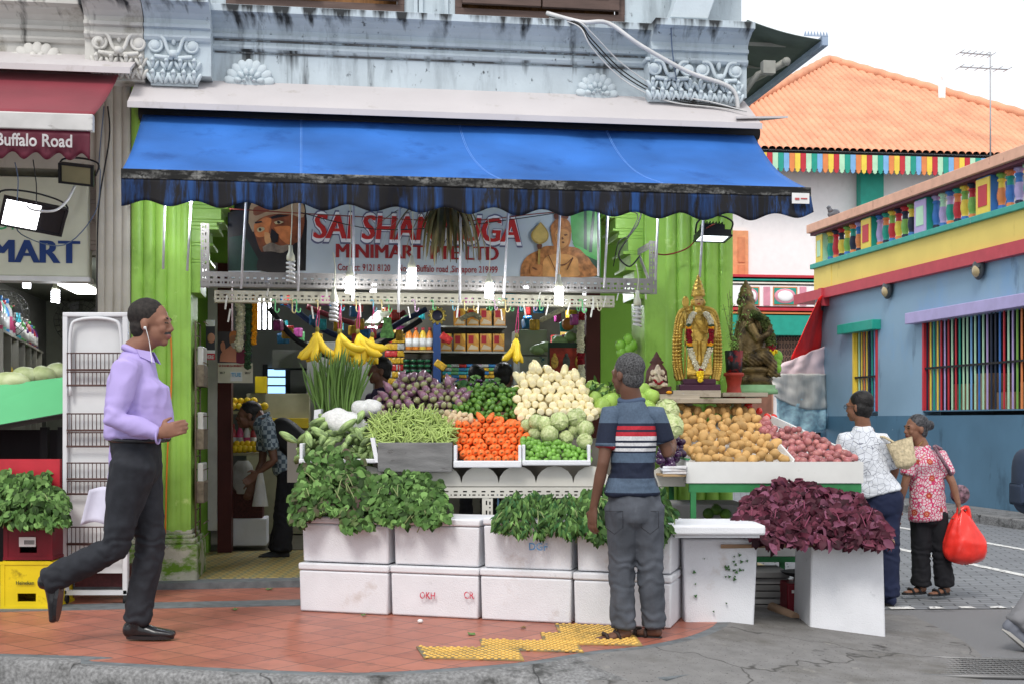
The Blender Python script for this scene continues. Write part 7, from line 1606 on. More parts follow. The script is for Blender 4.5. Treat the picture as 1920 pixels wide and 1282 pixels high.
def remesh(b, vox, sm=3, folds=0, fs=14, seed=0, stretch=(1, 1, .5), centers=()):
    bmesh.ops.recalc_face_normals(b.bm, faces=b.bm.faces)
    me = bpy.data.meshes.new('t'); b.bm.to_mesh(me); b.bm.free(); o = bpy.data.objects.new('t', me); C.objects.link(o)
    m = o.modifiers.new('r', 'REMESH'); m.mode = 'VOXEL'; m.voxel_size = vox; m.use_smooth_shade = True
    s = o.modifiers.new('s', 'SMOOTH'); s.factor = .6; s.iterations = sm
    dg = bpy.context.evaluated_depsgraph_get(); out = bpy.data.meshes.new_from_object(o.evaluated_get(dg))
    bpy.data.objects.remove(o); bpy.data.meshes.remove(me)
    if folds:
        sd = Vector((seed*3.1, seed*1.7, seed)); st_ = Vector(stretch)
        nr = [v.normal.copy() for v in out.vertices]
        for v, nn in zip(out.vertices, nr):
            p = Vector((v.co.x*st_.x, v.co.y*st_.y, v.co.z*st_.z)); k = noise.noise(p*fs+sd); r = 1-abs(noise.noise(p*fs*1.6+sd*2))*2.2
            d = folds*(k*.9 + .55*r)
            for c, rad, amp in centers:
                w_ = max(0, 1-(v.co-c).length/rad)
                if w_: d += amp*w_*math.sin((v.co.z*95+noise.noise(v.co*14+sd)*5.5))
            v.co += nn*d
    for p in out.polygons: p.use_smooth = True
    return out
def hand(b, wr, d, pn, th, s=1, curl=.5):
    """wr wrist, d along the hand, pn palm normal (fingers curl towards it), th towards the thumb side"""
    d = Vector(d).normalized(); pn = Vector(pn); pn = (pn-d*pn.dot(d)).normalized(); th0 = d.cross(pn); th = th0 if th0.dot(Vector(th)) > 0 else -th0
    chain(b, [wr-d*.02*s, wr+d*.02*s, wr+d*.055*s, wr+d*.085*s], [(.025*s, .019*s), (.031*s, .017*s), (.039*s, .015*s), (.038*s, .012*s)], th, 12)
    for i, (o, L_) in enumerate(((.029, .072), (.010, .082), (-.010, .077), (-.028, .06))):
        p = wr + d*.088*s + th*o*s; pts = [p-d*.02*s]; dd = d.copy(); q = p
        for k in range(3):
            a = curl*(.45+.35*k); dd = (dd*math.cos(a)+pn*math.sin(a)).normalized() if k or curl > .2 else dd; q = q + dd*L_*s/3*(1.15-.12*k); pts.append(q)
            dd = (dd + th*(o*.6)).normalized()
        chain(b, pts, [.0095*s, .009*s, .0085*s, .0068*s], th, 8)
    p = wr + d*.025*s + th*.03*s; t1 = (d*.75+th*.8+pn*.35).normalized(); t2 = (d*.95+th*.25+pn*.5).normalized()
    chain(b, [p-th*.015*s, p+t1*.03*s, p+t1*.03*s+t2*.035*s], [.013*s, .0115*s, .008*s], pn, 8)
def person(label, J, f, hf, skin, parts, s=1, female=False, hs=1, hair=('black', 1), sleeve='short', headtilt=0, glasses=False, moustache=False, belly=0, hands=(None, None), bun=False, bald=0, shw=.19, loc=None, bare=True, pn=None, curl=.5, hem=None, trouser_r=(.1, .085, .062, .062), feetskin=False, hipw=.155, tunic=False):
    f = Vector(f).normalized(); hf = Vector(hf).normalized(); up = Vector((0, 0, 1)); g = {k: Vector(v) for k, v in J.items()}
    side = f.cross(up).normalized()   # the person's right
    t = thing('person', label, 'person', loc or (g['anL']+g['anR'])/2)
    # ---------------- body: one continuous skin surface
    b = B(); hc = g['head']; hu = (up + hf*headtilt*-1).normalized(); hr = hf.cross(hu).normalized(); hf2 = hu.cross(hr).normalized(); k = hs*s
    HM = Matrix((hr, hf2, hu)).transposed()      # columns: right, forward, up
    def hp(x, y, z): return hc + HM @ (Vector((x, y, z))*k)
    Q = HM.to_4x4()
    b.sph(hp(0, -.012, .03), (.076*k, .095*k, .088*k), 20, 14, Q); b.sph(hp(0, .022, -.045), (.060*k, .068*k, .068*k), 16, 12, Q)
    b.sph(hp(0, .062, -.092), (.028*k, .022*k, .022*k), 12, 8, Q); b.sph(hp(0, .05, .005), (.062*k, .045*k, .05*k), 14, 10, Q)
    for sg_ in (-1, 1):
        b.sph(hp(sg_*.036, .062, -.03), (.022*k, .024*k, .026*k), 10, 8, Q); b.sph(hp(sg_*.076, -.012, -.012), (.012*k, .02*k, .032*k), 10, 8, Q); b.sph(hp(sg_*.03, .082, .022), (.024*k, .014*k, .009*k), 10, 6, Q)
        b.sph(hp(sg_*.031, .077, -.001), (.014*k, .012*k, .010*k), 8, 6, Q)
    chain(b, [hp(0, .086, .012), hp(0, .096, -.015), hp(0, .102, -.032)], [.008*k, .011*k, .014*k], hr, 10)
    b.sph(hp(0, .094, -.036), (.019*k, .012*k, .01*k), 10, 6, Q); b.sph(hp(0, .088, -.06), (.026*k, .013*k, .008*k), 10, 6, Q); b.sph(hp(0, .084, -.072), (.022*k, .013*k, .008*k), 10, 6, Q)
    chain(b, [g['neck']-up*.03*s, g['neck']+up*.02*s, hp(0, -.02, -.08), hp(0, -.018, -.03)], [.068*s, .062*s, .058*k, .06*k], side, 16)
    pel = (g['hiL']+g['hiR'])/2; ch = g['chest'] if 'chest' in g else g['neck'].lerp(pel, .35); ws = g['waist'] if 'waist' in g else g['neck'].lerp(pel, .72)
    shm = (g['shL']+g['shR'])/2; sv = (g['shR']-g['shL']).normalized(); sl_ = (g['shR']-g['shL']).length/2
    W0 = max(sl_, .12*s)
    chain(b, [g['neck']-up*.03*s, ch, ws, pel], [(.09*s, .06*s), (W0*.72, .085*s), (W0*.62, .085*s+belly*.5), (hipw*s*.85, .09*s)], sv, 18)
    nrm_side = sv
    for X in 'LR':
        sh, el, wr, hi, kn, an = (g[q+X] for q in ('sh', 'el', 'wr', 'hi', 'kn', 'an'))
        chain(b, [g['neck'].lerp(sh, .35)-up*.06*s, sh, sh.lerp(el, .45), el, el.lerp(wr, .3), wr], [.036*s, .047*s, .042*s, .034*s, .035*s, .023*s], f, 14)
        hd = hands[0 if X == 'L' else 1]; d = (wr-el).normalized() if not hd else Vector(hd[0]).normalized()
        pnv = (-side if X == 'R' else side)*1.0 if not hd or len(hd) < 2 else Vector(hd[1]); pnv = pnv if not (hd and len(hd) > 1) else Vector(hd[1])
        hand(b, wr, d, pnv, f + up*.3, s*1.02, curl if not hd or len(hd) < 3 else hd[2])
        chain(b, [pel.lerp(hi, .7), hi-up*.02, kn, an], [(.07*s), .068*s, .048*s, .035*s], side, 14)
        td = g['toe'+X].normalized()
        if feetskin: chain(b, [an-td*.03*s-up*.03*s, an+td*.05*s-up*.045*s, an+td*.12*s-up*.055*s, an+td*.165*s-up*.058*s], [(.03*s, .032*s), (.034*s, .026*s), (.04*s, .016*s), (.034*s, .010*s)], up.cross(td), 14)
    me = remesh(b, .0065 if s > .9 else .0065, 2)
    mats = [skin, mat('eye_dark', (.02, .015, .012), rough=.2), mat('lip_'+skin.name, (.16, .05, .045) if 'dark' in skin.name else (.26, .1, .09), rough=.45), mat('eye_white', (.5, .47, .43), rough=.3), mat('brow_dark', (.02, .017, .015), rough=.8), mat('moustache', (.05, .045, .045), rough=.9)]
    for m in mats: me.materials.append(m)
    Qi = HM.transposed()
    for p in me.polygons:
        q = Qi @ (p.center-hc)/k
        if abs(q.z) < .14 and q.y > .05:
            ax = abs(q.x)
            if abs(q.z+.066) < .009 and ax < .025 and q.y > .085: p.material_index = 2
            elif abs(q.z-.001) < .0045 and .018 < ax < .042 and q.y > .07: p.material_index = 1
            elif abs(q.z-.023) < .0045 and .014 < ax < .046 and q.y > .07: p.material_index = 4
            elif moustache and -.056 < q.z < -.043 and ax < .032 and q.y > .075: p.material_index = 5
    link('body', me, [], t)
    # ---------------- hair
    b = B(); hm = parts.get('hair')
    if hm:
        b.sph(hp(0, -.024-.012*bald, .045-.004*bald), ((.0825)*k, (.096-.012*bald)*k, (.086-.006*bald)*k), 26, 18, Q); b.sph(hp(0, -.045, -.015), (.072*k, .062*k, (.075 if not female else .085)*k), 20, 14, Q)
        if female and not bun: b.sph(hp(0, -.03, -.01), (.088*k, .07*k, .085*k), 18, 12, Q)
        if bun: b.sph(hp(0, -.135, .03), (.045*k, .04*k, .045*k), 16, 12, Q); b.sph(hp(0, -.09, .02), (.05*k, .05*k, .05*k), 12, 8, Q)
        for v in b.bm.verts: v.co += (v.co-hc).normalized()*.004*k*noise.noise(v.co*90)
        hme = remesh(b, .007, 1); nr = [v.normal.copy() for v in hme.vertices]
        for v, nn in zip(hme.vertices, nr): q = Qi @ (v.co-hc)/k; v.co += nn*(.0011*noise.noise(Vector((q.x*160, q.y*40, q.z*60)))) 
        link('hair', hme, [hm], t)
    # ---------------- trousers
    cen = [(g['kn'+X], .2*s, .005) for X in 'LR'] + [(g['an'+X], .17*s, .008) for X in 'LR'] + [(g['hi'+X], .16*s, .003) for X in 'LR']
    b = B(); a0, a1, a2, a3 = [r*s for r in trouser_r]
    chain(b, [ws.lerp(pel, .35), pel, pel-up*.07*s], [((hipw-.01)*s, .108*s+belly*.5), (hipw*s, .118*s), (hipw*s*.95, .115*s)], sv, 20)
    for X in 'LR':
        hi, kn, an = (g[q+X] for q in ('hi', 'kn', 'an'))
        chain(b, [pel.lerp(hi, .75), hi-up*.03*s, hi.lerp(kn, .55), kn, kn.lerp(an, .5), an.lerp(kn, .03)], [a0*.9, a0, (a1+a2)/2+.004, a2, (a2+a3)/2, a3], side, 18, .25)
    link('trousers', remesh(b, .009, 2, parts.get('tf', .009), 10, 3, (1, 1, .55), cen), [parts['trousers']], t)
    if 'belt' in parts:
        b = B(); c_ = g.get('hem', ws.lerp(pel, .38))-up*.012+f*belly*.3; b.tube([c_+sv*math.cos(a)*(hipw-.008)*s + sv.cross(up)*math.sin(a)*(.12*s+belly*.5) for a in [2*math.pi*q/28 for q in range(28)]], .016, 6, closed=True); obj('belt', b, parts['belt'], t)
    # ---------------- shirt
    b = B(); he = g['hem'] if 'hem' in g else ws.lerp(pel, .75)
    sw_ = (W0*1.0, .105*s)
    fl = 1.18 if female else 1
    pts = [g['neck']-up*.0*s, g['neck']-up*.045*s, shm-up*.05*s, ch-up*.03*s, ws, he]
    bo = f*belly*.55
    chain(b, [pts[0], pts[1], pts[2]+bo*.5, pts[3]+bo*.95, pts[4]+bo, pts[5]+bo*.7], [(.074*s, .07*s), (W0*.66, .088*s), (W0*.98, .106*s+belly*.45), (W0*1.0, .12*s+belly*.85), (W0*(.93 if not female else 1.05), .122*s+belly), (max(W0*.93, (hipw+.012)*s)*fl, .132*s+belly*.9)], sv, 22, .15)
    arms = {}
    cen = []
    for X in 'LR':
        sh, el, wr = (g[q+X] for q in ('sh', 'el', 'wr')); ab_ = B() if parts.get('split_sleeves') else b
        if sleeve == 'long': chain(ab_, [g['neck'].lerp(sh, .3)-up*.045*s, sh, sh.lerp(el, .5), el, el.lerp(wr, .5), el.lerp(wr, .97)], [.06*s, .07*s, .062*s, .055*s, .048*s, .037*s], f, 16, .3); cen.append((el, .14*s, .005))
        elif sleeve == 'elbow': chain(ab_, [g['neck'].lerp(sh, .55)-up*.035*s, sh, sh.lerp(el, .5), sh.lerp(el, .98)], [.05*s, .066*s, .068*s, .07*s], f, 16, .2)
        else: chain(ab_, [g['neck'].lerp(sh, .6)-up*.03*s, sh, sh.lerp(el, .3), sh.lerp(el, .68)], [.05*s, .064*s, .063*s, .063*s], f, 16, .15)
        if parts.get('split_sleeves'): arms[X] = ab_
    so = link('shirt' if not tunic else 'tunic', remesh(b, .009, 2, .011, 8, 7, (1, 1, .6), cen + [(ws, .24, .004)]), [parts['shirt']], t)
    for X, ab_ in arms.items(): link('sleeve', remesh(ab_, .008, 2, .003, 9, 2), [parts['sleeve_mat']], t)
    b = B(); cc = g['neck']+up*.004*s; fn = ((hp(0, -.018, -.09)-g['neck']).normalized()*.35+up*.65).normalized()
    b.tube([cc + side*math.cos(a)*.066*s + side.cross(fn)*math.sin(a)*.064*s + fn*(.006*math.sin(a*2)) - up*.012*(f.dot(side*math.cos(a)+side.cross(fn)*math.sin(a)) > .5) for a in [2*math.pi*q/24 for q in range(24)]], .0165*s, 8, closed=True)
    if 'nocollar' not in parts: obj('collar', b, parts.get('collar', parts['shirt']), t)
    # ---------------- shoes
    for X in 'LR':
        an = g['an'+X]; td = g['toe'+X].normalized(); ud = (up - td*up.dot(td)).normalized(); sd = ud.cross(td); b = B()
        if not feetskin:
            chain(b, [an-td*.045*s-ud*.03*s, an+td*.03*s-ud*.035*s, an+td*.1*s-ud*.048*s, an+td*.19*s-ud*.055*s], [(.033*s, .042*s), (.037*s, .042*s), (.043*s, .03*s), (.036*s, .018*s)], sd, 16)
            chain(b, [an+ud*.02*s, an-ud*.03*s], [.04*s, .04*s], td, 12)
            me = remesh(b, .006, 2); o = link('shoe', me, [parts['shoe']], t)
        b2 = B(); o_ = an-ud*(.078 if not feetskin else .078)*s
        ol = []
        for q in range(24):
            a = 2*math.pi*q/24; x_ = math.cos(a)*.125+.07; y_ = math.sin(a)*(.042+.008*math.cos(a)); ol.append(o_+td*x_*s+sd*y_*s)
        b2.prism(ol, ud*.018*s); 
        if feetskin:
            b2.mi = 1
            for x_ in (.03, .1): b2.tube([o_+td*x_*s+sd*.045*s+ud*.015*s, o_+td*(x_+.01)*s+sd*.03*s+ud*.05*s, o_+td*(x_+.02)*s+ud*(.062 if x_ < .05 else .052)*s, o_+td*(x_+.01)*s-sd*.03*s+ud*.05*s, o_+td*x_*s-sd*.045*s+ud*.015*s], .011*s, 6)
            b2.tube([an-td*.05*s+sd*.02*s, an-td*.062*s-ud*.01*s, an-td*.05*s-sd*.02*s], .008*s, 6)
            obj('sandal', b2, [parts['sole'], parts['shoe']], t)
        else: obj('sole', b2, [parts.get('sole', parts['shoe'])], t)
    if glasses:
        b = B()
        for sg_ in (-1, 1): b.tube([hp(sg_*.033+.022*math.cos(a), .102, .0+.016*math.sin(a)) for a in [2*math.pi*q/14 for q in range(14)]], .002, 4, closed=True); b.tube([hp(sg_*.055, .1, .003), hp(sg_*.082, .04, .005), hp(sg_*.084, -.01, .0)], .002, 4)
        obj('glasses', b, m_dark, t)
    return t, hp
sk_d = mat('skin_dark', (.13, .062, .04), rough=.5, var=.12, scale=14, sss=.1, bump=.1, bscale=150); sk_m = mat('skin_dark_warm', (.22, .105, .065), rough=.5, var=.12, scale=14, bump=.1, bscale=150)
hair_b = mat('hair_black', (.012, .011, .011), rough=.5, var=.5, scale=60, bump=.4, bscale=120); hair_g = mat('hair_grey', (.03, .03, .032), rough=.85, var=.6, scale=120, col2=(.16, .16, .165), detail=6, bump=.8, bscale=380)
# ---- the man walking past in a lilac shirt
D = 6.75; p = lambda u, v, d=0: P(u, v, D+d)
J = dict(head=p(284, 607, -.0), neck=p(256, 660), shL=p(248, 692, .17), shR=p(238, 694, -.17), elR=p(213, 785, -.24), wrR=p(297, 812, -.2), elL=p(232, 800, .25), wrL=p(215, 905, .22), hiL=p(262, 862, .09), hiR=p(250, 862, -.09), knL=p(282, 1018, .07), anL=p(256, 1168, .05), knR=p(216, 1026, -.09), anR=p(88, 1090, -.1), toeL=(1, 0, 0), toeR=(-.12, 0, -1), chest=p(250, 725), waist=p(252, 780), hem=p(256, 818))
m_lilac = mat('lilac_shirt', (.42, .34, .66), rough=.7, var=.07, scale=4, bump=.1); m_tr = mat('charcoal_trousers', (.02, .022, .028), rough=.8, var=.2, scale=20); m_shoe = mat('black_leather', (.012, .012, .014), rough=.25, coat=.4)
w1, hp = person('walking man with moustache in a lilac long-sleeved shirt and dark trousers, one foot lifted behind', J, (1, .0, 0), (1, -.02, -.04), mat('skin_brown_warm', (.24, .115, .075), rough=.5, var=.12, scale=14), dict(shirt=m_lilac, trousers=m_tr, shoe=m_shoe, sole=m_shoe, belt=m_shoe, hair=mat('hair_thin', (.02, .016, .014), rough=.7, var=.6, scale=60)), s=1.07, hs=1.02, sleeve='long', moustache=True, belly=.05, bald=.1, trouser_r=(.116, .098, .074, .068), hands=(None, ((.9, -.1, .25), (0, 1, 0), 1.1)), hipw=.15)
b = B(); n_ = J['neck']
for sg_ in (-1, 1): b.prism([n_+Vector((.02, sg_*.075, .012)), n_+Vector((.085, sg_*.03, .0)), n_+Vector((.115, sg_*.05, -.065)), n_+Vector((.045, sg_*.09, -.03))], (.004, sg_*.006, .002))
obj('collar_point', b, m_lilac, w1)
b = B(); b.box(p(214, 0, -.2).x, p(238, 0, -.2).x, D-.27, D-.265, p(0, 745).z, p(0, 722).z, .003) if 0 else b.tube(curve([p(296, 817, -.2)+Vector((.0, .04*math.cos(a), .04*math.sin(a))) for a in [.628*q for q in range(11)]], 2), .006, 6); obj('cuff', b, m_lilac, w1)
b = B(); b.sph(hp(.086, -.005, -.028), .009, 8, 6); b.tube(curve([hp(.09, .0, -.03), hp(.092, .012, -.07), hp(.085, .02, -.12), p(285, 680, -.16)], 5), .0022, 5); obj('earphone', b, mat('white_plastic', (.7, .7, .7), rough=.3), w1)
b = B(); c = p(200, 948, .16); b.grid(lambda i, j: c+Vector((-.10+.16*i-.05*j, .02*math.sin(i*5), .09-.2*j+.02*math.sin(i*3))), 8, 8); o = obj('paper_sheet', b, mat('lilac_white_paper', (.62, .6, .72), rough=.6)); o.modifiers.new('s', 'SOLIDIFY').thickness = .003; tag(o, 'pale folded papers held behind the walking man\'s thigh', 'paper')
# ---- the man in the striped polo, seen from behind
D = 6.85
J = dict(head=p(1176, 702), neck=p(1184, 752), shL=p(1146, 775, .0), shR=p(1230, 778, .02), elL=p(1131, 868, -.06), wrL=p(1113, 950, -.02), elR=p(1252, 850, .02), wrR=p(1262, 838, .26), hiL=p(1168, 945), hiR=p(1212, 945), knL=p(1166, 1068, .02), knR=p(1220, 1070, .02), anL=p(1168, 1176, -.0), anR=p(1226, 1172, .05), toeL=(-1, -.25, -.02), toeR=(-.75, .55, 0), chest=p(1187, 808), waist=p(1186, 885), hem=p(1186, 925))
def zramp(name, stops, D, rough=.8, heather=.25):
    """horizontal garment stripes by height: stops = [(pixel row, colour)] from the top down"""
    m = mat(name, (1, 1, 1), rough=rough, var=heather, scale=90, bump=.08, bscale=150); N, L, bs = nodes_of(m); src = bs.inputs['Base Color'].links[0].from_socket
    tc = [n for n in N if n.type == 'TEX_COORD'][0]; sx = N.new('ShaderNodeSeparateXYZ'); L.new(tc.outputs['Object'], sx.inputs[0])
    z = lambda v: CZ-(v-HV)/FPX*D
    zt, zb = z(stops[0][0]), z(stops[-1][0]+40); mr = N.new('ShaderNodeMapRange'); mr.inputs[1].default_value = zt; mr.inputs[2].default_value = zb; L.new(sx.outputs['Z'], mr.inputs[0])
    rp = N.new('ShaderNodeValToRGB'); rp.color_ramp.interpolation = 'CONSTANT'; el = rp.color_ramp.elements; el.remove(el[1]); el[0].color = (*stops[0][1], 1)
    for v, c in stops[1:]: e = el.new((zt-z(v))/(zt-zb)); e.color = (*c, 1)
    L.new(mr.outputs[0], rp.inputs[0]); mu = N.new('ShaderNodeMix'); mu.data_type = 'RGBA'; mu.blend_type = 'MULTIPLY'; mu.inputs[0].default_value = 1; L.new(rp.outputs[0], mu.inputs[6]); L.new(src, mu.inputs[7]); L.new(mu.outputs[2], bs.inputs['Base Color']); return m
gb, nv, rd, wh = (.085, .125, .185), (.012, .018, .04), (.42, .02, .035), (.62, .62, .64)
polo = zramp('polo_stripes', [(730, gb), (792, nv), (797, rd), (804, nv), (808, rd), (816, wh), (824, nv), (828, wh), (834, nv), (838, wh), (844, nv), (847, gb), (865, nv), (894, gb), (921, nv), (945, nv)], D)
slv = zramp('polo_sleeve', [(730, gb), (792, nv), (829, gb), (835, rd), (840, rd)], D)
m_jean = mat('grey_jeans', (.075, .083, .10), rough=.85, var=.3, scale=7, dirt=('#6f747c', .62, .85, 9, (1, 1, .5)), bump=.15, bscale=120)
m_sand = mat('brown_sandal', (.035, .022, .018), rough=.6); 
w2, hp = person('grey-haired man seen from behind in a striped blue polo shirt and grey jeans', J, (-.12, 1, 0), (-.62, .75, .02), sk_d, dict(shirt=polo, sleeve_mat=slv, split_sleeves=True, trousers=m_jean, shoe=m_sand, sole=mat('black_sole', (.02, .02, .02)), collar=mat('polo_collar', (.06, .09, .15), rough=.8), hair=hair_g), s=.97, hs=.98, trouser_r=(.104, .092, .072, .068), feetskin=True, hands=(((-.1, .05, -1), (.6, .5, 0), .55), None), hipw=.15)
b = B(); cc = J['neck']+Vector((0, 0, .0)); b.tube([cc + Vector((.07*math.cos(a), .066*math.sin(a), -.014)) for a in [2*math.pi*q/24 for q in range(24)]], .005, 6, closed=True); obj('collar_trim', b, mat('red_trim', (.42, .02, .035)), w2)
for u, tilt in ((1152, .1), (1219, -.1)):
    c = p(u, 975, -.112); b = B(); ol = [(-.05, .05), (.05, .05), (.05, -.04), (0, -.075), (-.05, -.04)]
    b.tube([c+Vector((x*.95, .012*abs(x)/.05+(0 if z < 0 else .0), z)) for x, z in ol]+[c+Vector((-.0475, .012, .05))], .0022, 4); obj('pocket_seam', b, mat('seam_dark', (.02, .022, .028)), w2)
# ---- woman in white blouse
D = 9.05; 
def linepat(name, ground, line, scale, wd, extra=None, D=None):
    m = mat(name, ground, rough=.75, var=.03, scale=30); N, L, bs = nodes_of(m); src = bs.inputs['Base Color'].links[0].from_socket; tc = [n for n in N if n.type == 'TEX_COORD'][0]
    vo = N.new('ShaderNodeTexVoronoi'); vo.feature = 'DISTANCE_TO_EDGE'; vo.inputs['Scale'].default_value = scale; L.new(tc.outputs['Object'], vo.inputs['Vector'])
    lt = N.new('ShaderNodeMath'); lt.operation = 'LESS_THAN'; lt.inputs[1].default_value = wd; L.new(vo.outputs['Distance'], lt.inputs[0])
    mx_ = N.new('ShaderNodeMix'); mx_.data_type = 'RGBA'; L.new(lt.outputs[0], mx_.inputs[0]); L.new(src, mx_.inputs[6]); mx_.inputs[7].default_value = (*line, 1); out = mx_.outputs[2]
    if extra:
        for (c, sc_, r0, r1) in extra:
            v2 = N.new('ShaderNodeTexVoronoi'); v2.inputs['Scale'].default_value = sc_; v2.inputs['Randomness'].default_value = .55; L.new(tc.outputs['Object'], v2.inputs['Vector'])
            a = N.new('ShaderNodeMath'); a.operation = 'COMPARE'; a.inputs[1].default_value = (r0+r1)/2; a.inputs[2].default_value = (r1-r0)/2; L.new(v2.outputs['Distance'], a.inputs[0])
            m3 = N.new('ShaderNodeMix'); m3.data_type = 'RGBA'; L.new(a.outputs[0], m3.inputs[0]); L.new(out, m3.inputs[6]); m3.inputs[7].default_value = (*c, 1); out = m3.outputs[2]
    L.new(out, bs.inputs['Base Color']); return m
m_blo = linepat('white_blouse', (.68, .71, .76), (.16, .17, .22), 24, .022)
J = dict(head=p(1611, 762), neck=p(1618, 800, .0), shL=p(1587, 822, .02), shR=p(1652, 824, -.03), elL=p(1578, 868, .06), wrL=p(1560, 905, .25), elR=p(1680, 872, .02), wrR=p(1672, 905, .14), hiL=p(1640, 940), hiR=p(1668, 940), knL=p(1645, 1028, .05), knR=p(1668, 1028, -.03), anL=p(1652, 1108, .06), anR=p(1668, 1116, -.04), toeL=(-.3, 1, 0), toeR=(-.3, 1, 0), chest=p(1622, 848), waist=p(1634, 890), hem=p(1642, 924))
navy = mat('navy_trousers', (.012, .018, .05), rough=.8, var=.15)
person('woman seen from behind in a white blouse with thin black line pattern and navy trousers', J, (-.45, .9, 0), (-.75, .66, 0), sk_m, dict(shirt=m_blo, nocollar=1, trousers=navy, shoe=navy, sole=m_dark, hair=hair_b), s=.92, hs=1.02, female=True, sleeve='elbow', glasses=True, trouser_r=(.1, .085, .07, .08), hipw=.165)
# woven handbag
c = p(1694, 852, -.12); b = B(Matrix.Translation(c) @ Matrix.Rotation(-.3, 4, 'Y')); b.grid(lambda i, j: Vector(((.1-.03*j)*math.cos(6.2832*i)*(1-max(0, j-.85)*6), (.03+.02*j)*math.sin(6.2832*i)*(1-max(0, j-.85)*6), .11-.22*j)), 28, 12); b.M = Matrix()
b.tube(curve([c+Vector((-.06, 0, .09)), p(1678, 830, -.12), p(1656, 818, -.1), p(1645, 822, .0)], 5), .01, 6)
tag(obj('handbag', b, mat('woven_straw', (.55, .46, .3), rough=.8, var=.3, scale=50, bump=.5, bscale=80)), 'beige woven straw handbag on the shoulder of the woman in the white blouse', 'handbag')
# ---- woman in pink tunic
D = 9.4
m_tun = linepat('pink_tunic', (.62, .5, .52), (.5, .04, .13), 40, .10, [((.42, .06, .04), 8, 0, .2), ((.65, .3, .2), 8, .06, .09)])
J = dict(head=p(1717, 803), neck=p(1728, 838, .0), shL=p(1710, 856, -.1), shR=p(1762, 856, .04), elL=p(1697, 905, -.12), wrL=p(1686, 948, -.14), elR=p(1786, 905, -.05), wrR=p(1797, 945, -.08), hiL=p(1728, 960), hiR=p(1756, 960), knL=p(1727, 1038), knR=p(1765, 1040), anL=p(1727, 1096), anR=p(1772, 1098), toeL=(-1, -.3, 0), toeR=(-1, -.45, 0), chest=p(1735, 880), waist=p(1738, 925), hem=p(1740, 972))
blk = mat('black_trousers', (.01, .01, .013), rough=.85, var=.2)
w4, hp = person('elderly woman with a dark bun in a pink patterned tunic holding a red bag', J, (-.55, -.75, 0), (-.97, -.22, 0), sk_m, dict(shirt=m_tun, trousers=blk, shoe=m_dark, sole=m_dark, hair=mat('hair_greyblack', (.02, .02, .022), rough=.6, var=.8, scale=60, col2=(.09, .09, .1))), s=.86, hs=1.02, female=True, bun=True, tunic=True, trouser_r=(.1, .088, .078, .085), feetskin=True, hands=(((-.25, -.1, -1), (1, 0, 0), .5), ((.05, 0, -1), (-1, 0, 0), 1.5)), hipw=.155)
b = B(); b.tube(curve([hp(.0, -.03, -.1)+Vector((.02, -.05, 0)), p(1712, 850, -.2), p(1725, 862, -.2), p(1735, 848, -.16)], 5), .002, 5); obj('necklace', b, mat('gold', (.6, .4, .1), metal=1, rough=.3), w4)
b = B(); c = p(1806, 1012, -.09); 
def bagf(i, j):
    a = 2*math.pi*i; k = max(.03, 1-max(0, (j-.72)/.28)**2.4)**.5*(.18+.82*min(1, j*1.7)**.8); rr = 1+.14*noise.noise(Vector((math.cos(a)*1.6, math.sin(a)*1.6, j*2.6)))+.05*math.sin(a*9+j*2)*(1.1-j)+.04*noise.noise(Vector((math.cos(a)*6, math.sin(a)*6, j*9)))
    return c+Vector((.165*math.cos(a)*k*rr+.03*(j-.3), .12*math.sin(a)*k*rr, .22-.40*j+.02*noise.noise(Vector((a, j*3, 5)))))
b.grid(bagf, 48, 26)
for sx in (-.05, .05): b.tube(curve([c+Vector((sx, 0, .16)), c+Vector((sx*.6, 0, .25)), p(1799, 958, -.09)], 4), .016, 6, rs=None)
tag(obj('plastic_bag', b, mat('red_plastic_bag', (.75, .035, .025), rough=.3, var=.2, scale=10, coat=.3)), 'bulging red plastic bag carried by the woman in the pink tunic', 'bag')
b = B(); c = p(1800, 926, .06); b.sph(c, (.075, .05, .075), 16, 10); b.tube(curve([c+Vector((-.03, 0, .06)), p(1778, 880, -.08), p(1760, 850, -.1), p(1752, 836, -.0), p(1765, 842, .1)], 6), .015, 6)
tag(obj('shoulder_bag', b, mat('floral_bag', (.05, .03, .04), rough=.6, var=.8, scale=30, col2=(.35, .2, .25))), 'small dark patterned shoulder bag with a brown strap behind the red bag', 'handbag')
# ---- passer-by cut off at the right edge
D = 7.35
J = dict(head=p(1998, 720), neck=p(1990, 770), shL=p(1985, 795, .17), shR=p(1985, 795, -.17), elL=p(1975, 890, .25), wrL=p(2000, 960, .2), elR=p(1972, 890, -.25), wrR=p(1995, 965, -.2), hiL=p(1985, 985, .08), hiR=p(1985, 985, -.08), knL=p(2012, 1095, .08), anL=p(2030, 1205, .08), knR=p(1962, 1098, -.08), anR=p(1920, 1180, -.08), toeL=(1, 0, 0), toeR=(-.0, 0, -1) if 0 else (.75, 0, -.55))
J['toeR'] = (-.8, 0, -.45) if 0 else (.7, 0, -.6)
J['anR'] = p(1908, 1172, -.08)
person('passer-by cut off by the right edge, only a backpack, grey trouser and shoe showing', J, (1, 0, 0), (1, 0, 0), sk_m, dict(shirt=mat('grey_shirt', (.2, .2, .22)), trousers=mat('light_grey_trousers', (.2, .2, .21), rough=.8), shoe=mat('grey_sneaker', (.16, .17, .2), rough=.7, var=.3), sole=mat('pale_sole', (.35, .34, .32)), hair=hair_b), s=1.02, trouser_r=(.1, .09, .075, .075))
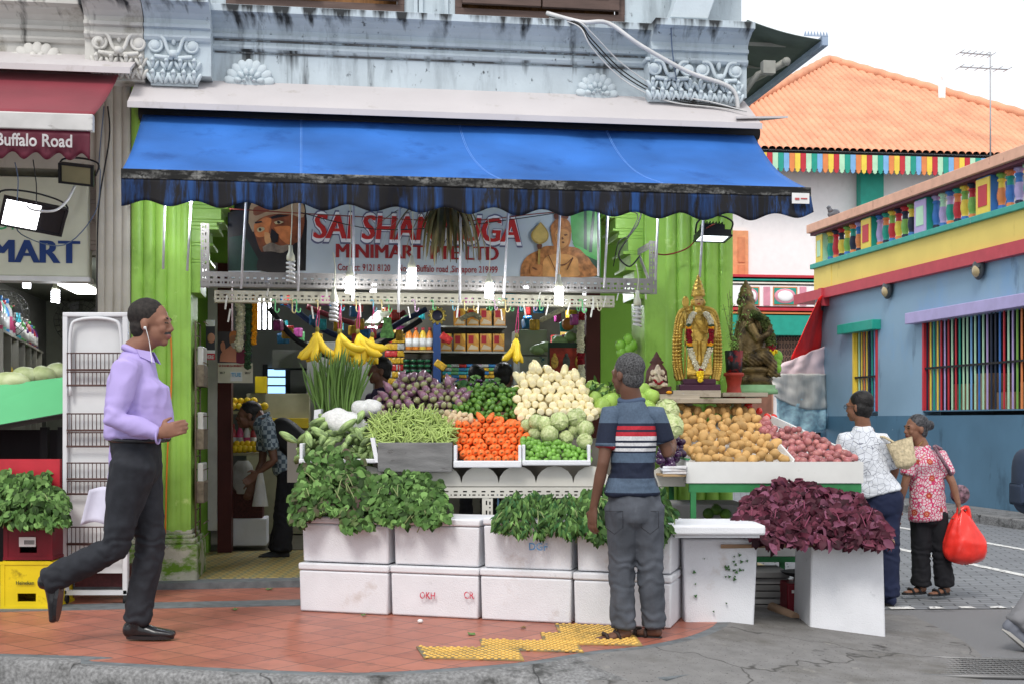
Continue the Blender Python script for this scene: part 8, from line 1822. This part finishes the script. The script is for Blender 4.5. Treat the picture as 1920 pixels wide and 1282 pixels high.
def backpack(c, rx, ry, rz, m, label, q=None):
    t = thing('backpack', label, 'backpack', c); Mq = Matrix.Translation(c) @ (q or Matrix()); b = B(Mq)
    chain(b, [Mq.to_3x3() @ Vector((0, 0, -rz)) + c*0 for _ in range(0)], [], (1, 0, 0)) if 0 else None
    b.sph((0, 0, 0), (rx, ry, rz), 20, 14)
    for v in b.bm.verts:
        l = Mq.inverted() @ v.co; l.x = math.copysign(abs(l.x/rx)**.55*rx, l.x); l.y = math.copysign(abs(l.y/ry)**.55*ry, l.y); l.z = math.copysign(abs(l.z/rz)**.6*rz, l.z); v.co = Mq @ l
    obj('bag_body', b, m, t)
    b = B(Mq); b.tube(curve([(-.02, -.05, rz*.95), (-.02, 0, rz*1.14), (-.02, .05, rz*.95)], 4), .01, 6); obj('handle', b, m, t)
    b = B(Mq); b.box(-rx*1.12, -rx*.9, -ry*.6, ry*.6, -rz*.7, -rz*.05, .02); obj('front_pocket', b, m, t)
    return t
backpack(p(1938, 902, 0), .1, .15, .2, mat('navy_backpack', (.03, .045, .08), rough=.7, var=.2), 'dark blue backpack with tan trim at the right picture edge')
# ---- bending man inside
D = 10.6
J = dict(head=p(466, 778), neck=p(492, 782), shL=p(497, 795, .15), shR=p(503, 800, -.16), elL=p(492, 865, .15), wrL=p(475, 905, .1), elR=p(514, 862, -.2), wrR=p(486, 884, -.2), hiL=p(545, 890, .08), hiR=p(545, 890, -.08), knL=p(535, 965, .1), knR=p(532, 965, -.1), anL=p(520, 1032, .1), anR=p(528, 1032, -.1), toeL=(-1, 0, 0), toeR=(-1, -.1, 0), chest=p(512, 808), waist=p(532, 850))
m_chk = mat('checked_shirt', (.16, .21, .25), rough=.8); N, L, bs = nodes_of(m_chk); ckt = N.new('ShaderNodeTexChecker'); ckt.inputs['Scale'].default_value = 28; ckt.inputs['Color1'].default_value = (.07, .1, .13, 1); ckt.inputs['Color2'].default_value = (.3, .36, .4, 1)
tcn = [n for n in N if n.type == 'TEX_COORD'][0]; L.new(tcn.outputs['Object'], ckt.inputs[0]); L.new(ckt.outputs[0], bs.inputs['Base Color'])
person('man bending forward inside the shop in a checked shirt and black trousers', J, (-.9, -.1, -.4), (-.85, -.15, -.55), sk_d, dict(shirt=m_chk, trousers=blk, shoe=m_dark, sole=m_dark, hair=hair_b), s=.98, trouser_r=(.11, .1, .085, .085))
backpack(p(550, 828, -.02), .13, .17, .24, mat('black_backpack', (.008, .008, .009), rough=.65, var=.2, spec=.3), 'black backpack on the back of the bending man', Matrix.Rotation(R(-48), 4, 'Y'))
b = B(); c = p(488, 915, -.2); b.M = Matrix.Translation(c); b.grid(lambda i, j: Vector((.07*math.cos(6.283*i)*(.3+.7*j), .05*math.sin(6.283*i)*(.3+.7*j), .15-.3*j)), 16, 8); tag(obj('plastic_bag', b, m_bag), 'whitish plastic bag held by the bending man', 'bag')
# ---- three people at the back
def stander(u, v, D_, face, label, shirt, hs=1, hair_m=hair_b, fw=None):
    global D
    D = D_; f_ = Vector(fw or face).normalized(); sd = f_.cross(Vector((0, 0, 1))); base = P(u, v, D); z = base.z-.2; s_ = (z+.1)/1.72; bx = lambda x, y, h: Vector((base.x, base.y, .2))+sd*x*s_+f_*y*s_+Vector((0, 0, h*s_))
    J = dict(head=base, neck=bx(0, -.02, 1.45), shL=bx(-.18, -.02, 1.38), shR=bx(.18, -.02, 1.38), elL=bx(-.24, 0, 1.1), wrL=bx(-.2, .2, 1.0), elR=bx(.24, 0, 1.1), wrR=bx(.2, .2, 1.0), hiL=bx(-.09, 0, .88), hiR=bx(.09, 0, .88), knL=bx(-.1, .02, .48), knR=bx(.1, .02, .48), anL=bx(-.1, 0, .08), anR=bx(.1, 0, .08), toeL=f_, toeR=f_)
    return person(label, J, f_, face, sk_d, dict(shirt=shirt, trousers=blk, shoe=m_dark, sole=m_dark, hair=hair_m), s=s_, hs=hs)
stander(711, 695, 10.9, (-.85, -.2, -.1), 'dark-haired man in a dark purple shirt looking left behind the eggplants', mat('purple_shirt', (.02, .012, .04), rough=.8), fw=(-.7, -.4, 0))
stander(893, 707, 11.6, (-.1, 1, 0), 'person with short black hair seen from behind above the cucumbers', mat('navy_shirt', (.02, .03, .08), rough=.8))
stander(945, 706, 11.3, (.35, .9, 0), 'curly-haired person in a peach shirt seen from behind beside the white radishes', mat('peach_shirt', (.5, .25, .17), rough=.8), 1.08)
# ================================================================ SHRINE SHELF AND STATUES
m_pl = mat('weathered_plank', (.36, .31, .24), rough=.8, var=.25, scale=3, stretch=(1, 6, 8), dirt=('#54452f', .55, .75, 6, (1, 1, 1)))
t = thing('shrine_shelf', 'rough plank shelf in front of the right green pillar carrying the statues', 'shelf', P(1310, 748, 9.0))
for (u0, u1, v0, v1, d0, d1) in ((1205, 1312, 738, 748, 8.85, 9.15), (1238, 1428, 746, 755, 8.8, 9.2), (1355, 1440, 735, 743, 9.1, 9.6), (1262, 1352, 731, 744, 8.9, 9.2)):
    a, c = P(u0, v0, d0), P(u1, v1, d0); b = B(); b.box(a.x, c.x, d0, d1, c.z, a.z, .004); obj('plank', b, m_pl, t)
b = B(); a = P(1290, 755, 8.9); b.box(a.x, a.x+.05, 9.0, 9.4, a.z-.3, a.z-.001); b.box(a.x+.4, a.x+.45, 9.0, 9.4, a.z-.3, a.z-.001); obj('bracket', b, m_pl, t)
gold = mat('gold_paint', (.52, .34, .07), rough=.35, metal=.55, var=.35, scale=12, dirt=('#3a2408', .56, .75, 14, (1, 1, 1)), bump=.5, bscale=40)
D = 9.0; K = FPX/D
def st_(cx, vb):  # statue frame: metres from centre bottom
    o = P(cx, vb, D); return lambda x, y, z: o+Vector((x, y, z))
s_ = st_(1309, 733); t = thing('deity_statue', 'tall golden deity statue with a big flower garland standing on a dark plinth', 'statue', s_(0, 0, 0))
b = B(); b.box(s_(-.15, 0, 0).x, s_(.15, 0, 0).x, D-.09, D+.1, s_(0, 0, 0).z, s_(0, 0, .05).z, .008); b.box(s_(-.12, 0, 0).x, s_(.12, 0, 0).x, D-.07, D+.08, s_(0, 0, .05).z, s_(0, 0, .09).z, .006); obj('plinth', b, mat('plum_plinth', (.05, .012, .03), rough=.4), t)
b = B()
chain(b, [s_(0, 0, .1), s_(0, 0, .25), s_(0, 0, .36), s_(0, 0, .43)], [(.085, .06), (.08, .055), (.07, .05), (.075, .05)], (1, 0, 0)); chain(b, [s_(0, 0, .42), s_(0, 0, .5), s_(0, 0, .56)], [(.065, .045), (.085, .05), (.08, .045)], (1, 0, 0))
chain(b, [s_(0, 0, .56), s_(0, 0, .61)], [.028, .026], (1, 0, 0)); b.sph(s_(0, -.005, .655), (.04, .045, .052), 16, 12); b.sph(s_(0, -.052, .65), (.008, .01, .014), 8, 6)
for sg_ in (-1, 1):
    b.sph(s_(sg_*.045, 0, .645), (.012, .012, .025), 8, 6); chain(b, [s_(sg_*.08, 0, .55), s_(sg_*.12, -.02, .47), s_(sg_*.11, -.07, .53 if sg_ < 0 else .42)], [.026, .022, .016], (0, 1, 0)); b.sph(s_(sg_*.11, -.08, .55 if sg_ < 0 else .4), (.018, .014, .024), 8, 6)
    for q in range(5): chain(b, [s_(sg_*(.02+.013*q), -.06, .36), s_(sg_*(.028+.014*q), -.07, .12)], [.009, .012], (1, 0, 0), 8)
b.lathe(s_(0, 0, .69), [(.05, 0), (.053, .015), (.046, .03), (.048, .045), (.036, .065), (.038, .08), (.025, .1), (.027, .11), (.012, .13), (.014, .14), (.003, .165)], 16)
me = remesh(b, .006, 1); nr = [v.normal.copy() for v in me.vertices]
for v, nn in zip(me.vertices, nr): v.co += nn*.0025*noise.noise(v.co*70)
o = link('figure', me, [gold, mat('deity_face', (.5, .3, .1), rough=.4), m_dark, mats_ if 0 else mat('lip_red', (.4, .03, .03))], t)
fc = s_(0, -.005, .655)
for p_ in me.polygons:
    q = p_.center-fc
    if q.y < -.028:
        if abs(q.z-.006) < .004 and .009 < abs(q.x) < .026: p_.material_index = 2
        elif abs(q.z+.022) < .004 and abs(q.x) < .011: p_.material_index = 3
        elif abs(q.x) < .034 and -.045 < q.z < .035: p_.material_index = 1
# feathered cape/arch
b = B()
for sg_ in (-1, 1):
    for lay in range(3):
        pts = curve([s_(sg_*.04, .06, .62-.02*lay), s_(sg_*(.13-.012*lay), .05, .58-.02*lay), s_(sg_*(.165-.02*lay), .045, .42), s_(sg_*(.17-.022*lay), .04, .2), s_(sg_*(.15-.02*lay), .03, .09)], 9)
        for i, p_ in enumerate(pts): b.sph(p_+Vector((0, -.008*lay, 0)), (.016, .012, .014), 7, 5)
    b.tube(curve([s_(sg_*.04, .07, .6), s_(sg_*.12, .07, .55), s_(sg_*.15, .07, .35), s_(sg_*.14, .06, .1)], 6), .03, 8)
obj('feather_arch', b, gold, t)
b = B(); b.cyl(s_(-.11, -.09, .1), s_(-.105, -.09, .6), .006); b.sph(s_(-.105, -.09, .64), (.026, .008, .045), 12, 8); b.lathe(s_(-.105, -.09, .59), [(.008, 0), (.016, .006), (.008, .014)], 10); obj('spear', b, gold, t)
for sg_ in (-1, 1):
    garland([s_(sg_*.045, -.075, .56), s_(sg_*.078, -.085, .5), s_(sg_*.08, -.09, .4), s_(sg_*.062, -.09, .27), s_(sg_*.012, -.09, .15)], .022, [m_jas, m_tul, m_mar, m_rose], ('left' if sg_ < 0 else 'right') + ' strand of the white red and orange garland on the golden deity', [(.3, 0), (.35, 1), (.39, 2), (.60, 3), (.64, 2), (.67, 1), (1, 0)], 'flower_garland', False, .009)
garland([s_(0, -.09, .16), s_(0, -.095, .13), s_(0, -.095, .07)], .024, [m_rose, m_mary], 'yellow flower tassel at the bottom of the golden deity garland', [(.3, 0), (1, 1)], 'flower_garland', False, .01)
garland([s_(-.07, -.06, .57), s_(-.03, -.075, .5), s_(.05, -.075, .42), s_(.075, -.06, .5), s_(.06, -.05, .57)], .008, [gold], 'golden bead chain across the chest of the tall deity statue', None, 'bead_chain', False, .007)
# small seated elephant-headed figure
D = 8.95; s_ = st_(1232, 738); t = thing('deity_statue', 'small brown and cream seated elephant-headed figure under a pointed canopy left of the golden deity', 'statue', s_(0, 0, 0))
b = B(); b.box(s_(-.11, 0, 0).x, s_(.1, 0, 0).x, D-.05, D+.06, s_(0, 0, 0).z, s_(0, 0, .055).z, .006)
b.lathe(s_(0, .03, .05), [(.07, 0), (.085, .03), (.08, .08), (.075, .12), (.05, .16), (.04, .17), (.055, .18), (.035, .2), (.038, .205), (.02, .225), (.02, .23), (.003, .26)], 14); obj('canopy', b, mat('dark_brown_clay', (.09, .035, .03), rough=.6, var=.3, scale=14), t)
b = B(); chain(b, [s_(0, -.03, .06), s_(0, -.035, .12)], [(.045, .04), (.035, .03)], (1, 0, 0), 12); b.sph(s_(0, -.045, .155), (.028, .025, .03), 12, 8); chain(b, [s_(0, -.07, .15), s_(.005, -.085, .12), s_(.02, -.085, .095)], [.012, .009, .006], (1, 0, 0), 8)
for sg_ in (-1, 1): b.sph(s_(sg_*.035, -.035, .155), (.02, .006, .024), 8, 6); chain(b, [s_(sg_*.035, -.03, .12), s_(sg_*.06, -.05, .1), s_(sg_*.055, -.06, .13)], [.012, .01, .008], (0, 1, 0), 8); chain(b, [s_(sg_*.02, -.05, .07), s_(sg_*.06, -.07, .065), s_(sg_*.02, -.09, .06)], [.018, .015, .011], (0, 0, 1), 8)
b.lathe(s_(0, -.04, .175), [(.024, 0), (.018, .02), (.006, .04)], 10); link('figure', remesh(b, .0045, 1), [mat('cream_figure', (.5, .42, .3), rough=.5, var=.5, scale=30)], t)
garland([s_(-.03, -.085, .1), s_(0, -.095, .07), s_(.03, -.085, .09)], .009, [m_rose], 'tiny red garland on the small seated figure', None, 'flower_garland', False, .006)
b = B(); b.sph(s_(.075, -.1, .01), (.022, .022, .012), 10, 6); tag(obj('marigold_flower', b, m_mar), 'single orange marigold at the foot of the small seated figure', 'flower')
# large bronze elephant-headed figure in profile beyond the pillar edge
D = 9.7; s_ = st_(1408, 738); t = thing('deity_statue', 'large bronze seated elephant-headed statue partly behind a potted plant at the pillar corner', 'statue', s_(0, 0, 0))
brz = mat('bronze_paint', (.05, .035, .022), rough=.35, metal=.4, var=.5, scale=14, col2=(.26, .18, .07), bump=.4, bscale=40)
b = B(); b.lathe(s_(.02, 0, 0), [(.19, 0), (.19, .03), (.17, .045), (.17, .07)], 24); b.mi = 1; b.lathe(s_(.02, 0, .07), [(.15, 0), (.14, .03), (.155, .05), (.12, .07), (.14, .1), (.16, .11), (.15, .14)], 24); obj('pedestal', b, [mat('pale_green_plinth', (.25, .45, .22), rough=.6, var=.2), brz], t)
b = B(); chain(b, [s_(-.02, 0, .24), s_(-.02, 0, .4), s_(-.03, 0, .55)], [(.12, .11), (.13, .12), (.09, .09)], (1, 0, 0)); b.sph(s_(-.03, -.02, .64), (.075, .08, .085), 16, 12); chain(b, [s_(.02, -.04, .64), s_(.07, -.06, .56), s_(.06, -.07, .46), s_(.1, -.07, .42)], [.045, .034, .024, .018], (0, 1, 0), 14)
for sg_ in (-1, 1): b.sph(s_(-.03+sg_*.0, sg_*.09, .63), (.06, .015, .075), 12, 8)
chain(b, [s_(-.02, -.08, .26), s_(.1, -.1, .3), s_(.14, -.1, .22), s_(.15, -.1, .15)], [.075, .07, .05, .035], (0, 1, 0), 14); chain(b, [s_(0, .08, .26), s_(.12, .05, .25), s_(.16, .02, .2)], [.07, .06, .04], (0, 1, 0), 14); chain(b, [s_(-.02, -.1, .52), s_(.03, -.14, .42), s_(.1, -.14, .46)], [.045, .035, .025], (0, 1, 0), 12); b.sph(s_(.12, -.14, .49), (.025, .02, .045), 10, 8); chain(b, [s_(.12, -.1, .16), s_(.2, -.12, .145)], [.03, .018], (0, 1, 0), 10)
b.lathe(s_(-.04, 0, .7), [(.07, 0), (.075, .03), (.06, .06), (.063, .08), (.045, .11), (.048, .13), (.02, .17), (.005, .2)], 16)
me = remesh(b, .008, 1)
nr = [v.normal.copy() for v in me.vertices]
for v, nn in zip(me.vertices, nr): v.co += nn*.004*math.sin((v.co.z+v.co.x*.8)*210)*(1 if v.co.z < s_(0, 0, .33).z else .25)
link('figure', me, [brz], t)
m_moss = mat('moss_green', (.035, .06, .015), rough=.9, rnd='island', rv=.5, col2=(.1, .12, .03))
garland([s_(.0, -.1, .62), s_(.09, -.12, .56), s_(.13, -.1, .42), s_(.14, -.1, .32)], .045, [m_moss, m_rose, m_mary], 'thick green leaf garland ending in red and yellow on the bronze statue', [(.8, 0), (.9, 1), (1, 2)], 'leaf_garland', False, .014, 1.3)
for k, (x, z) in enumerate(((.17, .30), (.19, .25), (.17, .2), (.2, .29), (.19, .2))): inst('green_guava', ch, s_(x, -.05, z), None, 1.15, 'green guava in the cluster hanging beside the bronze statue', 'guava', 'guavas beside the bronze statue')
# potted plant on red pedestal
D = 9.25; s_ = st_(1376, 748); t = thing('potted_plant', 'wispy green plant in a black and red pot standing on a red clay pedestal', 'potted plant', s_(0, 0, 0))
b = B(); b.lathe(s_(0, 0, 0), [(.085, 0), (.085, .02), (.06, .04), (.05, .1), (.065, .17), (.08, .18), (.075, .2)], 4 if 0 else 16); obj('pedestal', b, mat('red_clay', (.32, .035, .02), rough=.5, var=.25, scale=12, dirt=('#5a1a10', .6, .7, 20, (1, 1, 1))), t)
b = B(); b.lathe(s_(0, 0, .195), [(.05, 0), (.06, .01), (.07, .17), (.068, .17)], 18); obj('pot', b, mat('black_red_pot', (.012, .012, .014), rough=.35, dirt=('#7a0d0d', .52, .56, 7, (1, 1, 1))), t)
b = B(); random.seed(41)
for k in range(11):
    a = ru(0, 6.28); tp = s_(.02+math.cos(a)*ru(.02, .14), -.04+math.sin(a)*.06, .36+ru(.14, .46)); pts = curve([s_(ru(-.03, .03), 0, .36), s_(math.cos(a)*.03, -.02, .46), tp], 5); b.mi = 0; b.tube(pts, .0025, 4)
    for q in range(16):
        p_ = pts[random.randrange(3, len(pts))]+Vector((ru(-.02, .02), ru(-.02, .02), ru(-.01, .02))); b.mi = 1; an = ru(0, 6.28); L_ = ru(.014, .028)
        d = Vector((math.cos(an), ru(-.5, .5), math.sin(an))).normalized(); e = d.orthogonal().normalized(); b.quad(p_, p_+d*L_*.5+e*L_*.3, p_+d*L_, p_+d*L_*.5-e*L_*.3)
obj('foliage', b, [mat('twig', (.15, .14, .05)), leafm('fresh_leaf', (.15, .32, .05), (.3, .5, .12))], t, False)
